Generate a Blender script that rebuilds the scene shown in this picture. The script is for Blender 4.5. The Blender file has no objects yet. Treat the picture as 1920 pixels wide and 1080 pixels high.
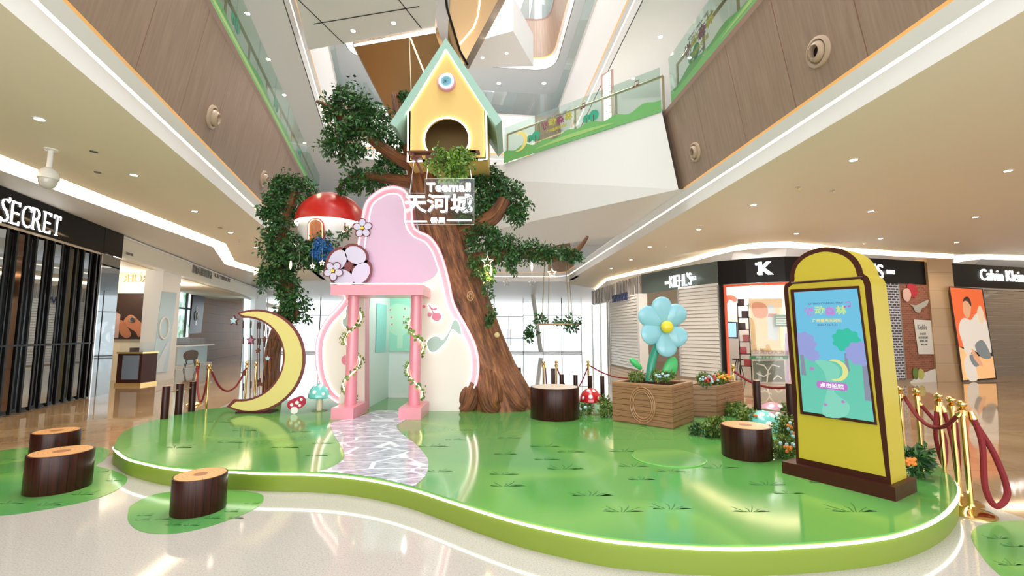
import bpy, bmesh, math, random
from mathutils import Vector, Matrix
from mathutils.geometry import tessellate_polygon
sc = bpy.context.scene
COL = sc.collection
random.seed(7)
V = Vector
PI = math.pi

# ------------------------------------------------------------------ camera
FPX = 1920 * 16 / 36.0
HOR = 624.0
TH = math.atan((HOR - 540) / FPX)
CH = 1.6
camd = bpy.data.cameras.new('camera')
camd.lens = 16; camd.sensor_width = 36; camd.clip_start = 0.05; camd.clip_end = 300
cam = bpy.data.objects.new('camera', camd); COL.objects.link(cam)
cam.location = (0, 0, CH); cam.rotation_euler = (PI / 2 + TH, 0, 0)
sc.camera = cam

# ------------------------------------------------------------------ world, lights, exposure
sc.view_settings.view_transform = 'Standard'; sc.view_settings.look = 'None'
sc.view_settings.gamma = 1; sc.view_settings.use_curve_mapping = False
sc.view_settings.exposure = 0.3
w = bpy.data.worlds.new('daylight'); sc.world = w; w.use_nodes = True
bg = w.node_tree.nodes['Background']; bg.inputs[0].default_value = (0.93, 0.97, 1.0, 1); bg.inputs[1].default_value = 1.75

def area(name, loc, rot, sx, sy, power, color=(1, 1, 1)):
    l = bpy.data.lights.new(name, 'AREA'); l.shape = 'RECTANGLE'; l.size = sx; l.size_y = sy
    l.energy = power; l.color = color
    o = bpy.data.objects.new(name, l); COL.objects.link(o); o.location = loc; o.rotation_euler = rot
    return o
# daylight through the atrium roof, and an added upward fill behind the camera
area('skylight', (0, 9, 23.5), (0, 0, 0), 9, 22, 5600, (1, 0.98, 0.95))
area('camera_side_fill', (0, -8, 1.9), (math.radians(103), 0, 0), 18, 3.4, 850, (1, 0.97, 0.92))

# ------------------------------------------------------------------ geometry helpers
CAM = V((0, 0, CH))
def ray(px, py):
    cx = (px - 960) / FPX; cy = (540 - py) / FPX; c, s = math.cos(TH), math.sin(TH)
    return V((cx, c - cy * s, s + cy * c))
def atz(px, py, z):
    d = ray(px, py); return CAM + d * ((z - CH) / d.z)
def aty(px, py, Y):
    d = ray(px, py); return CAM + d * (Y / d.y)
def onp(px, py, p0, n):
    d = ray(px, py); return CAM + d * ((p0 - CAM).dot(n) / d.dot(n))
def P2(a): return V((a[0], a[1]))

def smooth(pts, n=6, closed=True):
    out = []; N = len(pts)
    rng = range(N) if closed else range(N - 1)
    for i in rng:
        g = (lambda k: pts[k % N]) if closed else (lambda k: pts[max(0, min(N - 1, k))])
        p0, p1, p2, p3 = g(i - 1), g(i), g(i + 1), g(i + 2)
        for k in range(n):
            t = k / n
            out.append(0.5 * ((2 * p1) + (p2 - p0) * t + (2 * p0 - 5 * p1 + 4 * p2 - p3) * t * t + (3 * p1 - p0 - 3 * p2 + p3) * t ** 3))
    if not closed: out.append(pts[-1].copy())
    return out
def spx(lst, Y, n=5, closed=True):
    """smooth outline given by its corner points on the upright plane at distance Y"""
    return smooth([aty(x, y, Y) for x, y in lst], n, closed)

class MB:
    def __init__(s): s.v = []; s.f = []; s.m = []; s.uv = {}
    def add(s, vs, fs, m=0, uvs=None):
        b = len(s.v); s.v += [V(x) for x in vs]
        for k, f in enumerate(fs):
            s.f.append([b + i for i in f]); s.m.append(m)
            if uvs: s.uv[len(s.f) - 1] = uvs[k]
        return s
    def box(s, c, d, m=0, rz=0, ax=None):
        hx, hy, hz = d[0] / 2, d[1] / 2, d[2] / 2
        if ax is None: ax = (V((math.cos(rz), math.sin(rz), 0)), V((-math.sin(rz), math.cos(rz), 0)), V((0, 0, 1)))
        c = V(c); vs = []
        for z in (-hz, hz):
            for x, y in ((-hx, -hy), (hx, -hy), (hx, hy), (-hx, hy)): vs.append(c + ax[0] * x + ax[1] * y + ax[2] * z)
        return s.add(vs, [(3, 2, 1, 0), (4, 5, 6, 7), (0, 1, 5, 4), (1, 2, 6, 5), (2, 3, 7, 6), (3, 0, 4, 7)], m)
    def quad(s, a, b, c, d, m=0, uv=True):
        L1 = (V(b) - V(a)).length; L2 = (V(d) - V(a)).length
        return s.add([a, b, c, d], [(0, 1, 2, 3)], m, [[(0, 0), (L1, 0), (L1, L2), (0, L2)]] if uv else None)
    def prism(s, loops, vec, m=0, ms=None):
        if not isinstance(loops[0], (list, tuple)): loops = [loops]
        loops = [[V(p) for p in l] for l in loops]; vec = V(vec)
        # orient the outer loop against vec
        flat = [p for l in loops for p in l]; tris = tessellate_polygon(loops); n = len(flat)
        b = len(s.v); s.v += flat; s.v += [p + vec for p in flat]
        for t in tris:
            nrm = (flat[t[1]] - flat[t[0]]).cross(flat[t[2]] - flat[t[0]])
            t = tuple(t)
            if nrm.dot(vec) > 0: t = t[::-1]
            s.f.append([b + i for i in t]); s.m.append(m)
            s.f.append([b + n + i for i in t[::-1]]); s.m.append(m)
        o = 0
        for l in loops:
            k = len(l)
            for i in range(k):
                a0, a1 = o + i, o + (i + 1) % k
                s.f.append([b + a0, b + a1, b + n + a1, b + n + a0]); s.m.append(m if ms is None else ms)
            o += k
        return s
    def tube(s, path, r, seg=8, closed=False, m=0, cap=True):
        path = [V(p) for p in path]; N = len(path)
        rr = r if isinstance(r, (list, tuple)) else [r] * N
        up = None; rings = []
        for i in range(N):
            if closed: t = path[(i + 1) % N] - path[i - 1]
            else: t = path[min(N - 1, i + 1)] - path[max(0, i - 1)]
            if t.length < 1e-9: t = V((0, 0, 1))
            t.normalize()
            if up is None: up = t.orthogonal()
            up = (up - t * up.dot(t))
            if up.length < 1e-6: up = t.orthogonal()
            up.normalize(); bi = t.cross(up)
            rings.append([path[i] + (up * math.cos(a) + bi * math.sin(a)) * rr[i] for a in [2 * PI * k / seg for k in range(seg)]])
        b = len(s.v); acc = 0
        for ri in rings: s.v += ri
        M = N if closed else N - 1
        for i in range(M):
            j = (i + 1) % N; L = (path[j] - path[i]).length
            for k in range(seg):
                k2 = (k + 1) % seg
                s.f.append([b + i * seg + k, b + i * seg + k2, b + j * seg + k2, b + j * seg + k]); s.m.append(m)
                s.uv[len(s.f) - 1] = [(k / seg, acc), ((k + 1) / seg, acc), ((k + 1) / seg, acc + L), (k / seg, acc + L)]
            acc += L
        if cap and not closed:
            s.f.append([b + k for k in range(seg)][::-1]); s.m.append(m)
            s.f.append([b + (N - 1) * seg + k for k in range(seg)]); s.m.append(m)
        return s
    def lathe(s, prof, c=(0, 0, 0), seg=32, m=0, ax=None):
        c = V(c); ax = ax or (V((1, 0, 0)), V((0, 1, 0)), V((0, 0, 1)))
        b = len(s.v); N = len(prof)
        for r, z in prof:
            for k in range(seg):
                a = 2 * PI * k / seg
                s.v.append(c + ax[0] * (r * math.cos(a)) + ax[1] * (r * math.sin(a)) + ax[2] * z)
        for i in range(N - 1):
            for k in range(seg):
                k2 = (k + 1) % seg
                s.f.append([b + i * seg + k, b + i * seg + k2, b + (i + 1) * seg + k2, b + (i + 1) * seg + k]); s.m.append(m)
                s.uv[len(s.f) - 1] = [(k / seg, prof[i][1]), ((k + 1) / seg, prof[i][1]), ((k + 1) / seg, prof[i + 1][1]), (k / seg, prof[i + 1][1])]
        if prof[0][0] > 1e-5: s.f.append([b + k for k in range(seg)][::-1]); s.m.append(m)
        if prof[-1][0] > 1e-5: s.f.append([b + (N - 1) * seg + k for k in range(seg)]); s.m.append(m)
        return s
    def ball(s, c, r, seg=20, m=0, ax=None):
        r = r if isinstance(r, (list, tuple)) else (r, r, r); n = max(6, seg // 2)
        b0 = len(s.v)
        s.lathe([(max(1e-6, math.sin(PI * i / n)), -math.cos(PI * i / n)) for i in range(n + 1)], (0, 0, 0), seg, m)
        ax = ax or (V((1, 0, 0)), V((0, 1, 0)), V((0, 0, 1)))
        for i in range(b0, len(s.v)):
            p = s.v[i]; s.v[i] = V(c) + ax[0] * (p.x * r[0]) + ax[1] * (p.y * r[1]) + ax[2] * (p.z * r[2])
        return s

ORG = {}
def tag(o, label=None, cat=None, group=None, kind=None):
    if label: o['label'] = label
    if cat: o['category'] = cat
    if group: o['group'] = group
    if kind: o['kind'] = kind
    return o
def thing(name, label, cat, loc, group=None):
    o = bpy.data.objects.new(name, None); COL.objects.link(o); o.location = loc; o.empty_display_size = 0.1
    ORG[o.name] = V(loc); return tag(o, label, cat, group)
def mk(name, mb, mats, parent=None, label=None, cat=None, group=None, kind=None, flat=False, ang=35):
    mats = mats if isinstance(mats, (list, tuple)) else [mats]
    if parent: org = ORG[parent.name]
    else:
        xs = [p.x for p in mb.v]; ys = [p.y for p in mb.v]; zs = [p.z for p in mb.v]
        org = V(((min(xs) + max(xs)) / 2, (min(ys) + max(ys)) / 2, min(zs)))
    me = bpy.data.meshes.new(name); me.from_pydata([p - org for p in mb.v], [], mb.f)
    for m in mats: me.materials.append(m)
    me.polygons.foreach_set('material_index', mb.m)
    if mb.uv:
        uvl = me.uv_layers.new(name='uv')
        for fi, uvs in mb.uv.items():
            p = me.polygons[fi]
            for k, li in enumerate(p.loop_indices):
                if k < len(uvs): uvl.data[li].uv = uvs[k]
    if not flat:
        me.polygons.foreach_set('use_smooth', [True] * len(me.polygons))
    me.update(); me.validate()
    if not flat: me.set_sharp_from_angle(angle=math.radians(ang))
    o = bpy.data.objects.new(name, me); COL.objects.link(o)
    if parent: o.parent = parent
    else: o.location = org
    ORG[o.name] = org
    return tag(o, label, cat, group, kind)
def kids(o): return [c for c in bpy.data.objects if c.parent == o]
def dup(root, loc, rz=0, label=None, group=None, ch=None, scale=None):
    r = root.copy(); COL.objects.link(r); r.location = loc; r.rotation_euler = (0, 0, rz)
    if scale: r.scale = (scale,) * 3
    if label: r['label'] = label
    if group: r['group'] = group
    for c in (ch if ch is not None else kids(root)):
        k = c.copy(); COL.objects.link(k); k.parent = r
        for g in kids(c):
            q = g.copy(); COL.objects.link(q); q.parent = k
    ORG[r.name] = V(loc)
    return r

# ------------------------------------------------------------------ materials
def mat(name, col, rough=0.5, metal=0.0, emis=None, es=0.0, spec=0.5, coat=0.0):
    m = bpy.data.materials.new(name); m.use_nodes = True; b = m.node_tree.nodes['Principled BSDF']
    b.inputs['Base Color'].default_value = (*col, 1); b.inputs['Roughness'].default_value = rough
    b.inputs['Metallic'].default_value = metal; b.inputs['Specular IOR Level'].default_value = spec
    b.inputs['Coat Weight'].default_value = coat
    if emis: b.inputs['Emission Color'].default_value = (*emis, 1); b.inputs['Emission Strength'].default_value = es
    return m
def N(m, t, **kw):
    n = m.node_tree.nodes.new(t)
    for k, v in kw.items(): setattr(n, k, v)
    return n
def L(m, a, b): m.node_tree.links.new(a, b)
def bsdf(m): return m.node_tree.nodes['Principled BSDF']
def ramp(m, fac, stops, const=False):
    r = N(m, 'ShaderNodeValToRGB'); cr = r.color_ramp
    if const: cr.interpolation = 'CONSTANT'
    while len(cr.elements) < len(stops): cr.elements.new(0.5)
    for e, (p, c) in zip(cr.elements, stops): e.position = p; e.color = (*c, 1)
    L(m, fac, r.inputs[0]); return r.outputs[0]
def noise(m, vec, scale, detail=3, rough=0.5):
    n = N(m, 'ShaderNodeTexNoise'); n.inputs['Scale'].default_value = scale; n.inputs['Detail'].default_value = detail
    n.inputs['Roughness'].default_value = rough
    if vec is not None: L(m, vec, n.inputs['Vector'])
    return n.outputs['Fac']
def coord(m, which='Object', scale=None):
    t = N(m, 'ShaderNodeTexCoord').outputs[which]
    if scale:
        mp = N(m, 'ShaderNodeMapping'); mp.inputs['Scale'].default_value = scale; L(m, t, mp.inputs[0]); return mp.outputs[0]
    return t
def noisy(name, c1, c2, scale, rough=0.5, stretch=None, which='Object', detail=4, metal=0, lo=0.35, hi=0.65, bump=0, spec=0.5):
    m = mat(name, c1, rough, metal, spec=spec); f = noise(m, coord(m, which, stretch), scale, detail)
    L(m, ramp(m, f, [(lo, c1), (hi, c2)]), bsdf(m).inputs['Base Color'])
    if bump:
        b = N(m, 'ShaderNodeBump'); b.inputs['Strength'].default_value = bump; b.inputs['Distance'].default_value = 0.03
        L(m, f, b.inputs['Height']); L(m, b.outputs[0], bsdf(m).inputs['Normal'])
    return m
def emit(name, col, s): 
    m = mat(name, col, 0.5, emis=col, es=s); return m
def glassy(name, tint, gloss=0.1, rough=0.02, mixw=None):
    m = bpy.data.materials.new(name); m.use_nodes = True; nt = m.node_tree; nt.nodes.remove(bsdf(m))
    t = N(m, 'ShaderNodeBsdfTransparent'); t.inputs[0].default_value = (*tint, 1)
    g = N(m, 'ShaderNodeBsdfGlossy'); g.inputs['Roughness'].default_value = rough
    mx = N(m, 'ShaderNodeMixShader'); mx.inputs[0].default_value = gloss
    L(m, t.outputs[0], mx.inputs[1]); L(m, g.outputs[0], mx.inputs[2])
    L(m, mx.outputs[0], nt.nodes['Material Output'].inputs[0]); return m

M = {}
M['ceil'] = mat('ceiling_paint', (0.87, 0.81, 0.67), 0.6)
M['white'] = mat('white_paint', (0.86, 0.86, 0.86), 0.45)
M['whiteg'] = mat('white_gloss', (0.85, 0.85, 0.84), 0.2)
M['dark'] = mat('dark_joint', (0.03, 0.03, 0.03), 0.6)
M['black'] = mat('black_panel', (0.006, 0.005, 0.005), 0.06, spec=0.10)
M['blackm'] = mat('black_matt', (0.006, 0.006, 0.006), 0.4, spec=0.15)
M['glow'] = emit('cove_plaster_glow', (1.0, 0.84, 0.60), 3.6)  # recess plaster emits by itself, standing in for a hidden light strip
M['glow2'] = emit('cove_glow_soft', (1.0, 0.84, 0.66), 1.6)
M['orange'] = mat('brass_edge', (0.85, 0.47, 0.16), 0.35, 0.2, (1.0, 0.5, 0.15), 0.25)
M['led'] = emit('led_white', (1.0, 0.96, 0.86), 4)
M['ledw'] = emit('led_warm', (1.0, 0.80, 0.45), 3.5)
M['lamp'] = emit('downlight_lens', (1.0, 0.93, 0.8), 14)
M['sign'] = emit('sign_letters', (1, 1, 1), 1.9)
M['glass'] = glassy('balustrade_glass', (0.80, 0.90, 0.86), 0.10)
M['pane'] = glassy('window_glass', (0.95, 0.98, 0.98), 0.05)
M['acrylic'] = glassy('clear_acrylic', (0.96, 0.98, 0.98), 0.05)
M['alu'] = mat('aluminium', (0.6, 0.62, 0.63), 0.3, 0.8)
M['chrome'] = mat('chrome', (0.75, 0.72, 0.7), 0.06, 1)
M['gold'] = mat('polished_gold', (0.80, 0.55, 0.22), 0.13, 1)
M['velvet'] = mat('red_velvet', (0.20, 0.008, 0.015), 0.75)
M['pink'] = mat('pink_gloss', (0.78, 0.28, 0.36), 0.3, coat=0.3)
M['pinkw'] = mat('pale_cream_panel', (0.82, 0.77, 0.72), 0.5)
M['pinkl'] = mat('lilac_pink_panel', (0.66, 0.46, 0.62), 0.5)
M['mint'] = mat('mint_wall', (0.60, 0.82, 0.76), 0.5)
M['mint2'] = mat('mint_picture', (0.33, 0.74, 0.57), 0.4)
M['maroon'] = mat('maroon_edge', (0.17, 0.03, 0.035), 0.4)
M['lilac'] = mat('lilac_face', (0.60, 0.58, 0.74), 0.4)
M['cream'] = mat('cream_board', (0.84, 0.80, 0.72), 0.45)
M['tealp'] = mat('teal_gloss', (0.16, 0.60, 0.57), 0.22, coat=0.3)
M['redg'] = mat('red_gloss', (0.50, 0.012, 0.02), 0.2, coat=0.3)
M['capred'] = mat('roof_red', (0.55, 0.02, 0.015), 0.28, coat=0.4)
M['pinkd'] = mat('dusky_pink_gloss', (0.62, 0.30, 0.42), 0.25, coat=0.3)
M['stem'] = mat('mushroom_stem', (0.80, 0.74, 0.55), 0.4)
M['dots'] = mat('white_dots', (0.87, 0.87, 0.85), 0.35)
M['yellow'] = mat('birdhouse_yellow', (0.76, 0.52, 0.17), 0.45)
M['yellow2'] = mat('moon_yellow', (0.72, 0.62, 0.22), 0.45)
M['kyel'] = mat('kiosk_yellow', (0.52, 0.42, 0.04), 0.35)
M['kbrown'] = mat('kiosk_brown', (0.050, 0.012, 0.007), 0.4, spec=0.3)
M['sage'] = mat('sage_roof', (0.34, 0.55, 0.47), 0.45)
M['clockf'] = mat('blue_clock_face', (0.13, 0.32, 0.42), 0.4)
M['brownd'] = mat('dark_red_wood', (0.13, 0.03, 0.015), 0.5)
M['blue_p'] = mat('blue_petal', (0.26, 0.56, 0.68), 0.3, coat=0.2)
M['yball'] = mat('yellow_centre', (0.85, 0.66, 0.05), 0.25)
M['greens'] = mat('green_stem', (0.03, 0.30, 0.20), 0.3)
M['greenl'] = mat('green_big_leaf', (0.06, 0.48, 0.14), 0.3)
M['note_p'] = mat('pink_note', (0.72, 0.20, 0.30), 0.4)
M['note_g'] = mat('grey_green_note', (0.42, 0.56, 0.52), 0.4)
M['gold2'] = mat('bronze_cladding', (0.36, 0.23, 0.115), 0.25, 0.85)
M['steel'] = mat('brushed_steel', (0.36, 0.33, 0.30), 0.3, 0.85)
M['shutter'] = mat('white_shutter', (0.86, 0.86, 0.86), 0.35)

def leafmat(name, a, b, rough=0.45):
    m = mat(name, a, rough); i = N(m, 'ShaderNodeNewGeometry').outputs['Random Per Island']
    L(m, ramp(m, i, [(0.0, a), (1.0, b)]), bsdf(m).inputs['Base Color']); return m
M['leaf'] = leafmat('ficus_leaf', (0.007, 0.038, 0.012), (0.05, 0.165, 0.03))
M['leafb'] = leafmat('bright_leaf', (0.03, 0.14, 0.02), (0.28, 0.45, 0.06))
M['leafs'] = leafmat('shrub_leaf', (0.03, 0.11, 0.02), (0.25, 0.34, 0.06))
M['blueflower'] = leafmat('blue_blossom', (0.01, 0.09, 0.35), (0.04, 0.24, 0.60))
M['orangefl'] = leafmat('orange_blossom', (0.7, 0.12, 0.01), (0.85, 0.3, 0.03))

def wood_panel():
    m = mat('wood_cladding', (0.3, 0.2, 0.14), 0.42); uv = coord(m, 'UV'); 
    f = noise(m, coord(m, 'UV', (9, 0.5, 1)), 2.2, 5, 0.6)
    c = ramp(m, f, [(0.3, (0.27, 0.185, 0.135)), (0.7, (0.37, 0.262, 0.195))])
    sx = N(m, 'ShaderNodeSeparateXYZ'); L(m, uv, sx.inputs[0])
    md = N(m, 'ShaderNodeMath', operation='MODULO'); L(m, sx.outputs[0], md.inputs[0]); md.inputs[1].default_value = 1.25
    lt = N(m, 'ShaderNodeMath', operation='LESS_THAN'); L(m, md.outputs[0], lt.inputs[0]); lt.inputs[1].default_value = 0.014
    mx = N(m, 'ShaderNodeMixRGB'); L(m, lt.outputs[0], mx.inputs[0]); L(m, c, mx.inputs[1]); mx.inputs[2].default_value = (0.20, 0.09, 0.06, 1)
    L(m, mx.outputs[0], bsdf(m).inputs['Base Color']); return m
M['wood'] = wood_panel()
M['trimp'] = mat('pink_wood_trim', (0.46, 0.31, 0.27), 0.45)

def terrazzo():
    m = mat('cream_terrazzo', (0.6, 0.58, 0.52), 0.07); o = coord(m)
    f = noise(m, o, 90, 2, 0.7); f2 = noise(m, o, 0.7, 2)
    c = ramp(m, f, [(0.30, (0.28, 0.26, 0.24)), (0.42, (0.43, 0.41, 0.38)), (0.62, (0.46, 0.445, 0.42)), (0.72, (0.56, 0.55, 0.53))])
    L(m, c, bsdf(m).inputs['Base Color'])
    return m
def marble():
    m = mat('tan_marble', (0.4, 0.28, 0.16), 0.05); o = coord(m)
    f = noise(m, o, 0.9, 6, 0.6)
    c = ramp(m, f, [(0.3, (0.30, 0.19, 0.10)), (0.55, (0.42, 0.29, 0.17)), (0.75, (0.52, 0.39, 0.25))])
    br = N(m, 'ShaderNodeTexBrick'); br.offset = 0; br.inputs['Scale'].default_value = 1; br.inputs['Mortar Size'].default_value = 0.004
    br.inputs['Brick Width'].default_value = 1.0; br.inputs['Row Height'].default_value = 1.0
    L(m, o, br.inputs['Vector']); br.inputs['Mortar'].default_value = (0.2, 0.13, 0.08, 1); L(m, c, br.inputs['Color1']); L(m, c, br.inputs['Color2'])
    L(m, br.outputs[0], bsdf(m).inputs['Base Color']); return m
M['terrazzo'] = terrazzo(); M['marble'] = marble()

def turf(name, seed, rough=0.1):
    m = mat(name, (0.1, 0.4, 0.08), rough); mp = N(m, 'ShaderNodeMapping'); mp.inputs['Location'].default_value = (seed, seed * 2, 0)
    L(m, coord(m), mp.inputs[0])
    f = noise(m, mp.outputs[0], 0.55, 1, 0.3); f2 = noise(m, mp.outputs[0], 6, 3)
    c = ramp(m, f, [(0.0, (0.075, 0.27, 0.07)), (0.45, (0.10, 0.31, 0.07)), (0.49, (0.15, 0.37, 0.085)), (0.60, (0.085, 0.29, 0.08))], False)
    L(m, c, bsdf(m).inputs['Base Color']); return m
M['turf'] = turf('green_floor_print', 3.0); M['turf2'] = turf('bright_green_floor_print', 9.0, 0.15)
M['rim'] = mat('lime_fascia', (0.19, 0.27, 0.03), 0.4)
M['tuft'] = mat('dark_green_print', (0.03, 0.17, 0.04), 0.3)

def stones():
    m = mat('printed_stone_path', (0.4, 0.4, 0.45), 0.12); o = coord(m, 'Object', (1.7, 3.4, 1))
    v = N(m, 'ShaderNodeTexVoronoi', feature='DISTANCE_TO_EDGE'); v.inputs['Scale'].default_value = 1.25; L(m, o, v.inputs['Vector'])
    f = noise(m, o, 5, 5, 0.65)
    st = ramp(m, f, [(0.3, (0.22, 0.21, 0.27)), (0.5, (0.42, 0.41, 0.50)), (0.7, (0.58, 0.58, 0.68))])
    e = ramp(m, v.outputs['Distance'], [(0.03, (1, 1, 1)), (0.05, (0, 0, 0))])
    mx = N(m, 'ShaderNodeMixRGB'); L(m, e, mx.inputs[0]); L(m, st, mx.inputs[1]); mx.inputs[2].default_value = (0.74, 0.74, 0.84, 1)
    L(m, mx.outputs[0], bsdf(m).inputs['Base Color']); return m
M['stone'] = stones()

def barkprint():
    m = mat('printed_bark', (0.1, 0.02, 0.01), 0.3, spec=0.25); uv = coord(m, 'UV'); sx = N(m, 'ShaderNodeSeparateXYZ'); L(m, uv, sx.inputs[0])
    f0 = noise(m, coord(m, 'UV', (10, 1.5, 1)), 1.5, 2)
    ad = N(m, 'ShaderNodeMath', operation='MULTIPLY_ADD'); L(m, f0, ad.inputs[0]); ad.inputs[1].default_value = 0.02; L(m, sx.outputs[0], ad.inputs[2])
    mu = N(m, 'ShaderNodeMath', operation='MULTIPLY'); L(m, ad.outputs[0], mu.inputs[0]); mu.inputs[1].default_value = 24
    fr = N(m, 'ShaderNodeMath', operation='FRACT'); L(m, mu.outputs[0], fr.inputs[0])
    f = noise(m, coord(m, 'UV', (26, 1, 1)), 1.3, 3)
    c = ramp(m, f, [(0.3, (0.020, 0.006, 0.004)), (0.7, (0.052, 0.012, 0.008))])
    e = ramp(m, fr.outputs[0], [(0.0, (1, 1, 1)), (0.10, (1, 1, 1)), (0.13, (0, 0, 0))])
    mx = N(m, 'ShaderNodeMixRGB'); L(m, e, mx.inputs[0]); L(m, c, mx.inputs[1]); mx.inputs[2].default_value = (0.012, 0.004, 0.004, 1)
    L(m, mx.outputs[0], bsdf(m).inputs['Base Color']); return m
def rings(name, a, b):
    m = mat(name, a, 0.35); o = coord(m)
    wv = N(m, 'ShaderNodeTexWave', wave_type='RINGS', rings_direction='Z'); wv.inputs['Scale'].default_value = 9; wv.inputs['Distortion'].default_value = 1.2
    wv.inputs['Detail'].default_value = 1; wv.inputs['Detail Scale'].default_value = 1.5; L(m, o, wv.inputs['Vector'])
    L(m, ramp(m, wv.outputs['Fac'], [(0.0, b), (0.25, a)]), bsdf(m).inputs['Base Color']); return m
M['barkp'] = barkprint(); M['rings'] = rings('sawn_wood_rings', (0.66, 0.36, 0.14), (0.48, 0.20, 0.07))
M['rings2'] = rings('pale_sawn_wood', (0.72, 0.62, 0.52), (0.62, 0.50, 0.40))
M['heart'] = mat('heartwood', (0.30, 0.11, 0.05), 0.4)

def bark():
    m = mat('carved_bark', (0.2, 0.08, 0.03), 0.45); uv = coord(m, 'UV', (22, 1.3, 1)); 
    d = noise(m, uv, 1.6, 6, 0.65)
    L(m, ramp(m, d, [(0.34, (0.045, 0.014, 0.006)), (0.5, (0.20, 0.068, 0.022)), (0.66, (0.40, 0.165, 0.06))]), bsdf(m).inputs['Base Color'])
    b = N(m, 'ShaderNodeBump'); b.inputs['Strength'].default_value = 0.9; b.inputs['Distance'].default_value = 0.05
    L(m, d, b.inputs['Height']); L(m, b.outputs[0], bsdf(m).inputs['Normal']); return m
M['bark'] = bark()

def planks():
    m = mat('printed_planks', (0.3, 0.15, 0.07), 0.45); uv = coord(m, 'UV'); sx = N(m, 'ShaderNodeSeparateXYZ'); L(m, uv, sx.inputs[0])
    mu = N(m, 'ShaderNodeMath', operation='MULTIPLY'); L(m, sx.outputs[1], mu.inputs[0]); mu.inputs[1].default_value = 11
    fr = N(m, 'ShaderNodeMath', operation='FRACT'); L(m, mu.outputs[0], fr.inputs[0])
    wv = N(m, 'ShaderNodeTexWave', bands_direction='Y'); wv.inputs['Scale'].default_value = 2.2; wv.inputs['Distortion'].default_value = 7; L(m, coord(m, 'UV', (0.9, 2, 1)), wv.inputs['Vector'])
    c = ramp(m, wv.outputs['Fac'], [(0.0, (0.16, 0.065, 0.028)), (0.05, (0.32, 0.165, 0.085))])
    e = ramp(m, fr.outputs[0], [(0.0, (1, 1, 1)), (0.07, (1, 1, 1)), (0.10, (0, 0, 0))])
    mx = N(m, 'ShaderNodeMixRGB'); L(m, e, mx.inputs[0]); L(m, c, mx.inputs[1]); mx.inputs[2].default_value = (0.10, 0.035, 0.015, 1)
    L(m, mx.outputs[0], bsdf(m).inputs['Base Color']); return m
M['planks'] = planks()
def bricks(name, a, b, mo, w, h, ms, rough=0.5, es=None):
    m = mat(name, a, rough); br = N(m, 'ShaderNodeTexBrick'); br.inputs['Scale'].default_value = 1
    br.inputs['Brick Width'].default_value = w; br.inputs['Row Height'].default_value = h; br.inputs['Mortar Size'].default_value = ms
    br.inputs['Color1'].default_value = (*a, 1); br.inputs['Color2'].default_value = (*b, 1); br.inputs['Mortar'].default_value = (*mo, 1)
    L(m, coord(m, 'UV'), br.inputs['Vector']); L(m, br.outputs[0], bsdf(m).inputs['Base Color']); return m
M['tile'] = bricks('brown_tile', (0.22, 0.095, 0.035), (0.27, 0.125, 0.05), (0.05, 0.03, 0.02), 1.6, 0.55, 0.01, 0.55)
M['brick'] = bricks('red_brick', (0.34, 0.10, 0.05), (0.20, 0.06, 0.035), (0.30, 0.18, 0.12), 0.18, 0.07, 0.008, 0.7)
M['brickw'] = bricks('brick_shutter_print', (0.02, 0.02, 0.03), (0.06, 0.06, 0.10), (0.6, 0.6, 0.66), 0.20, 0.085, 0.016, 0.3)
M['column'] = bricks('beige_stone', (0.46, 0.30, 0.16), (0.50, 0.33, 0.18), (0.28, 0.18, 0.1), 2.0, 0.6, 0.006, 0.2)
M['ctf'] = mat('cream_fascia', (0.80, 0.78, 0.66), 0.4)

# ------------------------------------------------------------------ text
_f = {}
def text(body, name, m, O, X, U, size, width=None, depth=0.01, parent=None, centre=True, bold=0.0, **kw):
    c = bpy.data.curves.new('t', 'FONT'); c.body = body; c.size = 1; c.extrude = 0.5; c.offset = bold; c.resolution_u = 3
    o = bpy.data.objects.new('t', c); COL.objects.link(o)
    dg = bpy.context.evaluated_depsgraph_get(); dg.update(); me = bpy.data.meshes.new_from_object(o.evaluated_get(dg))
    bpy.data.objects.remove(o); X = V(X).normalized(); U = V(U).normalized(); Nn = X.cross(U)
    vs = [v.co.copy() for v in me.vertices]
    if not vs: return None
    x0 = min(v.x for v in vs); x1 = max(v.x for v in vs); y0 = min(v.y for v in vs); y1 = max(v.y for v in vs)
    sy = size / (y1 - y0); sx = sy if width is None else width / (x1 - x0)
    W = (x1 - x0) * sx; ox = -W / 2 if centre else 0; oy = -size / 2 if centre else 0
    mb = MB(); mb.add([V(O) + X * ((v.x - x0) * sx + ox) + U * ((v.y - y0) * sy + oy) + Nn * (v.z * depth) for v in vs], [list(p.vertices) for p in me.polygons])
    bpy.data.meshes.remove(me)
    return mk(name, mb, m, parent, flat=True, **kw)

# ------------------------------------------------------------------ setting: floor
def wdir(vx):
    d = ray(vx, HOR); d.z = 0; return d.normalized()
DL = wdir(728); DR = wdir(900)
NL = V((-DL.y, DL.x, 0)); NR = V((DR.y, -DR.x, 0))
def PL(s, t, z=0): return NL * s + DL * t + V((0, 0, z))
def PR(s, t, z=0): return NR * s + DR * t + V((0, 0, z))
bl = atz(190, 862, 0).dot(NL); brr = atz(1862, 952, 0).dot(NR)
f = MB()
t0, t1 = -9, 44
f.quad(PL(bl, t0), PR(brr, t0), PR(brr, t1), PL(bl, t1), 0, False)
f.quad(PL(22, t0), PL(bl, t0), PL(bl, t1), PL(22, t1), 1, False)
f.quad(PR(brr, t0), PR(22, t0), PR(22, t1), PR(brr, t1), 1, False)
mk('floor', f, [M['terrazzo'], M['marble']], kind='structure', flat=True)

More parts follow.
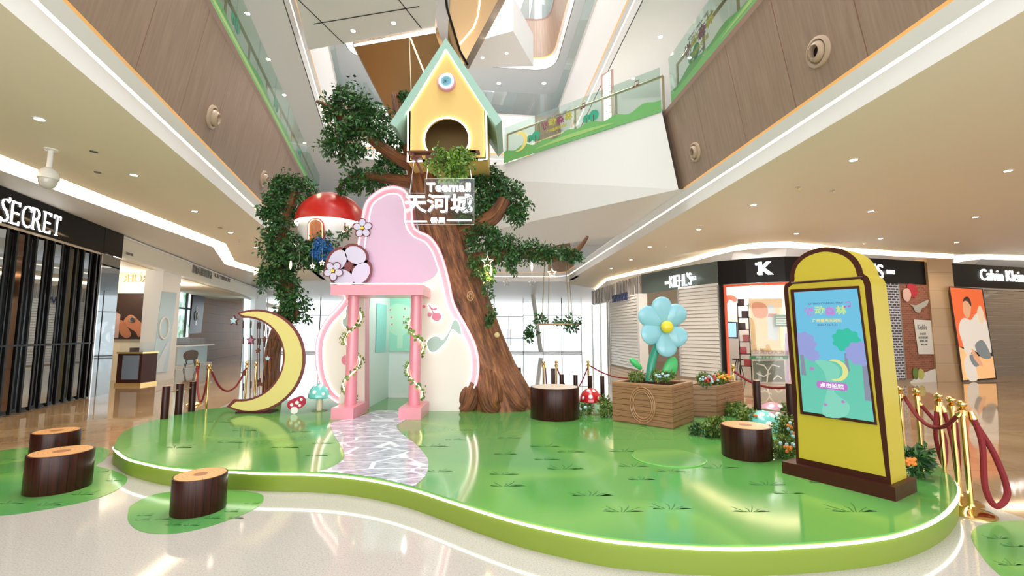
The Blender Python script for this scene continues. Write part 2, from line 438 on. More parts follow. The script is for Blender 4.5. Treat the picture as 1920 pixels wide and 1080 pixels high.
# ------------------------------------------------------------------ setting: storeys around the atrium
def sweep(path, prof, closed=False, white_across=False):
    """path: list of plan points; prof: [(offset to the right, z, material)] ; material belongs to the face towards the next point"""
    mb = MB(); n = len(path); nr = []
    for i in range(n):
        a = path[max(0, i - 1)]; b = path[min(n - 1, i + 1)]
        d1 = (path[i] - a).normalized() if (path[i] - a).length > 1e-6 else None
        d2 = (b - path[i]).normalized() if (b - path[i]).length > 1e-6 else None
        if d1 is None: d1 = d2
        if d2 is None: d2 = d1
        n1 = V((d1.y, -d1.x)); n2 = V((d2.y, -d2.x)); q = (n1 + n2).normalized(); q = q / max(0.3, q.dot(n1)); nr.append(q)
    acc = 0
    for i in range(n - 1):
        L1 = (path[i + 1] - path[i]).length; h = 0
        for k in range(len(prof) - 1):
            (o1, z1, m1), (o2, z2, _) = prof[k], prof[k + 1]
            hh = math.hypot(o2 - o1, z2 - z1)
            def pt(j, o, z): p = path[j] + nr[j] * o; return V((p.x, p.y, z))
            if white_across and m1 in (4, 5) and abs(path[i + 1].x - path[i].x) > 1.0: m1 = 1
            if m1 >= 0: mb.add([pt(i, o1, z1), pt(i + 1, o1, z1), pt(i + 1, o2, z2), pt(i, o2, z2)], [(0, 1, 2, 3)], m1, [[(acc, h), (acc + L1, h), (acc + L1, h + hh), (acc, h + hh)]])
            h += hh
        acc += L1
    return mb
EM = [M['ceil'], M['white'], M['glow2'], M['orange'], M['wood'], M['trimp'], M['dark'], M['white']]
prof1 = [(-0.02, 4.43, 6), (0, 4.4, 0), (0.19, 4.4, 1), (0.19, 4.66, 2), (0.205, 4.70, 1), (0.275, 4.86, 3), (0.285, 4.90, 4), (0.60, 6.69, 5), (0.65, 6.75, 5), (0.45, 6.76, 1), (-7.0, 6.76, -1), (-7, 6.4, -1)]
def v2(p): return V((p.x, p.y))
# left edge: the atrium lies to the right of the walking direction
eL = sweep([v2(PL(3.457, -6)), v2(PL(3.457, 26))], prof1)
mk('trim_1', eL, EM, kind='structure', ang=20)
# right edge, walked towards the camera so that the atrium is on the right hand
cb = atz(1272, 355, 4.87); tcorner = cb.dot(DR)
be = atz(985, 418, 4.87)
ddir = (be - cb); ddir.z = 0; ddir.normalize()
eR = sweep([v2(PR(4.91, tcorner)), v2(PR(4.91, -6))], prof1)
mk('wall_6', sweep([v2(PR(4.91, tcorner + 0.9)), v2(PR(4.91, tcorner))], [(0.285, 4.92, 4), (0.60, 6.69, 5), (0.65, 6.75, -1), (0.6, 6.76, -1)]), EM, kind='structure', ang=20)
mk('trim_2', eR, EM, kind='structure', ang=20)
profB = prof1[:5]
eR2 = sweep([v2(PR(4.91, 24)), v2(PR(4.91, tcorner))], [(-0.02, 4.43, 6), (0, 4.4, 0), (0.19, 4.4, 1), (0.19, 4.66, 2), (0.205, 4.70, 1), (0.275, 4.86, 1), (0.275, 4.9, -1), (0, 4.9, -1)])
mk('trim_3', eR2, EM, kind='structure', ang=20)
# diagonal bridge: white fascia, white underside, on the far side of the corner
ct = aty(1240, 205, cb.y); bt = aty(945, 308, be.y)
nb = V((-ddir.y, ddir.x, 0)); 
if nb.y < 0: nb = -nb
ext = ddir * 1.8
bw = 3.4
br_ = MB(); cb2 = cb - ddir * 0.0
be2 = be + ext; bt2 = bt + ext
br_.quad(cb, ct, bt2, be2, 0)
br_.quad(cb, be2, be2 + nb * bw, cb + nb * bw - ddir * 3.0, 0)
br_.quad(ct, bt2, bt2 + nb * bw, ct + nb * bw - ddir * 3.0, 0)
br_.quad(be2, bt2, bt2 + nb * bw, be2 + nb * bw, 0)
br_.quad(cb + nb * bw - ddir * 3, be2 + nb * bw, bt2 + nb * bw, ct + nb * bw - ddir * 3, 0)
mk('trim_4', br_, M['white'], kind='structure', flat=True)

# far end of the first storey opening and the ceilings of the ground floor
def ceil_poly(name, pts, z, m, th=0.04):
    mb = MB(); mb.prism([V((p.x, p.y, z)) for p in pts], (0, 0, th)); return mk(name, mb, m, kind='structure', flat=True)
cvL = [PL(6.0, -6), atz(0, 290, 4.4), atz(423, 457, 4.4), atz(440, 490, 4.4), atz(493, 507, 4.4), PL(8.8, 30)]
cvL[0] = cvL[1] + (cvL[1] - cvL[2]).normalized() * 13
ceil_poly('ceiling', [PL(3.457, -6), PL(3.457, 26)] + cvL[:0:-1][:0] + list(reversed(cvL)), 4.4, M['ceil'])
cvR = [atz(x, y, 4.4) for x, y in [(1116, 541), (1139, 521), (1200, 506), (1280, 488), (1340, 470), (1380, 460), (1430, 454), (1480, 453), (1530, 458), (1580, 464), (1680, 471), (1790, 477)]] 
cvR2 = [atz(x, y, 4.4) for x, y in [(1777, 489), (1827, 480), (1853, 477), (1920, 479)]]; cvR2.append(cvR2[-1] + (cvR2[-1] - cvR2[-2]).normalized() * 8)
ceil_poly('ceiling', [PR(4.91, -6)] + [PR(4.91, 25.5)] + cvR + [cvR2[2], cvR2[3], cvR2[4], PR(22, -6)], 4.4, M['ceil'])
def cove(name, pts, side, z=4.4, wdt=0.34, drop=4.28):
    """a recess beside the ceiling edge, its plaster glowing in place of a hidden strip"""
    p2 = [v2(p) for p in pts]
    if side < 0: p2 = p2[::-1]
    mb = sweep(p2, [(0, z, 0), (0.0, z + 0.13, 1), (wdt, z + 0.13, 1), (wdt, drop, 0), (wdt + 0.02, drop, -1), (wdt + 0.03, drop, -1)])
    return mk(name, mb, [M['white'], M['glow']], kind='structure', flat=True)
cove('trim_5', cvL[::-1], 1 if True else -1)
# keep the recess on the shop side of the ceiling
sofL = [p + NL * 0.34 for p in cvL]
ceil_poly('ceiling', sofL[:5] + [PL(9.2, 34), PL(16, 34), PL(16, -6)], 4.28, M['white'])
for o in [o for o in bpy.data.objects if o.name == 'trim_5']: bpy.data.objects.remove(o)
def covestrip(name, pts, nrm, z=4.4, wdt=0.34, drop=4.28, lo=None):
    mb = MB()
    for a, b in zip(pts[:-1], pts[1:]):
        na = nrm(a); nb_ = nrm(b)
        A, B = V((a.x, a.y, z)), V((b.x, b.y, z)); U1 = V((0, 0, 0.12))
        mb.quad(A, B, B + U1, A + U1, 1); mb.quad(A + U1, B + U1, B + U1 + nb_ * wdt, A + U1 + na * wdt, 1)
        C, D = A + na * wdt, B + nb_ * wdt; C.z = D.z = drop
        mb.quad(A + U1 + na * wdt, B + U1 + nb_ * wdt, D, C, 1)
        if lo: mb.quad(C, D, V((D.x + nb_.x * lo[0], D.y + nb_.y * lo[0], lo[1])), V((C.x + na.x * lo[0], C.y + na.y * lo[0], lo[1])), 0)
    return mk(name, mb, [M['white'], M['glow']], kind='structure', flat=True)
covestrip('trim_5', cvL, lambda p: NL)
cR = V((6.5, 5, 0))
def outw(p):
    d = V((p.x - 4.0, p.y - 2, 0)); return d.normalized()
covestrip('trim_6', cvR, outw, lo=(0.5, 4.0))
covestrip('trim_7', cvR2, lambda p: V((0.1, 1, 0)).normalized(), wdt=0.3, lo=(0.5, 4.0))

# far ring of the first storey
zf = 24.8
ring1 = [v2(PR(4.91, 21.5))]
mbq = MB()
farp = [(-0.02, 4.43, 6), (0, 4.4, 1), (0.19, 4.4, 1), (0.19, 4.66, 2), (0.205, 4.70, 1), (0.275, 4.86, 3), (0.285, 4.90, 4), (0.60, 6.69, 5), (0.65, 6.75, 5), (0.45, 6.76, -1), (0, 6.8, -1)]
pLf = PL(3.457, zf + 1.6); pRf = PR(4.91, zf)
def rnd(a, c, b, r, n=8):
    """rounded corner at c between a and b"""
    u = (a - c).normalized(); v = (b - c).normalized(); A = c + u * r; B = c + v * r
    return [(A * (1 - t) ** 2 + c * 2 * t * (1 - t) + B * t * t) for t in [k / n for k in range(n + 1)]]
fp = [v2(PL(3.457, 18))] + rnd(v2(PL(3.457, 18)), v2(pLf), v2(pRf), 1.2) + rnd(v2(pLf), v2(pRf), v2(PR(4.91, 18)), 1.2) + [v2(PR(4.91, 22))]
mk('trim_8', sweep(fp, farp, white_across=True), EM, kind='structure', ang=20)
ceil_poly('ceiling', [PL(9.5, 24), pLf + DL * -2, pLf, pRf, pRf + DR * -1.5, PR(16, 22), PR(16, 44), PL(16, 44)], 4.405, M['white'])
# floor slab of the second storey (keeps the ground floor ceiling closed above)
ceil_poly('trim_9', [PL(3.0, -6), PL(3.0, 27), PL(17, 27), PL(17, -6)], 6.45, M['white'], 0.2)
ceil_poly('trim_10', [PR(4.5, -6), PR(4.5, 24.5), PR(17, 24.5), PR(17, -6)], 6.45, M['white'], 0.2)
ceil_poly('trim_11', [PL(4, 26.6), PR(4, 25), PR(17, 25), PR(17, 40), PL(17, 40), PL(17, 26.6)], 6.45, M['white'], 0.2)

# second and third storey rings
def ring(sl, sr, zc, far, name, top=True, glow=2, wa=False):
    a, b, c, d = v2(PL(sl, -6)), v2(PL(sl, far)), v2(PR(sr, far * 0.985)), v2(PR(sr, -6))
    path = [a] + rnd(a, b, c, 1.6, 10) + rnd(b, c, d, 1.6, 10) + [d]
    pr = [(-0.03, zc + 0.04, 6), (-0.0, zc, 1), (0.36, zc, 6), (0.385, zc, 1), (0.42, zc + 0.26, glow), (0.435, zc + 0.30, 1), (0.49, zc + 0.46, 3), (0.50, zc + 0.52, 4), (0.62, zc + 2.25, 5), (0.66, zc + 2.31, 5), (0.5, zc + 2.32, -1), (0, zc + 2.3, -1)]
    mk(name, sweep(path, pr, white_across=wa), EM, kind='structure', ang=20)
    # ceiling of that storey outside the ring
    hole = [V((p.x, p.y, zc)) for p in path]
    out = [PL(17, -6, zc), PL(17, 42, zc), PR(17, 42, zc), PR(17, -6, zc)]
    poly = hole + out[::-1]
    mb = MB(); mb.prism(poly, (0, 0, 0.03)); mk('ceiling', mb, M['white'], kind='structure', flat=True)
    fl = [V((p.x, p.y, zc + 2.05)) for p in path]
    out = [PL(17, -6, zc + 2.05), PL(17, 42, zc + 2.05), PR(17, 42, zc + 2.05), PR(17, -6, zc + 2.05)]
    mb = MB(); mb.prism(fl + out[::-1], (0, 0, 0.03)); mk('ceiling', mb, M['white'], kind='structure', flat=True)
    return path
ring2 = ring(2.855, 3.99, 9.08, 20.7, 'trim_12', wa=True)
ring3 = ring(2.45, 3.765, 13.76, 20.7, 'trim_13')
ring4 = ring(2.4, 3.6, 18.4, 20.7, 'trim_14')
# outer walls
wl = MB(); wl.quad(PL(16.5, -6), PL(16.5, 44), PL(16.5, 44, 21), PL(16.5, -6, 21)); mk('wall_left', wl, M['white'], kind='structure', flat=True)
wl = MB(); wl.quad(PR(27, -6, 0), PR(27, 44, 0), PR(27, 44, 21), PR(27, -6, 21)); mk('wall_right', wl, M['white'], kind='structure', flat=True)
wl = MB(); wl.quad(PL(17, 38, 4.4), PR(17, 38, 4.4), PR(17, 38, 21), PL(17, 38, 21)); mk('wall_back', wl, M['pane'], kind='structure', flat=True)  # glazing invented here so sky light brightens the far galleries

# balustrades
def balustrade(name, A, B, z0, h, lean, panes, label, post=True):
    root = thing(name, label, 'balustrade', (A + B) / 2 + V((0, 0, z0)) if False else V(((A.x + B.x) / 2, (A.y + B.y) / 2, z0)))
    d = (B - A); Ln = d.length; d.normalize(); inn = V((d.y, -d.x, 0))
    g = MB()
    for k in range(panes):
        a = A + d * (Ln * k / panes + 0.012); b = A + d * (Ln * (k + 1) / panes - 0.012)
        a = V((a.x, a.y, z0)); b = V((b.x, b.y, z0)); U = V((0, 0, h)) + inn * lean
        g.prism([a, b, b + U, a + U], inn * -0.016)
    mk('glass_pane', g, M['glass'], root, flat=True)
    r = MB(); p = -inn * 0.16 + V((0, 0, 0.95))
    r.tube([V((A.x, A.y, z0)) + p, V((B.x, B.y, z0)) + p], 0.032, 8); mk('handrail', r, MAT_RAIL, root)
    if post:
        for k in range(panes + 1):
            q = A + d * (Ln * k / panes); q = V((q.x, q.y, z0)) - inn * 0.16
            r = MB(); r.box(q + V((0, 0, 0.47)), (0.05, 0.03, 0.94), rz=math.atan2(d.y, d.x)); mk('post', r, MAT_RAIL, root)
    return root, d, inn
MAT_RAIL = mat('champagne_rail', (0.42, 0.34, 0.22), 0.35, 0.5)
MAT_HILL = mat('green_hill_print', (0.14, 0.40, 0.12), 0.5); MAT_HILL2 = mat('light_green_hill_print', (0.30, 0.50, 0.16), 0.5)
bL = balustrade('glass_balustrade', PL(3.457 - 0.62, 1.5), PL(3.457 - 0.62, 19), 6.74, 1.08, 0.05, 12, 'long glass balustrade with green printed hills above the left timber band')
bR = balustrade('glass_balustrade', PR(4.91 - 0.62, tcorner - 0.3), PR(4.91 - 0.62, 1.0), 6.74, 1.08, 0.05, 7, 'glass balustrade with green printed hills above the right timber band')
bt0 = V((bt.x, bt.y, 0)); ct0 = V((ct.x, ct.y, 0))
bB = balustrade('glass_balustrade', bt0, ct0, 6.72, 1.1, 0.0, 4, 'glass balustrade with green printed hills on the white diagonal bridge')
def decals(bal, A, B, z0, seed, every, skip=0):
    root, d, inn = bal; Ln = (B - A).length; rnd_ = random.Random(seed); off = inn * 0.006
    def pt(s, z): p = A + d * s; return V((p.x, p.y, z0 + z)) + off
    top = [pt(Ln * k / 60, 0.30 + 0.05 * math.sin(k * 0.7 + seed) + 0.04 * math.sin(k * 0.23)) for k in range(61)]
    mb = MB(); mb.prism([pt(0, 0)] + top + [pt(Ln, 0)][:1], inn * 0.003); mk('hill_print', mb, MAT_HILL, root, flat=True)
    mb = MB(); mb.prism([pt(Ln * 0.25, 0.10)] + [pt(Ln * (0.25 + 0.5 * k / 20), 0.12 + 0.09 * math.sin(PI * k / 20)) for k in range(21)] + [pt(Ln * 0.75, 0.10)], inn * 0.006); mk('hill_print', mb, MAT_HILL2, root, flat=True)
    TGm = mat('teal_green_print', (0.03, 0.33, 0.20), 0.5)
    s = 1.0
    while s < Ln - 0.5:
        for dx, r in ((0, 0.11), (0.22, 0.15)):
            Mt = MB(); trunk = MB()
            c = pt(s + dx, 0.42 + r * 0.5); Mt.prism([c + d * (r * math.cos(a)) + V((0, 0, r * math.sin(a))) for a in [2 * PI * k / 16 for k in range(16)]], inn * 0.004)
            trunk.prism([c + d * x + V((0, 0, z)) + inn * 0.005 for x, z in ((-0.012, -r * 1.1), (0.012, -r * 1.1), (0.012, 0.02), (-0.012, 0.02))], inn * 0.003)
            b_ = mk('bush_print', Mt, TGm, root, flat=True); mk('bush_trunk_print', trunk, M['maroon'], b_, flat=True)
        s += every
    return pt
TW = mat('title_plum', (0.22, 0.05, 0.10), 0.5); TY = mat('title_olive', (0.42, 0.38, 0.03), 0.5); TG = mat('title_grey', (0.12, 0.13, 0.14), 0.5)
def title(root, O, X, U, inn, s):
    X = V(X); U = V(U); e = V(inn) * 0.012
    text('SANRIO CHARACTERS', 'title_print', TG, V(O) + U * 0.27 * s + e, X, U, 0.055 * s, 0.75 * s, 0.003, root, bold=0.02)
    for k, (ch, mm) in enumerate(zip('悦动森林', (TW, TY, TW, TY))):
        text(ch, 'title_print', mm, V(O) + X * (-0.42 + 0.28 * k) * s + U * (0.09 + 0.02 * (k % 2)) * s + e, X, U, 0.25 * s, 0.27 * s, 0.003, root, bold=0.03)
    text('广州番禺天河城', 'title_print', TY, V(O) - U * 0.13 * s + e, X, U, 0.10 * s, 0.72 * s, 0.003, root, bold=0.02)
    text('2021.7.16-9.21', 'title_print', TG, V(O) - U * 0.24 * s + e, X, U, 0.05 * s, 0.42 * s, 0.003, root)
def note(mb, c, X, U, s, n, two=False):
    X = V(X); U = V(U); c = V(c)
    mb.prism([c + X * (s * 0.28 * math.cos(a)) + U * (s * 0.22 * math.sin(a)) for a in [2 * PI * k / 14 for k in range(14)]], V(n))
    mb.prism([c + X * x * s + U * y * s for x, y in ((0.2, 0), (0.28, 0), (0.28, 1.0), (0.2, 1.0))], V(n) * 1.1)
    if two:
        c2 = c + X * s * 0.75 + U * s * 0.12
        mb.prism([c2 + X * (s * 0.28 * math.cos(a)) + U * (s * 0.22 * math.sin(a)) for a in [2 * PI * k / 14 for k in range(14)]], V(n) * 1.2)
        mb.prism([c2 + X * x * s + U * y * s for x, y in ((0.2, 0), (0.28, 0), (0.28, 1.0), (0.2, 1.0))], V(n) * 1.3)
        mb.prism([c + X * x * s + U * y * s for x, y in ((0.2, 0.85), (1.03, 0.97), (1.03, 1.14), (0.2, 1.02))], V(n) * 1.4)
    else:
        mb.prism([c + X * x * s + U * y * s for x, y in ((0.2, 1.05), (0.32, 0.95), (0.62, 0.85), (0.70, 0.55), (0.50, 0.66), (0.26, 0.72))], V(n) * 1.2)
Z = V((0, 0, 1))
pt = decals(bB, bt0, ct0, 6.72, 1, 1.9)
dB = bB[1]; iB = bB[2]
for s, z, two in ((2.75, 0.8, True), (4.25, 0.86, True), (1.55, 0.6, False)):
    q = MB(); note(q, pt(s, z), dB, Z, 0.12, iB * 0.004, two); mk('note_print', q, M['maroon'], bB[0], flat=True)
title(bB[0], pt(1.95, 0.62), dB, (Z + dB * 0.0), iB, 0.95)
cres = []
def crescent(c, X, U, R, r, dx, dy, a0, a1, n=24):
    out = [c + X * (R * math.cos(a0 + (a1 - a0) * k / n)) + U * (R * math.sin(a0 + (a1 - a0) * k / n)) for k in range(n + 1)]
    def loc(p): q_ = p - c; return q_.dot(X), q_.dot(U)
    x0, y0 = loc(out[0]); x1, y1 = loc(out[-1]); b0 = math.atan2(y0 - dy, x0 - dx); b1 = math.atan2(y1 - dy, x1 - dx)
    if b1 > b0: b1 -= 2 * PI
    inn_ = [c + X * (dx + r * math.cos(b0 + (b1 - b0) * k / n)) + U * (dy + r * math.sin(b0 + (b1 - b0) * k / n)) for k in range(n + 1)]
    return out + inn_[::-1][1:-1]
mb = MB(); c0 = pt(0.62, 0.50)
mb.prism(crescent(c0, dB, Z, 0.30, 0.25, -0.09, -0.01, math.radians(125), math.radians(-125)), iB * 0.01)
mk('moon_print', mb, M['yellow2'], bB[0], flat=True)
pt2 = decals(bR, PR(4.91 - 0.62, tcorner - 0.3), PR(4.91 - 0.62, 1.0), 6.74, 3, 2.6)
title(bR[0], pt2(1.35, 0.62), bR[1], Z, bR[2], 1.1)
pt3 = decals(bL, PL(3.457 - 0.62, 1.5), PL(3.457 - 0.62, 19), 6.74, 5, 3.1)
title(bL[0], pt3(6.3, 0.62), bL[1], Z, bL[2], 1.1)
for nm, zz, rr_, sl, sr in (('upper', 9.08 + 2.31, ring2, 2.855, 3.99), ('top', 13.76 + 2.31, ring3, 2.45, 3.765)):
    mb = sweep([p for p in rr_], [(0.60, zz, 0), (0.62, zz + 1.05, 0), (0.6, zz + 1.05, -1), (0.59, zz, -1)])
    mk('ring_balustrade', mb, M['glass'], label='clear glass balustrade running round the %s gallery of the atrium' % ('middle' if nm == 'upper' else 'highest'), cat='balustrade', ang=20)

#@@PART2
# ------------------------------------------------------------------ atrium: escalators and bridges hanging across the void
def slab(name, under, th, m, label=None, cat=None, kind=None, parent=None):
    mb = MB(); mb.prism(under, (0, 0, th)); return mk(name, mb, m, parent, label, cat, kind=kind, flat=True)
u = [atz(548, -30, 9.0), atz(578, 94, 9.0), atz(815, 50, 9.0), atz(822, -30, 9.0)]
slab('trim_15', u, 1.0, M['white'], kind='structure')
mb = MB(); a_, b_ = atz(663, 83, 8.99), atz(815, 53, 8.99); mb.prism([a_, b_, b_ + V((0, .16, 0)), a_ + V((0, .16, 0))], (0, 0, -0.02)); mk('trim_16', mb, M['sign'], kind='structure', flat=True)
esc = thing('escalator', 'bronze clad underside of the escalator dropping away behind the birdhouse', 'escalator', (atz(735, 75, 9.0)))
a, b = atz(664, 86, 8.98), atz(815, 60, 8.98)
dn = V((0.25, 1.0, -0.53)); w_ = 4.2
c_, d_ = b + dn * w_, a + dn * w_
mb = MB(); mb.prism([a, b, c_, d_], (0, 0.3, 0.35)); mk('cladding', mb, M['gold2'], esc, flat=True)
mb = MB(); k = a + (b - a) * 0.70; mb.tube([k, k + dn * w_], 0.02, 6); mk('light_strip', mb, M['ledw'], esc)
mb = MB(); mb.prism([a, d_, d_ + Z * 0.95, a + Z * 0.95], (-0.03, 0, 0)); mk('side_panel', mb, M['steel'], esc, flat=True)
esc2 = thing('escalator', 'bronze and steel clad escalator crossing high above the birdhouse roof', 'escalator', (atz(850, 60, 12)))
p = [aty(817, -40, 12), aty(838, 120, 12.8), aty(868, 124, 13.0), aty(955, -40, 12.2)]
mb = MB(); mb.prism(p, (0.1, 0.8, 0.4)); mk('cladding', mb, M['gold2'], esc2, flat=True)
mb = MB(); mb.prism([aty(808, -40, 11.95), aty(829, 120, 12.75), aty(838, 120, 12.75), aty(845, -40, 11.95)], (0, -0.06, 0)); mk('side_panel', mb, M['steel'], esc2, flat=True)
mb = MB(); mb.tube([aty(831, -40, 11.85), aty(838, 15, 12.1), aty(862, 95, 12.6), aty(877, 122, 12.85)], 0.035, 6); mk('handrail', mb, M['blackm'], esc2)
mb = MB(); mb.tube([aty(905, -40, 11.9), aty(896, 30, 12.3), aty(888, 52, 12.45), aty(862, 83, 12.7)], 0.025, 6); mk('light_strip', mb, M['ledw'], esc2)
esc3 = thing('escalator', 'small dark steel escalator underside to the right of the bronze one', 'escalator', (atz(930, 60, 13)))
mb = MB(); mb.prism([aty(868, 122, 15), aty(940, -40, 15), aty(962, 60, 15), aty(895, 76, 15)], (0, 0.5, 0.3)); mk('cladding', mb, M['steel'], esc3, flat=True)
mb = MB(); mb.tube([aty(919, 30, 14.95), aty(939, 64, 14.95)], 0.02, 6); mk('light_strip', mb, M['ledw'], esc3)
u = [atz(868, 127, 11.9), atz(1000, 124, 11.9), atz(962, 58, 11.9), atz(895, 76, 11.9)]
slab('trim_17', u, 1.3, M['white'], kind='structure')
mb = MB(); a, b = u[0], u[1]; mb.prism([a, b, b + Z * .1, a + Z * .1], (0, 0.05, 0)); 
# bridge underside joints
mb = MB()
for (x0, y0), (x1, y1) in (((560, 0), (645, 82)), ((748, 0), (790, 53)), ((588, 45), (786, 12))):
    a, b = atz(x0, y0, 8.995), atz(x1, y1, 8.995); n_ = (b - a).cross(Z).normalized() * 0.012
    mb.prism([a + n_, b + n_, b - n_, a - n_], (0, 0, -0.004))
mk('trim_18', mb, M['dark'], kind='structure', flat=True)

# ------------------------------------------------------------------ downlights, sprinklers, nozzles, camera
def downlight(px, py, z, label, group, rad=0.05, first=[]):
    p = atz(px, py, z)
    if not first:
        r = thing('downlight', label, 'ceiling light', p, group)
        mb = MB(); mb.lathe([(0.078, 0.0), (0.078, -0.006), (0.056, -0.008), (0.052, 0.0)], p, 24); mk('trim_ring', mb, M['whiteg'], r)
        mb = MB(); mb.lathe([(0.052, -0.0035), (0.0001, -0.0035)], p, 20); mk('lens', mb, M['lamp'], r, flat=True)
        ld = bpy.data.lights.new('downlight_beam', 'SPOT'); ld.energy = 120; ld.spot_size = 2.3; ld.spot_blend = 0.6; ld.color = (1, 0.88, 0.70); ld.shadow_soft_size = 0.05
        lo = bpy.data.objects.new('beam', ld); COL.objects.link(lo); lo.parent = r; lo.location = (0, 0, -0.02)
        first.append((r, kids(r))); return r
    return dup(first[0][0], p, 0, label, group, first[0][1])
GL = 'round downlights in the ground floor ceiling'
for (x, y), lb in zip([(74, 223), (251, 328), (365, 396), (432, 436), (480, 464)], ['nearest downlight in the left ceiling, above the black shop', 'second downlight from the left edge, above the security camera', 'third downlight along the left ceiling', 'fourth downlight along the left ceiling, above the cream shop sign', 'farthest downlight in the left ceiling, beside the foliage']):
    downlight(x, y, 4.398, lb, GL)
for (x, y), lb in zip([(1600, 300), (1890, 320), (1413, 384), (1633, 396), (1829, 407), (1310, 430), (1493, 438), (1651, 447), (1794, 454), (1183, 487), (1146, 503), (1218, 463)], ['lone downlight nearest below the right fascia, in the beige ceiling', 'downlight nearest the right edge of the photo', 'leftmost downlight of the second row in the right ceiling', 'middle downlight of the second row in the right ceiling', 'rightmost downlight of the second row in the right ceiling', 'leftmost downlight of the back row above the grey shop sign', 'downlight of the back row above the black sign with the letter emblem', 'downlight of the back row just right of the kiosk top', 'downlight of the back row above the stone column', 'far downlight above the silver wavy shop sign', 'farthest small downlight behind the swing branch', 'far downlight above the flat white fascia near the swing branch']):
    downlight(x, y, 4.398, lb, GL)
for (x, y), z, lb in (((464, 25), 9.078, 'upper gallery downlight at the top left'), ((503, 111), 9.078, 'second upper gallery downlight on the left'), ((533, 178), 9.078, 'third upper gallery downlight on the left'), ((571, 268), 9.078, 'fourth upper gallery downlight on the left'), ((1238, 69), 9.078, 'upper gallery downlight above the right glass balustrade'), ((1187, 147), 9.078, 'upper gallery downlight behind the printed bridge glass'), ((935, 156), 9.078, 'downlight in the far white ceiling right of the birdhouse'), ((1020, 156), 9.078, 'second downlight in the far white ceiling right of the birdhouse'),
    ((662, 58), 8.998, 'left downlight under the white bridge at the top'), ((738, 43), 8.998, 'right downlight under the white bridge at the top'), ((905, 108), 11.898, 'left downlight under the small high bridge'), ((950, 100), 11.898, 'right downlight under the small high bridge')):
    downlight(x, y, z, lb, 'round downlights in the upper ceilings')
for (x, y), lb in (((1561, 357), 'larger brass sprinkler in the right ceiling'), ((1496, 351), 'small sprinkler left of the brass one in the right ceiling'), ((1620, 455), 'far sprinkler above the kiosk'), ((449, 450), 'sprinkler at the far end of the left ceiling'), ((1247, 462), 'sprinkler near the cove above the grey sign')):
    p = atz(x, y, 4.4); r = thing('sprinkler', lb, 'sprinkler', p, 'ceiling sprinklers')
    mb = MB(); mb.lathe([(0.045, 0), (0.045, -0.006), (0.015, -0.01), (0.012, -0.05)], p, 14); mk('escutcheon', mb, M['chrome'], r)
    mb = MB(); mb.lathe([(0.001, -0.05), (0.03, -0.052), (0.028, -0.058), (0.001, -0.06)], p, 12); mk('deflector', mb, M['gold'], r)
for (x, y), lb in (((176, 284), 'small black ceiling grille on the left'), ((183, 323), 'smaller grille nearer the cove on the left'), ((413, 427), 'little grille by the third left downlight')):
    p = atz(x, y, 4.4); mb = MB(); mb.lathe([(0.0001, -0.012), (0.05, -0.01), (0.055, 0)], p, 16); tag(mk('ceiling_speaker', mb, M['steel']), lb, 'speaker', 'small ceiling discs')
# air nozzles on the leaning timber bands
def nozzle(px, py, side, label):
    D, Nn, s0 = (DL, NL, 3.457) if side < 0 else (DR, NR, 4.91)
    # plane of the timber face: offset .285 at z 4.9, .60 at z 6.69
    p0 = Nn * (s0 - 0.285) + Z * 4.9; p1 = Nn * (s0 - 0.60) + Z * 6.69
    up = (p1 - p0).normalized(); n = up.cross(D) ; 
    if n.dot(Nn) > 0: n = -n
    n.normalize(); c = onp(px, py, p0, n)
    r = thing('air_nozzle', label, 'air nozzle', c, 'round air nozzles in the timber bands'); ax = (D, n.cross(D), n)
    mb = MB(); mb.lathe([(0.205, 0), (0.20, 0.03), (0.165, 0.045), (0.15, 0.02), (0.14, 0.0)], c, 32, ax=ax); mk('flange', mb, NOZ, r)
    ax2 = (D, n.cross(D), (n - D * 0.25 * (1 if side > 0 else -1)).normalized())
    mb = MB(); mb.lathe([(0.14, 0.0), (0.13, 0.06), (0.105, 0.10), (0.085, 0.11), (0.075, 0.07), (0.07, -0.0)], c, 32, ax=ax2); mk('jet_cone', mb, NOZ, r)
    mb = MB(); mb.lathe([(0.074, 0.02), (0.0001, 0.02)], c, 24, ax=ax2); mk('throat', mb, M['dark'], r, flat=True)
NOZ = mat('beige_nozzle', (0.48, 0.36, 0.26), 0.3)
nozzle(397, 219, -1, 'air nozzle on the left timber band, the larger and nearer one')
nozzle(493, 335, -1, 'air nozzle on the left timber band beside the tree foliage')
nozzle(1535, 97, 1, 'large air nozzle near the top of the right timber band')
nozzle(1304, 285, 1, 'small air nozzle at the far end of the right timber band')
# security camera
p = atz(96, 280, 4.4); r = thing('security_camera', 'white dome security camera hanging from the left ceiling', 'camera', p)
mb = MB(); mb.lathe([(0.085, 0), (0.085, -0.015), (0.035, -0.03), (0.035, -0.30)], p, 20); mk('mount_pole', mb, M['whiteg'], r)
mb = MB(); mb.lathe([(0.03, -0.29), (0.07, -0.31), (0.118, -0.36), (0.128, -0.42), (0.128, -0.47), (0.118, -0.475)], p, 24); mk('housing', mb, M['whiteg'], r)
mb = MB(); mb.lathe([(0.112, -0.47), (0.108, -0.53), (0.085, -0.585), (0.045, -0.615), (0.0001, -0.622)], p, 24); mk('dome', mb, mat('smoked_white_dome', (0.6, 0.58, 0.55), 0.15), r)

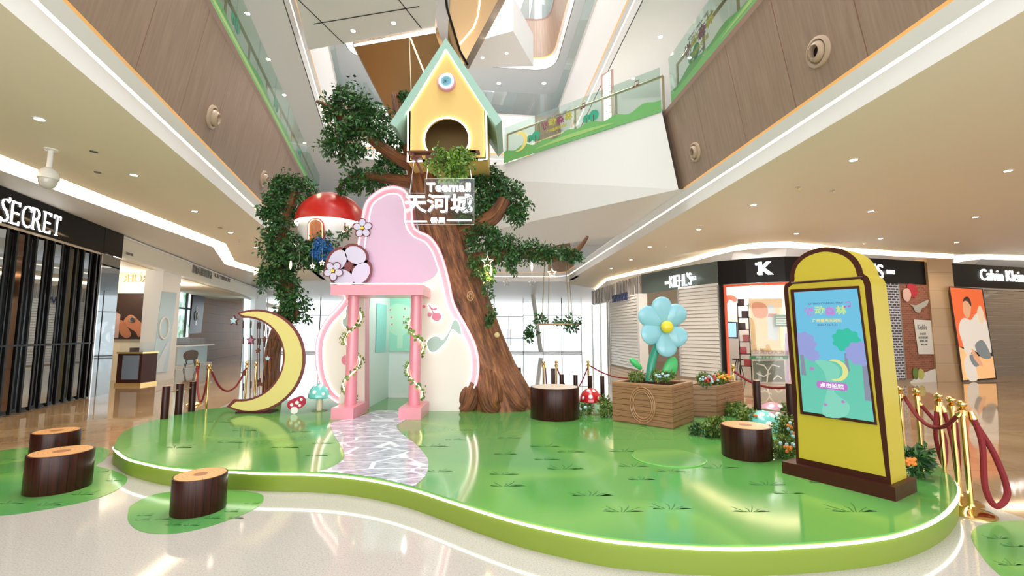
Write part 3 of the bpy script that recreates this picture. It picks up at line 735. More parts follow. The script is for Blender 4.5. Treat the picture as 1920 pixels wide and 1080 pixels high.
# ------------------------------------------------------------------ left shops
SL0 = V((-9.59, 8.72, 0)); SL1 = V((-10.69, 12.25, 0)); dS = (SL1 - SL0).normalized(); nS = V((dS.y, -dS.x, 0))
def S(t, z=0, o=0): return SL0 + dS * t + Z * z + nS * o
def onS(px, py, o=0): return onp(px, py, S(0, 0, o), nS)
def tS(px, py=624, o=0): return (onS(px, py, o) - SL0).dot(dS)
tE = 3.70                                     # end of the black shop
r = thing('shop_sign_board', 'glossy black fascia of the leftmost shop with white letters', 'sign', S(0, 3.55))
zf0, zf1 = 3.62, 4.27
mb = MB(); mb.prism([S(-9, zf0, 0), S(2.78, zf0, 0), S(2.78, zf1, 0), S(-9, zf1, 0)], nS * 0.06)
mb.prism([S(2.795, zf0, 0), S(tE, zf0, 0), S(tE, zf1, 0), S(2.795, zf1, 0)], nS * 0.06)
mk('fascia', mb, M['black'], r, flat=True)
pA = onS(0, 400, 0.07); pB = onS(118, 432, 0.07)
zt = lambda px, py: onS(px, py, 0.07).z
h0 = zt(30, 373) - zt(30, 407)
LB = []
for k, ch in enumerate('SECRET'):
    xs = [10, 29, 50, 70, 89, 107][k]; wd = [16, 16, 18, 18, 13, 13][k]
    c = onS(xs, 394 + (xs - 10) * 0.30, 0.075); a = onS(xs - wd / 2, 390, 0.075); b = onS(xs + wd / 2, 390, 0.075)
    text(ch, 'letter', M['sign'], c, dS, Z, 0.44, (b - a).length * 0.90, 0.02, r, bold=-0.02)
    # serifs
    wl_ = (b - a).length
    for sx, sz in {'S': ((.45, .5), (-.45, -.5)), 'E': ((.5, .42), (.5, -.42), (-.5, .48), (-.5, -.48)), 'C': ((.48, .35),), 'R': ((-.5, .48), (-.42, -.48), (.5, -.48)), 'T': ((-.5, .40), (.5, .40), (0, -.48))}[ch]:
        vert = ch in 'SC' or (ch == 'E' and sx > 0) or (ch == 'T' and sz > 0)
        mb = MB(); mb.box(c + dS * (sx * wl_ * .9) + Z * (sz * 0.44), (0.018, 0.02, 0.08) if vert else (0.085, 0.02, 0.014), ax=(dS, nS, Z))
        mk('serif', mb, M['sign'], r, flat=True)
# folding mirror shutter
M['mirror'] = mat('mirror_panel', (0.50, 0.54, 0.56), 0.02, 1)
M['mirror2'] = mat('bronze_mirror_panel', (0.16, 0.10, 0.07), 0.05, 1)
sh = thing('folding_shutter', 'closed black and mirror folding shutter of the leftmost shop', 'shutter', S(0, 0))
mb = MB(); mb.prism([S(-9, 0.02, -0.12), S(tE - 0.02, 0.02, -0.12), S(tE - 0.02, 3.6, -0.12), S(-9, 3.6, -0.12)], nS * -0.1); mk('backing_panel', mb, M['black'], sh, flat=True)
posts, k = [], 0
t = 2.70
while t > -3.2:
    wv = 0.13 + 0.03 * ((k * 7) % 3)
    mb = MB(); ang = 0.38 if k % 2 else -0.25; ax = (dS * math.cos(ang) + nS * math.sin(ang), -dS * math.sin(ang) + nS * math.cos(ang), Z)
    if k not in (2, 3):
        mb.box(S(t - 0.155, 1.82, -0.05), (wv, 0.012, 3.42), ax=ax); mk('mirror_strip', mb, M['mirror'] if k % 3 else M['mirror2'], sh, flat=True)
    else:
        mb.box(S(t - 0.155, 1.82, -0.05), (0.10, 0.012, 3.42), ax=ax); mk('bronze_strip', mb, mat('olive_panel', (0.05, 0.045, 0.02), 0.2), sh, flat=True)
    mb = MB(); mb.box(S(t, 1.8, -0.04), (0.05, 0.05, 3.55), ax=(dS, nS, Z)); mk('post', mb, M['blackm'], sh, flat=True)
    t -= 0.26 + 0.02 * (k % 2); k += 1
mb = MB(); mb.box(S(-0.3, 1.35, -0.005), (6.0, 0.02, 0.035), ax=(dS, nS, Z)); mk('cross_rail', mb, M['blackm'], sh, flat=True)
mb = MB(); mb.box(S(-0.3, 3.585, 0.01), (6.1, 0.06, 0.05), ax=(dS, nS, Z)); mb.box(S(2.80, 1.8, 0.01), (0.05, 0.06, 3.6), ax=(dS, nS, Z)); mk('chrome_frame', mb, M['chrome'], sh, flat=True)
mb = MB(); mb.box(S(3.27, 1.8, 0.0), (0.86, 0.06, 3.6), ax=(dS, nS, Z)); tag(mk('mirror_cladding', mb, mat('dark_mirror_panel', (0.30, 0.32, 0.33), 0.01, 1.0), flat=True), 'dark reflective end panel beside the folding shutter', 'panel')

# cream shop: fascia, lit wall, posters
r = thing('shop_sign_board', 'cream fascia of the watch shop with grey letters', 'sign', S(5, 3.6))
tF1 = tS(485, 530)
mb = MB(); mb.prism([S(tE + 0.02, 3.66), S(tF1, 3.66), S(tF1, 4.27), S(tE + 0.02, 4.27)], nS * -0.25); mk('fascia', mb, M['ctf'], r, flat=True)
mb = MB(); mb.box(S((tE + tF1) / 2, 4.22, 0.03), (tF1 - tE, 0.06, 0.05), ax=(dS, nS, Z)); mb.box(S((tE + tF1) / 2, 3.67, 0.02), (tF1 - tE, 0.05, 0.03), ax=(dS, nS, Z)); mk('moulding', mb, M['white'], r, flat=True)
LG = mat('grey_letters', (0.22, 0.22, 0.20), 0.4)
a, b = onS(362, 505, 0.03), onS(397, 515, 0.03); text('周大福鐘錶', 'letters', LG, (a + b) / 2, dS, Z, 0.33, (b - a).length, 0.03, r, bold=0.015)
a, b = onS(403, 518, 0.03), onS(431, 523, 0.03); text('CTF WATCH', 'letters', LG, (a + b) / 2, dS, Z, 0.20, (b - a).length, 0.03, r)
a, b = onS(238, 475, 0.03), onS(249, 478, 0.03); text('MERCIER', 'letters', LG, (a + b) / 2, dS, Z, 0.07, (b - a).length * 1.05, 0.02, r)
# inner wall facing the camera with the lit MERCIER letters
YI = 15.6
def F_(px, py, Y=YI): return aty(px, py, Y)
LITW = mat('warm_lit_wall', (0.80, 0.70, 0.52), 0.5)
def rect(px0, py0, px1, py1, Y): 
    a = F_(px0, py0, Y); b = F_(px1, py1, Y); return V((a.x, Y, b.z)), V((b.x, Y, b.z)), V((b.x, Y, a.z)), V((a.x, Y, a.z))
def panel(name, m, q, th=0.03, parent=None, **kw):
    n = (q[1] - q[0]).cross(q[3] - q[0]).normalized(); mb = MB(); mb.prism(list(q), n * th)
    mb.f and None
    return mk(name, mb, m, parent, flat=True, **kw)
a = F_(205, 600); b = F_(303, 600)
mb = MB(); mb.prism([V((a.x, YI, 0)), V((b.x, YI, 0)), V((b.x, YI, 3.66)), V((a.x, YI, 3.66))], (0, 0.2, 0)); mk('wall_1', mb, LITW, kind='structure', flat=True)
c1, c2 = F_(232, 522, YI - 0.03), F_(296, 522, YI - 0.03)
tx = text('MERCIER', 'letters', mat('cream_letters', (0.50, 0.40, 0.26), 0.4), (c1 + c2) / 2, (-1, 0, 0), Z, 0.27, (c2 - c1).length, 0.04)
tag(tx, 'raised cream letters read from behind on the lit shop wall', 'lettering')
wp = thing('wrist_watch_poster', 'framed photograph of a wrist with a watch against dark clothing', 'poster', F_(252, 595, YI - .05))
a, b, c, d = rect(212, 550, 292, 636, YI - 0.04)
mb = MB(); mb.prism([a, b, c, d], (0, -0.03, 0)); mk('backing', mb, mat('dark_brown_print', (0.035, 0.02, 0.015), 0.3), wp, flat=True)
SK = mat('printed_skin', (0.36, 0.14, 0.07), 0.4)
def ppoly(pts, Y, m, name, parent, th=-0.01, sm=True, n=5):
    mb = MB(); o = spx(pts, Y, n) if sm else [aty(x, y, Y) for x, y in pts]; mb.prism(o, (0, th, 0)); return mk(name, mb, m, parent, flat=True)
ppoly([(214, 583), (226, 590), (222, 634), (214, 634)], YI - 0.072, mat('mauve_print', (0.42, 0.28, 0.25), 0.4), 'shirt_print', wp, sm=False)
ppoly([(236, 596), (246, 590), (256, 597), (268, 609), (276, 622), (274, 632), (266, 628), (260, 632), (254, 622), (244, 616), (232, 606)], YI - 0.075, SK, 'hand_print', wp)
ppoly([(226, 600), (238, 612), (246, 628), (236, 634), (224, 622)], YI - 0.075, SK, 'hand_print', wp)
mb = MB(); c = aty(248, 599, YI - 0.10); mb.lathe([(0.095, 0), (0.095, 0.02), (0.0001, 0.02)], c, 18, ax=(V((1, 0, 0)), Z, V((0, -1, 0)))); mk('watch_print', mb, M['alu'], wp)
mb = MB(); c = aty(248, 599, YI - 0.125); mb.lathe([(0.065, 0), (0.065, 0.01), (0.0001, 0.01)], c, 18, ax=(V((1, 0, 0)), Z, V((0, -1, 0)))); mk('dial_print', mb, M['dark'], wp)
# display case under it
dc = thing('display_case', 'glass topped wooden watch display case with blue poster panel', 'display case', atz(225, 724, 0))
c0 = atz(228, 724, 0)
mb = MB(); mb.box(c0 + V((0.1, 0.4, 0.48)), (0.75, 0.6, 0.96)); mk('cabinet', mb, M['kbrown'], dc, flat=True)
mb = MB(); mb.box(c0 + V((0.15, 0.085, 0.55)), (0.5, 0.02, 0.72)); mk('blue_panel', mb, mat('grey_blue_print', (0.20, 0.26, 0.34), 0.2), dc, flat=True)
mb = MB(); mb.box(c0 + V((0.1, 0.4, 0.99)), (0.8, 0.65, 0.05)); mb.box(c0 + V((0.1, 0.4, 0.04)), (0.8, 0.65, 0.08)); mk('gold_band', mb, M['gold'], dc, flat=True)
mb = MB(); mb.box(c0 + V((0.1, 0.4, 1.15)), (0.72, 0.56, 0.28)); mk('glass_top', mb, M['pane'], dc, flat=True)
cc = thing('counter', 'dark wooden shop counter under the wrist watch poster', 'counter', aty(262, 690, YI - 0.5))
a = F_(240, 690, YI - 0.5); b = F_(284, 690, YI - 0.5)
mb = MB(); mb.box(((a.x + b.x) / 2, YI - 0.3, 0.62), (b.x - a.x, 0.4, 0.98)); mk('cabinet', mb, M['kbrown'], cc, flat=True)
mb = MB(); mb.box(((a.x + b.x) / 2, YI - 0.3, 0.07), (b.x - a.x + .1, 0.5, 0.14)); mk('plinth', mb, M['white'], cc, flat=True)
mb = MB(); mb.box(((a.x + b.x) / 2, YI - 0.3, 1.24), (b.x - a.x, 0.4, 0.26)); mk('glass_top', mb, M['pane'], cc, flat=True)
for lx, ly, lz, e_ in ((*(S(6.5, 0, -1.5).to_2d()), 3.2, 90), (*(S(11, 0, -1.3).to_2d()), 3.2, 110)):
    ll = bpy.data.lights.new('shop_lamp', 'POINT'); ll.energy = e_; ll.color = (1, .88, .72); ll.shadow_soft_size = .2
    lo = bpy.data.objects.new('shop_lamp', ll); COL.objects.link(lo); lo.location = (lx, ly, lz)
# white pillar with the pale blue watch panel
tP0, tP1 = tS(300, 600), tS(334, 600)
mb = MB(); mb.prism([S(tP0, 0), S(tP1, 0), S(tP1, 3.66), S(tP0, 3.66)], nS * -0.5); mk('column', mb, M['white'], kind='structure', flat=True)
wp2 = thing('watch_advert', 'pale blue poster with an outlined watch on the white pillar', 'poster', S((tP0 + tP1) / 2, 0.2, 0.02))
def Spoly(pts, o, th, m, name, parent, sm=False):
    q = [onS(x, y, o) for x, y in pts]
    if sm: q = smooth(q, 5)
    mb = MB(); mb.prism(q, nS * th); return mk(name, mb, m, parent, flat=True)
Spoly([(303, 546), (331, 549), (313, 697), (284, 700)], 0.012, 0.01, mat('pale_blue_print', (0.38, 0.53, 0.58), 0.3), 'backing', wp2)
Spoly([(314, 640), (318, 642), (304, 697), (285, 699)], 0.025, 0.004, mat('paler_blue_print', (0.55, 0.60, 0.64), 0.3), 'light_print', wp2)
c = onS(308, 615, 0.03); mb = MB(); mb.tube([c + dS * (0.36 * math.cos(a)) + Z * (0.36 * math.sin(a)) for a in [2 * PI * k / 28 for k in range(28)]], 0.03, 6, True); mk('watch_print', mb, M['white'], wp2)
# brown tiled back wall and what stands before it
so = -2.6
def SB(t, z=0, o=0): return S(t, z, so + o)
ta, tb = tS(331, 600, so), tS(470, 600, so)
mb = MB(); mb.quad(SB(ta - 2), SB(tb), SB(tb, 4.2), SB(ta - 2, 4.2)); mk('wall_2', mb, M['tile'], kind='structure', flat=True)
mb = MB(); mb.prism([S(tE, 3.64, -0.25), S(tb, 3.64, -0.25), S(tb, 3.64, -3.5), S(tE, 3.64, -3.5)], (0, 0, 0.05)); mk('ceiling', mb, M['ceil'], kind='structure', flat=True)
wnd = emit('garden_daylight', (0.62, 0.80, 0.85), 1.1)
w1 = noisy('garden_view', (0.10, 0.25, 0.10), (0.75, 0.9, 1.0), 2.0, 0.3)
b_ = bsdf(w1); b_.inputs['Emission Strength'].default_value = 0.9; L(w1, b_.inputs['Base Color'].links[0].from_socket, b_.inputs['Emission Color'])
rr = thing('window', 'tall window with dark bars looking onto greenery inside the watch shop', 'window', SB(tS(340, 600, so), 0.9, 0.02))
def SBp(pts, o, th, m, name, parent):
    q = [onS(x, y, so + o) for x, y in pts]; mb = MB(); mb.prism(q, nS * th); return mk(name, mb, m, parent, flat=True)
SBp([(328, 536), (358, 541), (352, 632), (324, 634)], 0.02, 0.02, w1, 'view', rr)
for l in ([(333, 537), (336, 537), (328, 633), (325, 633)], [(350, 539), (354, 540), (347, 632), (343, 632)], [(330, 575), (356, 578), (356, 581), (330, 578)], [(328, 536), (358, 541), (358, 545), (328, 540)]): SBp(l, 0.05, 0.02, M['dark'], 'frame_bar', rr)
rr = thing('watch_banner', 'dark navy banner with a white watch on the brown tiled wall', 'poster', SB(tS(370, 600, so), 1.2, 0.02))
SBp([(363, 539), (385, 542), (376, 624), (353, 626)], 0.03, 0.03, mat('navy_print', (0.025, 0.03, 0.06), 0.3), 'backing', rr)
c = onS(368, 592, so + 0.075); mb = MB(); mb.tube([c + dS * (0.19 * math.cos(a)) + Z * (0.24 * math.sin(a)) for a in [2 * PI * k / 20 for k in range(20)]], 0.035, 6, True); mk('watch_print', mb, M['alu'], rr)
mb = MB(); mb.box(c + Z * 0.38, (0.1, 0.02, 0.25), ax=(dS, nS, Z)); mb.box(c - Z * 0.38, (0.1, 0.02, 0.25), ax=(dS, nS, Z)); mk('strap_print', mb, M['alu'], rr, flat=True)
# white counter with chair
q0 = atz(342, 689, 0); q1 = atz(397, 681, 0); dq = (q1 - q0).normalized(); nq = V((dq.y, -dq.x, 0)); Lq = (q1 - q0).length
ct_ = thing('counter', 'long pale glass fronted counter inside the watch shop', 'counter', (q0 + q1) / 2)
mb = MB(); mb.box((q0 + q1) / 2 - nq * 0.3 + Z * 0.98, (Lq, 0.75, 0.06), ax=(dq, nq, Z)); mk('countertop', mb, M['whiteg'], ct_, flat=True)
mb = MB(); mb.box((q0 + q1) / 2 - nq * 0.4 + Z * 0.5, (Lq, 0.3, 0.9), ax=(dq, nq, Z)); mk('front_panel', mb, mat('frosted_green', (0.45, 0.56, 0.55), 0.2), ct_, flat=True)
mb = MB(); mb.box((q0 + q1) / 2 - nq * 0.3 + Z * 0.04, (Lq, 0.6, 0.08), ax=(dq, nq, Z)); mk('plinth', mb, M['white'], ct_, flat=True)
mb = MB(); mb.box((q0 + q1) / 2 - nq * 0.5 + Z * 1.2, (Lq, 0.3, 0.3), ax=(dq, nq, Z)); mk('glass_case', mb, M['pane'], ct_, flat=True)
def tubchair(p, rz, lab):
    r = thing('tub_chair', lab, 'chair', p, 'grey chairs at the shop counter'); cz, sz = math.cos(rz), math.sin(rz)
    def W(x, y, z): return V(p) + V((x * cz - y * sz, x * sz + y * cz, z))
    mb = MB(); mb.lathe([(0.05, 0.44), (0.2, 0.45), (0.245, 0.49), (0.2, 0.53), (0.0001, 0.54)], p, 24); mk('seat', mb, CHG, r)
    mb = MB(); n = 14; pts = []
    for i in range(n + 1):
        a = -0.15 * PI + 1.3 * PI * i / n; hh = 0.55 + 0.32 * math.sin(PI * i / n)
        pts.append((a, hh))
    vs = []; fs = []
    for a, hh in pts:
        for rr2, zz in ((0.24, 0.48), (0.275, hh), (0.25, hh), (0.215, 0.50)): vs.append(W(rr2 * math.cos(a), rr2 * math.sin(a), zz))
    for i in range(n):
        for k in range(4): fs.append((i * 4 + k, i * 4 + (k + 1) % 4, i * 4 + 4 + (k + 1) % 4, i * 4 + 4 + k))
    fs += [(0, 1, 2, 3), tuple(n * 4 + k for k in (3, 2, 1, 0))]
    mb.add(vs, fs); mk('backrest', mb, CHG, r)
    for sx in (-1, 1):
        for sy in (-1, 1):
            mb = MB(); mb.tube([W(0.13 * sx, 0.13 * sy, 0.46), W(0.22 * sx, 0.22 * sy, 0.0)], [0.016, 0.01], 8); mk('leg', mb, M['blackm'], r)
CHG = mat('grey_upholstery', (0.16, 0.15, 0.15), 0.6)
tubchair(atz(356, 694, 0), -2.4, 'grey tub chair with thin black legs at the pale counter')
# pale partition and end pillar behind the moon cutout
mb = MB(); mb.prism([S(tF1 - 0.6, 0), S(tF1 + 2.5, 0), S(tF1 + 2.5, 4.27), S(tF1 - 0.6, 4.27)], nS * -0.5); mk('wall_3', mb, M['white'], kind='structure', flat=True)
wn = thing('window', 'daylit window at the end of the brown tiled wall', 'window', S(tS(466, 600), 1, -0.3))
q = [onS(457, 560, -0.28), onS(472, 563, -0.28), onS(468, 690, -0.28), onS(452, 692, -0.28)]
mb = MB(); mb.prism(q, nS * 0.03); mk('pane', mb, wnd, wn, flat=True)
mb = MB(); mb.tube(q, 0.03, 4, True); mk('frame', mb, M['alu'], wn)

# ------------------------------------------------------------------ far glass wall and doors
YF = 36.5
mbw = MB()
def gw(name, px0, px1, label, door=False):
    a = aty(px0, 600, YF).x; b = aty(px1, 600, YF).x
    r = thing(name, label, 'glass wall' if not door else 'door', ((a + b) / 2, YF, 0), None)
    mb = MB(); ztop = 4.4 if not door else 2.9
    mb.prism([V((a, YF, 0.02)), V((b, YF, 0.02)), V((b, YF, ztop)), V((a, YF, ztop))], (0, 0.02, 0)); mk('pane', mb, M['pane'], r, flat=True)
    mb = MB()
    for x in (a, b): mb.box((x, YF, ztop / 2), (0.05, 0.06, ztop))
    mb.box(((a + b) / 2, YF, 0.08), (b - a, 0.06, 0.08)); mb.box(((a + b) / 2, YF, min(ztop, 3.0)), (b - a, 0.06, 0.06)); mk('frame', mb, M['white'], r, flat=True)
    if door:
        for s_ in (-1, 1):
            mb = MB(); mb.tube([((a + b) / 2 + s_ * 0.12, YF - 0.12, 0.6), ((a + b) / 2 + s_ * 0.12, YF - 0.12, 1.9)], 0.03, 6); mk('handle', mb, M['alu'], r)
        mb = MB(); mb.box(((a + b) / 2, YF, 1.5), (0.07, 0.1, 3.0)); mk('meeting_stile', mb, M['alu'], r, flat=True)
xs = [500, 545, 600, 645, 690, 740, 790, 840, 890, 927]
BL = ['leftmost bay of the far glass front, behind the left tree trunk', 'second bay of the far glass front from the left, under the blue blossoms', 'bay of the far glass front just left of the pink gate', 'bay of the far glass front behind the left edge of the gate', 'bay of the far glass front hidden behind the left gate column', 'bay of the far glass front behind the gate opening', 'bay of the far glass front behind the right gate column', 'bay of the far glass front behind the big tree trunk', 'bay of the far glass front between the tree trunk and the entrance door']
for a, b, lb in zip(xs[:-1], xs[1:], BL): gw('glazed_bay', a, b, lb)
gw('glass_door', 927, 981, 'double glass entrance door in the far bright wall', True)
gw('glazed_bay', 981, 1018, 'bay of the far glass front right of the entrance door')
gw('glazed_bay', 1018, 1053, 'bay of the far glass front directly behind the swing')
gw('glazed_bay', 1053, 1090, 'last bay of the far glass front beside the right shops')
mb = MB(); mb.tube([aty(998, 545, YF - 3), aty(1014, 660, YF - 3)], 0.16, 12); tag(mk('slanted_column', mb, M['white']), 'slender leaning white column before the far glass wall', 'column')
mb = MB(); a, b = aty(938, 634, YF - 2), aty(985, 634, YF - 2); mb.box(((a.x + b.x) / 2, a.y, a.z), (b.x - a.x, 0.03, 0.07)); tag(mk('barrier_tape', mb, mat('blue_tape', (0.1, 0.35, 0.6), 0.4), flat=True), 'pale blue barrier tape across the far entrance', 'tape')

# ------------------------------------------------------------------ right shops
def wallrun(pts, z0, z1, m, name, th=0.1, **kw):
    mb = MB(); out = V((0.3, 1, 0)).normalized() * th; acc = 0
    for a, b in zip(pts[:-1], pts[1:]):
        Lw = (b - a).length; A, B = V((a.x, a.y, z0)), V((b.x, b.y, z0)); C, D = V((b.x, b.y, z1)), V((a.x, a.y, z1))
        mb.add([A, B, C, D], [(0, 1, 2, 3)], 0, [[(acc, z0), (acc + Lw, z0), (acc + Lw, z1), (acc, z1)]])
        mb.add([A + out, B + out, C + out, D + out], [(3, 2, 1, 0)], 0, [[(acc, z1), (acc + Lw, z1), (acc + Lw, z0), (acc, z0)]])
        mb.add([A, B, B + out, A + out], [(3, 2, 1, 0)]); mb.add([D, C, C + out, D + out], [(0, 1, 2, 3)])
        acc += Lw
    a = V((pts[0].x, pts[0].y, 0)); b = V((pts[-1].x, pts[-1].y, 0))
    for q in (a, b): mb.add([q + Z * z0, q + Z * z1, q + Z * z1 + out, q + Z * z0 + out], [(0, 1, 2, 3)])
    return mk(name, mb, m, flat=False, ang=20, **kw)
ZB, ZT = 3.2, 4.0
kf = {x: atz(x, y, ZB) for x, y in [(1110, 572), (1203, 551), (1280, 541), (1347, 534), (1400, 531), (1473, 528), (1570, 528), (1657, 531), (1750, 535)]}
def ksub(a, b): return [kf[x] for x in sorted(kf) if a <= x <= b]
def ktan(px):
    ks = sorted(kf)
    for a, b in zip(ks[:-1], ks[1:]):
        if a <= px <= b:
            A, B = V((kf[a].x, kf[a].y, 0)), V((kf[b].x, kf[b].y, 0)); d = (B - A).normalized(); return A, d, V((d.y, -d.x, 0))
def onK(px, py, off=0.0):
    A, d, n = ktan(px); return onp(px, py, A + n * off, n)
# wavy silver sign of the far shop
A, d, n = ktan(1150); Lw = (kf[1203] - kf[1110]).length
r = thing('shop_sign_board', 'silver sign of hanging metal strips on the far right shop', 'sign', (kf[1110] + kf[1203]) / 2)
mb = MB(); k = 0
while k * 0.16 < Lw: 
    c = V((kf[1110].x, kf[1110].y, 0)) + d * (k * 0.16 + 0.05) + Z * 3.62 + n * (0.03 * math.sin(k * 1.7)); mb.box(c, (0.09, 0.03, 0.75 + 0.06 * math.sin(k * 2.1)), rz=math.atan2(d.y, d.x) + 0.5 * math.sin(k * 2.3)); k += 1
mk('metal_strips', mb, mat('rippled_silver', (0.55, 0.5, 0.47), 0.2, 0.9), r, flat=True)
mb = MB(); mb.box((kf[1110] + kf[1203]) / 2 + Z * 0.4 - n * 0.1, (Lw, 0.08, 0.8), rz=math.atan2(d.y, d.x)); mk('backing_board', mb, M['white'], r, flat=True)
text('SWAROVSKI', 'letters', mat('navy_letters', (0.02, 0.03, 0.15), 0.3), onK(1161, 558, 0.12), d, Z, 0.36, 2.1, 0.04, r, bold=0.0)
# grey sign left of the corner
r = thing('shop_sign_board', 'grey green shop fascia with white serif name over the white shutter', 'sign', kf[1280])
fc = wallrun(ksub(1203, 1347), ZB, ZT, mat('grey_green_fascia', (0.10, 0.135, 0.13), 0.25), 'fascia'); 
def under(o, r): 
    w_ = o.location.copy(); o.parent = r; o.location = w_ - r.location; ORG[o.name] = ORG[r.name]
under(fc, r)
A, d, n = ktan(1270)
a, b = onK(1258, 527, 0.06), onK(1279.9, 523, 0.06)
c = onK(1275, 525.5, 0.06); text("KIEHL'S", 'letters', M['sign'], c, d, Z, 0.46, 1.15, 0.03, r, bold=-0.01)
text('SINCE', 'letters', M['sign'], c - d * 0.68 - Z * 0.02, d, Z, 0.10, 0.28, 0.03, r); text('1851', 'letters', M['sign'], c + d * 0.66, d, Z, 0.14, 0.26, 0.03, r)
# white slatted shutters
def slats(name, pts, z0, z1, m, label, step=0.13, parent=None, th=0.05):
    r = thing(name, label, 'shutter', ((pts[0] + pts[-1]) / 2).to_2d().to_3d()); mb = MB()
    z = z0
    while z < z1 - 0.01:
        for a, b in zip(pts[:-1], pts[1:]):
            dd = V((b.x - a.x, b.y - a.y, 0)); LL = dd.length; dd.normalize(); nn = V((dd.y, -dd.x, 0)); c = (a + b) / 2; c = V((c.x, c.y, z + step * 0.45))
            mb.box(c, (LL, 0.02, step * 0.86), ax=(dd, (nn * 0.95 + Z * 0.3).normalized(), (Z * 0.95 - nn * 0.3).normalized()))
        z += step
    mk('slats', mb, m, r, flat=True)
    for q in (pts[0], pts[-1]):
        mb = MB(); mb.box((q.x, q.y, (z0 + z1) / 2), (0.07, 0.08, z1 - z0)); mk('side_rail', mb, M['steel'], r, flat=True)
    return r
SH = mat('bright_white_slats', (0.88, 0.88, 0.88), 0.3)
slats('roller_shutter', [kf[1280] * 0.9 + kf[1203] * 0.1, kf[1280], kf[1347]], 0.05, ZB, SH, 'white slatted roller shutter under the grey green sign')
slats('roller_shutter', [kf[1110] * 0.55 + kf[1203] * 0.45, kf[1110] * 0.05 + kf[1203] * 0.95], 0.05, ZB, SH, 'pale slatted shutter of the far right shop beside its glass door')
gdp = kf[1110]; gdq = kf[1110] * 0.58 + kf[1203] * 0.42
r = thing('glass_door', 'glazed shopfront of the farthest right shop', 'door', V(((gdp.x + gdq.x) / 2, (gdp.y + gdq.y) / 2, 0)))
mb = MB(); mb.quad(V((gdp.x, gdp.y, 0.02)), V((gdq.x, gdq.y, 0.02)), V((gdq.x, gdq.y, ZB)), V((gdp.x, gdp.y, ZB))); mk('pane', mb, M['pane'], r, flat=True)
mb = MB()
for q in (gdp, (gdp + gdq) / 2, gdq): mb.box((q.x, q.y, ZB / 2), (0.08, 0.08, ZB))
mk('frame', mb, M['alu'], r, flat=True)
mb = MB(); q = kf[1203]; mb.box((q.x, q.y, 1.6), (0.35, 0.3, 3.2)); mk('column', mb, M['white'], kind='structure', flat=True)
# interior shells behind the right shops
mb = MB(); mb.quad(V((5.6, 27, 0)), V((20, 19.5, 0)), V((20, 19.5, 4.3)), V((5.6, 27, 4.3))); mb.quad(V((20, 19.5, 0)), V((23, 10, 0)), V((23, 10, 4.3)), V((20, 19.5, 4.3))); mk('wall_4', mb, mat('shop_back_wall', (0.70, 0.62, 0.54), 0.5), kind='structure', flat=True)
# black sign
r = thing('shop_sign_board', 'long black curved fascia with the white letter emblem, partly behind the kiosk', 'sign', kf[1473])
fc = wallrun(ksub(1347, 1750), ZB, ZT, mat('black_fascia', (0.008, 0.007, 0.007), 0.3, spec=0.2), 'fascia'); under(fc, r)
A, d, n = ktan(1432)
c = onK(1433, 503, 0.06); text('K', 'letters', M['sign'], c + d * 0.04, d, Z, 0.42, 0.42, 0.04, r, bold=0.05); 
mb = MB(); mb.box(c + d * -0.16 + Z * 0.15, (0.18, 0.04, 0.07), ax=(d, n, Z)); mb.box(c + d * -0.14 - Z * 0.15, (0.14, 0.04, 0.06), ax=(d, n, Z)); mk('emblem_bar', mb, M['sign'], r, flat=True)
A, d, n = ktan(1650); c = onK(1653, 508.5, 0.06)
text("KIEHL'S", 'letters', M['sign'], c - d * 0.98, d, Z, 0.46, 2.1, 0.03, r, bold=0.0)
A, d, n = ktan(1670); c = onK(1670, 510, 0.06); text('1851', 'letters', M['sign'], c, d, Z, 0.13, 0.33, 0.03, r, bold=0.02)
# door bay of that shop
A, d, n = ktan(1380)
def K(px, z, off=0): q = onK(px, 560, off); return V((q.x, q.y, z))
dr = thing('storefront', 'open glass shopfront framed in black and orange red left of the kiosk', 'shopfront', K(1420, 0))
mb = MB(); mb.box((K(1350, 0) + K(1355, 0)) / 2 + Z * 1.6, (0.12, 0.14, 3.2)); mk('black_post', mb, M['blackm'], dr, flat=True)
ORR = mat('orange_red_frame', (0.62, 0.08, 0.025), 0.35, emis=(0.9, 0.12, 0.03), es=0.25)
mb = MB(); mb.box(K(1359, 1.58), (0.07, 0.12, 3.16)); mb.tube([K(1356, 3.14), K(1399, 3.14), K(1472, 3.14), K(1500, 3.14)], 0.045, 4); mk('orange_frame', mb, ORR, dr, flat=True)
mb = MB(); mb.quad(K(1361, 0.02), K(1399, 0.02), K(1399, 3.1), K(1361, 3.1)); mb.quad(K(1401, 0.02), K(1472, 0.02), K(1472, 3.1), K(1401, 3.1)); mk('pane', mb, M['pane'], dr, flat=True)
bz = lambda px: K(px, 0, -1.2)
mb = MB(); mb.prism([bz(1349) + Z * 0, bz(1570), bz(1570) + Z * 3.3, bz(1349) + Z * 3.3][:4], (0.1, 0.1, 0)); mk('wall_5', mb, mat('warm_white_shop_wall', (0.82, 0.77, 0.72), 0.5), kind='structure', flat=True)
text('APOTHECARY', 'neon_lettering', M['sign'], onK(1425, 546, -0.5), ktan(1425)[1], Z, 0.16, 1.35, 0.03, label='white neon lettering behind the shop window', cat='lettering', bold=0.02)
pf = thing('framed_poster', 'gilt framed poster of orange flowers and a bottle in the shop window', 'poster', onK(1440, 600, -0.3))
dd = ktan(1440)[1]; nn = ktan(1440)[2]
def Kp(pts, off, m, name, parent, sm=False, th=0.01):
    A, d_, n_ = ktan(1440); q = [onp(x, y, A + n_ * off, n_) for x, y in pts]
    if sm: q = smooth(q, 5)
    mb = MB(); mb.prism(q, n_ * th); return mk(name, mb, m, parent, flat=True)
Kp([(1403, 560), (1466, 560), (1470, 659), (1410, 657)], -0.30, M['gold2'], 'frame', pf, th=0.05)
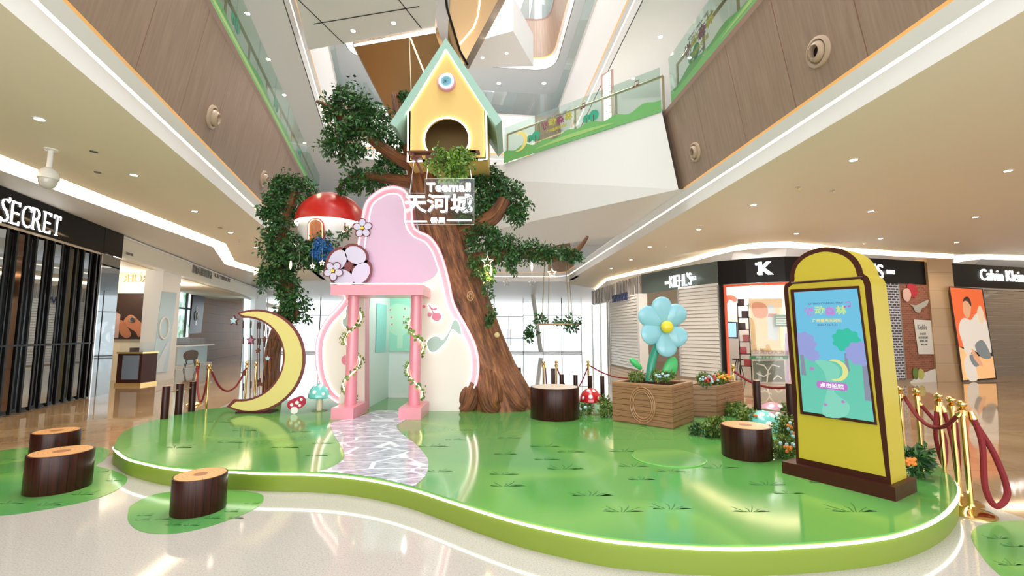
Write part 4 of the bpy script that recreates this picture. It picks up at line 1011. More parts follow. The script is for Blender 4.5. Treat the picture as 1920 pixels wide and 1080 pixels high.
Kp([(1408, 566), (1461, 566), (1464, 654), (1415, 652)], -0.24, mat('peach_poster', (0.72, 0.48, 0.26), 0.4, emis=(0.8, 0.5, 0.3), es=0.25), 'print', pf)
Kp([(1410, 570), (1424, 567), (1436, 572), (1440, 588), (1430, 597), (1414, 592)], -0.225, mat('orange_flower_print', (0.75, 0.25, 0.08), 0.4), 'flower_print', pf, True)
Kp([(1440, 572), (1450, 572), (1452, 586), (1459, 592), (1459, 638), (1440, 636), (1438, 592)], -0.225, mat('white_bottle_print', (0.66, 0.74, 0.82), 0.4), 'bottle_print', pf)
Kp([(1441, 588), (1457, 588), (1458, 594), (1440, 594)], -0.215, mat('amber_print', (0.6, 0.16, 0.05), 0.3), 'bottle_neck_print', pf)
gs = thing('notice_board', 'small green notice with white lines on the shop window', 'sign', onK(1465, 600, -0.1))
Kp([(1451, 590), (1480, 590), (1481, 612), (1453, 612)], -0.10, mat('green_sign', (0.02, 0.17, 0.07), 0.4), 'board', gs)
for yy in (594, 599, 603, 607): Kp([(1455, yy), (1476, yy), (1476, yy + 1.6), (1455, yy + 1.6)], -0.085, M['dots'], 'text_line', gs, th=0.004)
gb = thing('window_banner', 'green band with white characters across the shop window', 'banner', onK(1440, 670, -0.1))
Kp([(1405, 667), (1478, 667), (1478, 674), (1405, 674)], -0.10, mat('green_band', (0.05, 0.22, 0.10), 0.4), 'band', gb)
text('满赠正装满减优惠', 'letters', M['dots'], onp(1442, 670.5, ktan(1440)[0] + nn * -0.08, nn), dd, Z, 0.07, 0.75, 0.005, gb)
text('天没满光7天清退', 'letters', mat('tan_letters', (0.35, 0.2, 0.12), 0.4), onp(1442, 660, ktan(1440)[0] + nn * -0.08, nn), dd, Z, 0.13, 1.15, 0.005, gb)
ll = bpy.data.lights.new('shop_lamp', 'POINT'); ll.energy = 90; ll.color = (1, .93, .85); ll.shadow_soft_size = .2
lo = bpy.data.objects.new('shop_lamp', ll); COL.objects.link(lo); lo.location = K(1420, 2.9, -0.6)
# shelving tower with red boxes
sp = K(1392, 0, -0.6)
sv = thing('shelf_tower', 'slim dark shelf tower in the shop window', 'shelf', sp)
for sx in (-0.16, 0.16):
    mb = MB(); mb.box(sp + dd * sx + Z * 1.3, (0.03, 0.03, 2.6), ax=(dd, nn, Z)); mk('post', mb, M['blackm'], sv, flat=True)
for k in range(6):
    mb = MB(); mb.box(sp + Z * (0.5 + 0.4 * k), (0.36, 0.25, 0.025), ax=(dd, nn, Z)); mk('shelf', mb, M['blackm'], sv, flat=True)
for k in range(6):
    mb = MB(); hh = 0.22; mb.box(sp + dd * (0.05 * (-1) ** k) + Z * (0.5125 + 0.4 * k + hh / 2), (0.2, 0.16, hh), ax=(dd, nn, Z))
    bx = tag(mk('gift_box', mb, (M['redg'] if k in (0, 1, 2) else M['kbrown']), flat=True), '%s box on the %s shelf of the slim tower' % ('red' if k < 3 else 'brown', ['lowest', 'second', 'third', 'fourth', 'fifth', 'topmost'][k]), 'box', 'boxes on the shelf tower')
sr_ = thing('screen', 'blue and white advertising screen on the shop wall', 'screen', K(1372, 1.6, -0.9))
def K2(pts, off, m, name, parent, th=0.02):
    A, d_, n_ = ktan(1380); mb = MB(); mb.prism([onp(x, y, A + n_ * off, n_) for x, y in pts], n_ * th); return mk(name, mb, m, parent, flat=True)
K2([(1361, 603), (1383, 604), (1384, 635), (1364, 634)], -0.9, M['dark'], 'bezel', sr_, 0.04)
K2([(1363, 605), (1380, 606), (1381, 632), (1365, 632)], -0.85, emit('blue_screen', (0.35, 0.62, 0.95), 0.9), 'picture', sr_)
rd = tag(Kp([(1359, 556), (1372, 553), (1382, 560), (1378, 567), (1368, 562), (1362, 570)], -1.15, mat('red_scroll', (0.75, 0.12, 0.08), 0.4), 'wall_decal', None, True), 'red curled mural shape on the white shop wall', 'mural')
st_ = thing('bar_stool', 'dark iron stool inside the shop', 'stool', K(1378, 0, -0.5)); p = K(1378, 0, -0.5)
mb = MB(); mb.lathe([(0.17, 0.70), (0.17, 0.73), (0.0001, 0.735)], p, 20); mk('seat', mb, M['kbrown'], st_)
for k in range(4):
    a = PI / 4 + k * PI / 2; mb = MB(); mb.tube([p + V((0.05 * math.cos(a), 0.05 * math.sin(a), 0.69)), p + V((0.2 * math.cos(a), 0.2 * math.sin(a), 0))], 0.012, 6); mk('leg', mb, M['blackm'], st_)
wt = thing('window_mural', 'painted tree and swirls on a dark panel low in the shop window', 'mural', onK(1440, 700, -0.2))
Kp([(1411, 677), (1470, 676), (1472, 716), (1414, 716)], -0.22, mat('dark_grey_green_mural', (0.16, 0.17, 0.13), 0.4), 'panel', wt)
mb = MB(); A, d_, n_ = ktan(1440)
for l in ([(1438, 716), (1440, 695), (1432, 685), (1418, 682)], [(1440, 695), (1448, 684), (1462, 688)], [(1418, 700), (1432, 706), (1445, 700)], [(1450, 712), (1458, 704), (1466, 710)]): mb.tube([onp(x, y, A + n_ * -0.20, n_) for x, y in l], 0.022, 6)
mk('swirl_print', mb, M['cream'], wt)
ps = thing('cosmetic_display', 'pink and lilac product display beside the kiosk', 'display', K(1475, 0, -0.3))
for k, (x, c_) in enumerate(((1472, (0.5, 0.35, 0.6)), (1480, (0.75, 0.45, 0.6)), (1488, (0.6, 0.5, 0.75)))): Kp([(x, 625), (x + 6, 625), (x + 7, 718), (x + 1, 718)], -0.25, mat('display_tube', c_, 0.3), 'display_tube', ps, th=0.06)

# right of the kiosk: chain shutter, brick panel with paper poster
wallrun([K(1572, 0), K(1656, 0), K(1686, 0)], 0.1, ZB, M['brickw'], 'link_shutter', 0.04, label='steel link shutter between the kiosk and the brick panel', cat='shutter')
bp = thing('brick_panel', 'red brick printed panel beside the link shutter', 'panel', K(1718, 0.1))
A, d_, n_ = ktan(1720)
mb = MB(); a, b = K(1688, 0.12, 0.02), K(1748, 0.12, 0.02); mb.quad(a, b, V((b.x, b.y, ZB)), V((a.x, a.y, ZB))); mk('brick_face', mb, M['brick'], bp, flat=True)
def K3(pts, off, m, name, parent, sm=False, th=0.01):
    A, d3, n3 = ktan(1720); q = [onp(x, y, A + n3 * off, n3) for x, y in pts]
    if sm: q = smooth(q, 5)
    mb = MB(); mb.prism(q, n3 * th); return mk(name, mb, m, parent, flat=True)
pp = thing('paper_poster', 'white paper poster with grey lettering on the brick panel', 'poster', K(1730, 1.0, 0.05))
PAP = mat('white_paper', (0.74, 0.72, 0.67), 0.6)
K3([(1713, 599), (1746, 601), (1755, 664), (1722, 664)], 0.04, PAP, 'paper', pp)
A, d3, n3 = ktan(1720)
for s_, yy, hh, ww in (("Kiehl's", 613, 0.17, 0.42), ('FINEST', 626, 0.07, 0.3), ('APOTHECARY', 633, 0.07, 0.46), ('SKINCARE', 639, 0.07, 0.38), ('SINCE 1851', 646, 0.05, 0.3)): text(s_, 'letters', TG, onp(1729 + (yy - 613) * 0.12, yy, A + n3 * 0.055, n3), d3, Z, hh, ww, 0.004, pp)
fd = thing('fruit_decal', 'pomegranate, skull and avocado cutouts on the brick panel', 'decal', K(1705, 2.0, 0.04))
K3([(1700, 535), (1712, 533), (1720, 543), (1717, 555), (1706, 556)], 0.04, mat('deep_red_print', (0.45, 0.02, 0.04), 0.4), 'pomegranate', fd, True)
K3([(1694, 543), (1702, 541), (1708, 552), (1703, 565), (1695, 562), (1692, 550)], 0.055, mat('cream_red_print', (0.70, 0.45, 0.38), 0.4), 'cut_pomegranate', fd, True)
K3([(1706, 570), (1718, 572), (1740, 562), (1736, 574), (1728, 578), (1724, 586), (1716, 584), (1712, 576)], 0.04, mat('grey_print', (0.45, 0.43, 0.38), 0.5), 'winged_skull', fd, True)
K3([(1712, 692), (1718, 690), (1722, 700), (1718, 712), (1712, 706)], 0.05, mat('avocado_print', (0.12, 0.22, 0.03), 0.4), 'avocado', fd, True)
K3([(1722, 694), (1728, 692), (1733, 701), (1729, 711), (1722, 708)], 0.055, mat('avocado_flesh', (0.5, 0.5, 0.12), 0.4), 'avocado_half', fd, True)
K3([(1712, 712), (1735, 698), (1768, 690), (1773, 718), (1712, 719)], 0.05, PAP, 'ribbon_scroll', fd, True)
# stone column
ca = K(1749, 0, 0.1); 
mb = MB(); q0, q1 = atz(1758, 716, 0), atz(1806, 716, 0); mb.box(((q0.x + q1.x) / 2, q0.y + 0.35, 2.1), (q1.x - q0.x, 0.7, 4.2)); 
mb2 = MB(); a = V((q0.x, q0.y, 0)); b = V((q1.x, q1.y, 0)); mb2.quad(a, b, b + Z * 4.1, a + Z * 4.1); mb2.quad(b, b + V((0.4, .9, 0)), b + V((0.4, .9, 4.1)), b + Z * 4.1); mb2.quad(a + V((0, .9, 0)), a, a + Z * 4.1, a + V((0, .9, 4.1)))
mk('column', mb2, M['column'], kind='structure', flat=True)
# denim shop
c0 = atz(1776, 537, 3.18); c1 = atz(1920, 543, 3.18); dC = (c1 - c0); dC.z = 0; dC.normalize(); nC = V((dC.y, -dC.x, 0)); C0 = V((c0.x, c0.y, 0))
def Cp(px, py, off=0): return onp(px, py, C0 + nC * off, nC)
r = thing('shop_sign_board', 'black fascia with glowing white rounded letters at the right edge', 'sign', C0 + Z * 3.2)
mb = MB(); mb.prism([C0 + Z * 3.18, C0 + dC * 9 + Z * 3.18, C0 + dC * 9 + Z * 4.0, C0 + Z * 3.98], nC * 0.08); mk('fascia', mb, mat('black_fascia_matt', (0.012, 0.011, 0.010), 0.4, spec=0.2), r, flat=True)
a = Cp(1840, 519, 0.1); b = Cp(1925, 524, 0.1)
text('Calvin Klein Jeans', 'letters', M['sign'], a + dC * 1.72 + Z * 0.02, dC, Z, 0.52, 3.5, 0.04, r, bold=-0.005)
pj = thing('lightbox_poster', 'orange backlit denim poster of two seated persons beside the stone column', 'poster', V((Cp(1830, 700).x, Cp(1830, 700).y, 0.1)))
PY = 14.9
def Pj(pts, off, m, name, sm=True):
    q = [onp(x, y, C0 + nC * (0.35 + off), nC) for x, y in pts]
    if sm: q = smooth(q, 5)
    mb = MB(); mb.prism(q, nC * 0.008); return mk(name, mb, m, pj, flat=True)
Pj([(1779, 537), (1842, 541), (1869, 711), (1804, 716)], 0, M['dark'], 'frame', False)
def backlit(name, c, s=0.8): return mat(name, tuple(x * .5 for x in c), 0.4, emis=c, es=s * .8)
Pj([(1781, 539), (1840, 543), (1858, 655), (1798, 650)], 0.015, backlit('orange_backdrop', (0.80, 0.13, 0.03)), 'backdrop', False)
Pj([(1798, 650), (1830, 668), (1861, 668), (1866, 708), (1806, 713)], 0.016, backlit('peach_backdrop', (0.92, 0.48, 0.20)), 'backdrop', False)
skn = backlit('poster_skin', (0.78, 0.38, 0.20), 0.7); shirt = backlit('poster_pale_denim', (0.75, 0.66, 0.56), 0.75); jean = backlit('poster_blue_denim', (0.22, 0.24, 0.24), 0.6); hair = backlit('poster_dark_hair', (0.06, 0.025, 0.015), 0.4)
Pj([(1806, 560), (1813, 559), (1819, 566), (1820, 580), (1817, 594), (1812, 596), (1806, 584)], 0.03, skn, 'head')
Pj([(1805, 566), (1808, 558), (1815, 557), (1820, 566), (1820, 574), (1815, 566), (1809, 564)], 0.04, hair, 'hair')
Pj([(1800, 604), (1808, 596), (1820, 600), (1828, 590), (1836, 586), (1848, 600), (1856, 640), (1858, 662), (1846, 648), (1838, 648), (1834, 660), (1826, 658), (1812, 664), (1804, 640), (1798, 620)], 0.03, shirt, 'denim_shirts')
Pj([(1832, 588), (1834, 576), (1838, 574), (1843, 584), (1846, 600), (1838, 606)], 0.04, backlit('poster_blond_hair', (0.85, 0.62, 0.42), 0.7), 'blond_head')
Pj([(1828, 648), (1842, 638), (1856, 662), (1856, 672), (1840, 670)], 0.045, jean, 'jeans')
Pj([(1812, 668), (1824, 664), (1834, 678), (1830, 690), (1832, 712), (1816, 712), (1808, 684)], 0.045, shirt, 'pale_jeans')
Pj([(1818, 666), (1830, 666), (1838, 680), (1830, 688), (1822, 680)], 0.055, jean, 'knee_patch')
Pj([(1822, 654), (1834, 668), (1842, 684), (1838, 686), (1826, 672)], 0.06, skn, 'forearm')
slats('roller_shutter', [Cp(1846, 600, 0.0) * 1.0, Cp(1846, 600, 0) + dC * 7], 0.1, 3.15, mat('mirror_slats', (0.42, 0.38, 0.34), 0.12, 0.9), 'horizontal metal slat shutter at the right edge of the photo', 0.16)

#@@PART3
# ------------------------------------------------------------------ the stage
SZ = 0.2
front = [(214, 835), (220, 843), (240, 856), (277, 866), (320, 874), (387, 879), (433, 880), (500, 883), (567, 884), (640, 888), (707, 897), (773, 912), (840, 933), (907, 954), (973, 973), (1040, 988), (1107, 1001), (1173, 1010), (1280, 1018), (1380, 1021), (1480, 1018), (1580, 1011), (1663, 1000), (1713, 986), (1747, 972), (1773, 955), (1790, 935), (1795, 918), (1790, 902), (1773, 884), (1755, 870), (1725, 852)]
back = [(1640, 820), (1560, 800), (1480, 785), (1300, 768), (1180, 758), (1050, 752), (900, 745), (790, 741), (640, 741), (560, 748), (430, 762), (353, 772), (300, 785), (260, 797), (230, 811)]
so_ = smooth([atz(x, y, SZ) for x, y in front + back], 4)
stage = thing('stage', 'low curved green stage with lime side and a white light line along its edge', 'stage', V((0, 6, 0)))
mb = MB(); mb.prism([V((p.x, p.y, 0.0)) for p in so_], (0, 0, SZ - 0.012)); mk('stage_body', mb, M['rim'], stage, ang=40)
mb = MB(); mb.prism([V((p.x, p.y, SZ - 0.012)) for p in so_], (0, 0, 0.012)); mk('green_top', mb, M['turf'], stage, flat=True)
fl = smooth([atz(x, y, SZ) for x, y in front], 5, False)
cen = V((0, 6, 0))
mb = MB(); mb.tube([V((p.x, p.y, SZ - 0.028)) + (V((p.x, p.y, 0)) - V((0, 7.0, 0))).normalized() * 0.006 for p in fl], 0.010, 6); mk('light_line', mb, M['led'], stage)
pth = [(706, 770), (690, 775), (668, 783), (630, 790), (620, 797), (626, 815), (638, 835), (646, 855), (636, 868), (616, 879), (600, 884), (640, 887), (707, 896), (773, 911), (781, 908), (797, 893), (803, 875), (800, 857), (778, 832), (752, 812), (744, 798), (762, 786), (772, 772), (745, 770)]
mb = MB(); mb.prism(smooth([atz(x, y, SZ + 0.001) for x, y in pth], 5), (0, 0, 0.003)); mk('stone_path', mb, M['stone'], stage, flat=True)
def tuft(mb, px, py, z, s=1.0, seed=0):
    r_ = random.Random(seed); c = atz(px, py, z); 
    for a, l in ((-1.3, .07), (-0.9, .11), (-0.45, .16), (0.05, .13), (0.4, .20), (0.85, .14), (1.25, .09), (1.45, .12)):
        l *= s * r_.uniform(0.8, 1.2); b = c + V((0.05 * a * s, 0, 0)); t = b + V((math.sin(a) * l * 1.1, math.cos(a) * l * 0.9, 0)); m_ = (b + t) / 2 + V((0.02 * s * (1 if a > 0 else -1), 0.02 * s, 0))
        w0 = V((0.004 * s + 0.001, 0, 0)); mb.prism([b - w0, m_ - w0, t, m_ + w0, b + w0], (0, 0, 0.0012))
mb = MB()
tf = [(945, 852), (950, 822), (1020, 838), (1020, 862), (1065, 848), (1055, 880), (940, 890), (945, 912), (1105, 930), (1200, 900), (1185, 875), (1167, 847), (1255, 885), (1255, 955), (1345, 878), (1405, 960), (1435, 910), (1600, 960), (1475, 926), (1165, 960), (805, 838), (820, 885), (860, 807), (455, 808), (560, 810), (425, 830), (530, 840), (600, 832), (680, 900), (405, 792), (850, 825), (1100, 790), (1220, 800), (590, 855), (330, 840), (1550, 905), (1640, 950), (1040, 905), (720, 820)][:36]
for i, (x, y) in enumerate(tf): 
    if 628 < x < 790 and y > 790: continue
    tuft(mb, x, y, SZ + 0.0005, 0.8 + 0.3 * ((i * 7) % 3) / 2, i)
tag(mk('printed_grass', mb, M['tuft'], stage, flat=True), kind='stuff')
# floor decals
def decal(pts, label, tufts, z=0.001):
    r = thing('floor_decal', label, 'floor decal', atz(pts[0][0], pts[0][1], 0))
    q = smooth([atz(x, y, z) for x, y in pts], 6); mb = MB(); mb.prism(q, (0, 0, 0.002)); mk('green_print', mb, M['turf2'], r, flat=True)
    mb = MB(); 
    for i, (x, y, s) in enumerate(tufts): tuft(mb, x, y, z + 0.002, s, i + 50)
    tag(mk('printed_grass', mb, M['tuft'], r, flat=True), kind='stuff'); return r
decal([(240, 962), (250, 945), (300, 925), (400, 917), (480, 924), (494, 938), (470, 958), (400, 985), (330, 1000), (270, 998), (243, 982)], 'green oval floor decal under the single log stool in front of the stage', [(268, 967, .4), (300, 975, .4), (322, 985, .4), (355, 986, .4), (395, 972, .4), (430, 960, .4), (470, 945, .4), (262, 976, .4), (440, 972, .4)])
decal([(-60, 905), (-20, 872), (90, 842), (175, 838), (205, 845), (196, 862), (180, 873), (205, 880), (238, 895), (225, 915), (180, 935), (100, 953), (0, 967), (-60, 960)], 'large bright green floor decal under the two log stools at the left', [(15, 945, .7), (85, 948, .7), (150, 928, .7), (210, 902, .5), (190, 885, .4)])
decal([(-80, 860), (0, 845), (80, 838), (130, 846), (120, 868), (20, 880), (-80, 885)], 'darker green decal behind the back log stool at the left edge', [(20, 862, .4)], 0.0005)
decal([(1821, 1000), (1850, 982), (1920, 976), (2000, 985), (2040, 1060), (1960, 1110), (1880, 1082), (1835, 1035)], 'green floor decal cut off by the bottom right corner of the photo', [(1870, 1010, .5), (1900, 1025, .5), (1895, 1060, .5)])
# log stools
def log(x, y, z, r, h, label, top='rings', name='log_stool', grp='log stools'):
    p = V((x, y, z)); t = thing(name, label, 'log stool', p, grp)
    mb = MB(); mb.lathe([(r * 0.985, 0), (r, 0.01), (r, h - 0.01), (r * 0.99, h), (r * 0.93, h + 0.001)], p, 56); mk('bark_side', mb, M['barkp'], t)
    mb = MB(); mb.lathe([(r * 0.935, h - 0.002), (r * 0.93, h + 0.003), (0.0001, h + 0.003)], p, 48); mk('sawn_top', mb, M[top], t)
    if top == 'rings':
        mb = MB(); mb.lathe([(r * 0.27, h + 0.002), (r * 0.26, h + 0.0045), (0.0001, h + 0.0045)], p, 32); mk('heartwood', mb, M['heart'], t)
        mb = MB()
        for a, l0 in ((2.4, 0.55), (-0.9, 0.6)): 
            d = V((math.cos(a), math.sin(a), 0)); s_ = V((-d.y, d.x, 0)) * 0.004; mb.prism([p + d * (r * l0) + Z * (h + .003), p + d * (r * .93) + s_ + Z * (h + .003), p + d * (r * .93) - s_ + Z * (h + .003)], (0, 0, 0.001))
        mk('crack', mb, M['heart'], t, flat=True)
    return t
log(-2.847, 4.31, 0.003, 0.215, 0.31, 'log stool standing alone on the oval green decal in front of the stage')
log(-4.686, 4.88, 0.003, 0.263, 0.37, 'nearer and larger of the two log stools at the left')
q = atz(102, 809, 0.36); log(q.x, q.y + 0.03, 0.003, 0.235, 0.36, 'back log stool at the left, half hidden by the larger one')
log(2.681, 5.358, SZ, 0.264, 0.345, 'low log stool on the stage between the kiosk and the wooden planters')
log(0.716, 7.771, SZ, 0.408, 0.50, 'wide log table with a pale sawn top beside the tree roots', 'rings2')
q = aty(1722, 772, 5.0)
t = log(q.x + 0.02, 5.6, SZ, 0.13, 0.62, 'tall slim dark post standing behind the kiosk next to the gold stands', name='log_post')

# fence posts at the rim of the stage
def fence(pts, label, rails, r=0.055, tops=None):
    t = thing('post_fence', label, 'fence', pts[0][0])
    for i, (p, h) in enumerate(pts):
        mb = MB(); mb.lathe([(r, 0), (r, h - 0.008), (r * 0.96, h)], p, 20); po = mk('post', mb, M['barkp'], t)
        mb = MB(); mb.lathe([(r * 0.95, h + 0.001), (0.0001, h + 0.002)], p, 20); mk('sawn_top', mb, M['rings'] if tops is None else tops, po)
    for a, b, z in rails:
        mb = MB(); mb.tube([pts[a][0] + Z * z, pts[b][0] + Z * z], 0.012, 8); mk('rail', mb, MAT_RAIL, t)
    return t
def gp(px, py, top): p = atz(px, py, SZ); return (p, aty(px, top, p.y).z - SZ)
fence([gp(308, 785, 724), gp(334, 777, 719), gp(359, 771, 715)], 'fence of three short dark log posts at the left end of the stage', [(0, 1, 0.42), (1, 2, 0.42)])
def gq(px, Y, top): a = aty(px, top, Y); return (V((a.x, Y, SZ)), a.z - SZ)
fence([gq(973, 9.3, 689), gq(1037, 9.3, 691), gq(1053, 9.0, 702), gq(1079, 9.0, 703), gq(1106, 9.0, 704), gq(1129, 9.0, 705)], 'fence of six dark log posts along the back of the stage behind the log table', [(0, 1, 0.30), (2, 3, 0.36), (3, 4, 0.36), (4, 5, 0.16)], 0.042)
fence([gq(1418, 7.4, 713), gq(1480, 7.0, 719)], 'pair of dark log posts on the stage between the planters and the kiosk', [(0, 1, 0.2)], 0.055)

# ------------------------------------------------------------------ mushrooms
def mushroom(px, py, capc, rx, h, m, label, z=SZ, cap_only=False, stemr=0.05):
    p = atz(px, py, z); t = thing('mushroom', label, 'mushroom', p, 'spotted toy mushrooms')
    zc = h * 0.48 if not cap_only else -0.02
    if not cap_only:
        mb = MB(); mb.lathe([(stemr * 2.6, 0), (stemr * 2.6, 0.006), (0.0001, 0.007)], p, 28); mk('base_plate', mb, M['rim'], t)
        mb = MB(); mb.lathe([(stemr * 0.9, 0.005), (stemr * 1.15, h * 0.15), (stemr, h * 0.35), (stemr * 0.8, h * 0.56)], p, 20); mk('stem', mb, M['stem'], t)
    hc = h - zc
    prof = [(0.0001, zc + hc * .10)] if not cap_only else []
    n = 12
    if not cap_only: prof += [(rx * 0.6, zc + hc * 0.06), (rx * 0.93, zc - hc * 0.02)]
    prof += [(rx * math.cos(PI / 2 * k / n) if k < n else 0.0001, zc + hc * (0.04 + 0.96 * math.sin(PI / 2 * k / n))) for k in range(n + 1)]
    mb = MB(); mb.lathe(prof, p, 36); cap = mk('cap', mb, m, t)
    for a, e, s in ((-1.75, .45, .19), (-0.9, .3, .15), (-2.5, .32, .15), (-1.2, 1.0, .17), (-2.2, 1.05, .16), (-0.3, .75, .16), (2.8, .8, .15), (1.6, .6, .17)):
        c = V((math.cos(a) * math.cos(e) * rx, math.sin(a) * math.cos(e) * rx, zc + hc * (0.04 + 0.96 * math.sin(e)))); n_ = V((math.cos(a) * math.cos(e) / rx, math.sin(a) * math.cos(e) / rx, math.sin(e) / hc)).normalized(); o_ = n_.orthogonal().normalized()
        mb = MB(); mb.ball(p + c - n_ * 0.004, (rx * s, rx * s, 0.012), 14, ax=(o_, n_.cross(o_), n_)); mk('spot', mb, M['dots'], cap)
    return t
mushroom(599, 770, None, 0.205, 0.49, M['tealp'], 'teal spotted mushroom left of the pink gate')
mushroom(1108, 776, None, 0.195, 0.44, M['redg'], 'red spotted mushroom between the log table and the wooden planter', stemr=0.055)
mushroom(1432, 805, None, 0.27, 0.27, M['tealp'], 'teal spotted mushroom cap half sunk in the shrubs behind the low log stool', cap_only=True)
mushroom(1450, 786, None, 0.27, 0.27, M['pinkd'], 'dusky pink spotted mushroom cap behind the teal one', cap_only=True)

# ------------------------------------------------------------------ leaves
def leaves(mb, centre, rad, count, size, seed, droop=0.5, twigs=None, shell=0.55):
    """small folded leaves set along short twigs that leave the middle of the clump"""
    r_ = random.Random(seed); nt = max(6, count // 16); c = V(centre); R = V(rad)
    for _ in range(nt):
        while True:
            d = V((r_.gauss(0, 1), r_.gauss(0, 1), r_.gauss(0, 1)))
            if d.length > 0.1: break
        d.normalize(); s0 = r_.uniform(0.1, shell); s1 = r_.uniform(0.8, 1.12) if r_.random() < .72 else r_.uniform(1.1, 1.4)
        a = c + V((d.x * R.x, d.y * R.y, d.z * R.z)) * s0; b = c + V((d.x * R.x, d.y * R.y, d.z * R.z)) * s1 - Z * (droop * R.z * r_.uniform(0, .35))
        if twigs is not None and r_.random() < 0.5: twigs.tube([a, (a + b) / 2 + Z * 0.02, b], [0.006, 0.004, 0.002], 4, cap=False)
        t = (b - a).normalized(); sd = t.orthogonal().normalized(); sd2 = t.cross(sd)
        for k in range(16):
            u = (k + r_.random()) / 16; p = a + (b - a) * u; an = k * 2.4 + r_.random(); o = sd * math.cos(an) + sd2 * math.sin(an)
            dr = (o + t * 0.5 - Z * droop * r_.uniform(0.2, 1.2)).normalized(); w = dr.cross(V((r_.gauss(0, 1), r_.gauss(0, 1), r_.gauss(0, 1)))).normalized()
            Lf = size * r_.uniform(0.7, 1.25); W = Lf * 0.26; n_ = dr.cross(w) * (W * 0.35); p = p + o * size * 0.25
            mb.add([p, p + dr * Lf * .45 + w * W + n_, p + dr * Lf, p + dr * Lf * .45 - w * W + n_], [(0, 1, 2), (0, 2, 3)])
def fol(parent, blobs, m, size, seed, name='foliage', dens=1.0, droop=0.6, depth=0.6):
    for i, (px, py, rx, ry, Y) in enumerate(blobs):
        c = aty(px, py, Y); k = Y / FPX; mb = MB(); tw = MB()
        cnt = int(rx * ry * PI * (k * k) / (size * size) * 17 * dens)
        leaves(mb, c, (rx * k * 1.02, max(0.12, min(rx, ry) * k * depth * 1.6), ry * k * 1.02), cnt, size, seed + i, droop, tw)
        o = mk(name, mb, m, parent, flat=True)
        if tw.v: mk('twigs', tw, M['bark'], o)

# ------------------------------------------------------------------ the big tree
def pxtube(mb, pts, n=5, seg=18, wob=0.0, seed=1):
    """pts: (px, py, radius in px, distance)"""
    c = [aty(x, y, Y) for x, y, r, Y in pts]; r0 = [r * Y / FPX for x, y, r, Y in pts]
    cs = smooth(c, n, False); rs = []
    N_ = len(pts)
    for i in range(N_ - 1):
        for k in range(n): rs.append(r0[i] + (r0[i + 1] - r0[i]) * k / n)
    rs.append(r0[-1]); b0 = len(mb.v); mb.tube(cs, rs, seg)
    if wob:
        for j, cc in enumerate(cs):
            for k in range(seg):
                i = b0 + j * seg + k; a = 2 * PI * k / seg; f_ = 1 + wob * (math.sin(a * 3 + j * 0.12 + seed) * 0.6 + math.sin(a * 5 + seed * 2 + j * 0.2) * 0.4); mb.v[i] = cc + (mb.v[i] - cc) * f_
    return mb
tree = thing('tree', 'large sculpted tree with brown carved trunk, spreading roots and dark green foliage', 'tree', atz(930, 765, SZ))
mb = MB(); pxtube(mb, [(938, 772, 66, 8.9), (932, 745, 58, 8.9), (915, 700, 52, 8.9), (893, 640, 48, 8.9), (872, 575, 46, 8.9), (850, 510, 43, 8.9), (832, 450, 40, 8.9), (808, 385, 33, 8.85), (788, 320, 24, 8.8), (772, 280, 17, 8.8), (758, 240, 14, 8.85), (748, 205, 11, 8.9), (742, 180, 10, 8.95)], 6, 32, 0.07)
mk('trunk', mb, M['bark'], tree, ang=60)
for pts in ([(935, 700, 26, 8.7), (955, 735, 24, 8.55), (972, 760, 20, 8.45), (985, 768, 10, 8.42)], [(915, 700, 26, 8.6), (920, 740, 26, 8.4), (925, 764, 20, 8.3), (935, 772, 9, 8.25)], [(890, 700, 24, 8.7), (880, 740, 24, 8.5), (872, 764, 16, 8.4), (862, 771, 7, 8.35)], [(950, 690, 18, 9.0), (985, 745, 16, 9.0), (1005, 762, 10, 8.95), (1020, 768, 4, 8.9)]):
    mb = MB(); pxtube(mb, pts, 6, 16, 0.06, 3); mk('root', mb, M['bark'], tree, ang=60)
for pts in ([(850, 450, 26, 8.9), (890, 428, 19, 8.8), (925, 405, 16, 8.75), (940, 385, 13, 8.7), (945, 374, 12, 8.7)],
            [(862, 505, 26, 8.9), (905, 490, 20, 8.7), (940, 476, 14, 8.6), (985, 474, 11, 8.6), (1030, 481, 10, 8.6), (1065, 478, 8, 8.6), (1088, 462, 5, 8.6), (1102, 443, 2.5, 8.6)],
            [(785, 315, 16, 8.8), (735, 290, 12, 8.6), (690, 255, 10, 8.5), (640, 220, 7, 8.4), (612, 198, 4, 8.4), (594, 190, 3, 8.4)],
            [(790, 345, 16, 8.8), (730, 335, 10, 8.8), (680, 332, 8, 8.8), (650, 338, 5, 8.8), (638, 350, 4, 8.8), (635, 362, 2.5, 8.8)],
            [(835, 420, 20, 9.0), (870, 360, 14, 9.1), (905, 330, 8, 9.2)]):
    mb = MB(); pxtube(mb, pts, 6, 14, 0.05, 5); mk('branch', mb, M['bark'], tree, ang=60)
mb = MB(); c = aty(882, 555, 8.37); k_ = [c + V((0.055 * math.cos(a), 0, 0.085 * math.sin(a))) for a in [2 * PI * k / 20 for k in range(20)]]; mb.tube(k_, 0.012, 6, True); mb.tube([c + (p - c) * .5 for p in k_], 0.010, 6, True); mk('knot', mb, mat('knot_wood', (0.42, 0.24, 0.12), 0.5), tree)
mb = MB(); c = aty(932, 628, 8.36); mb.ball(c, (0.05, 0.02, 0.05), 12); mk('broken_twig', mb, mat('pale_wood', (0.6, 0.45, 0.22), 0.5), tree)
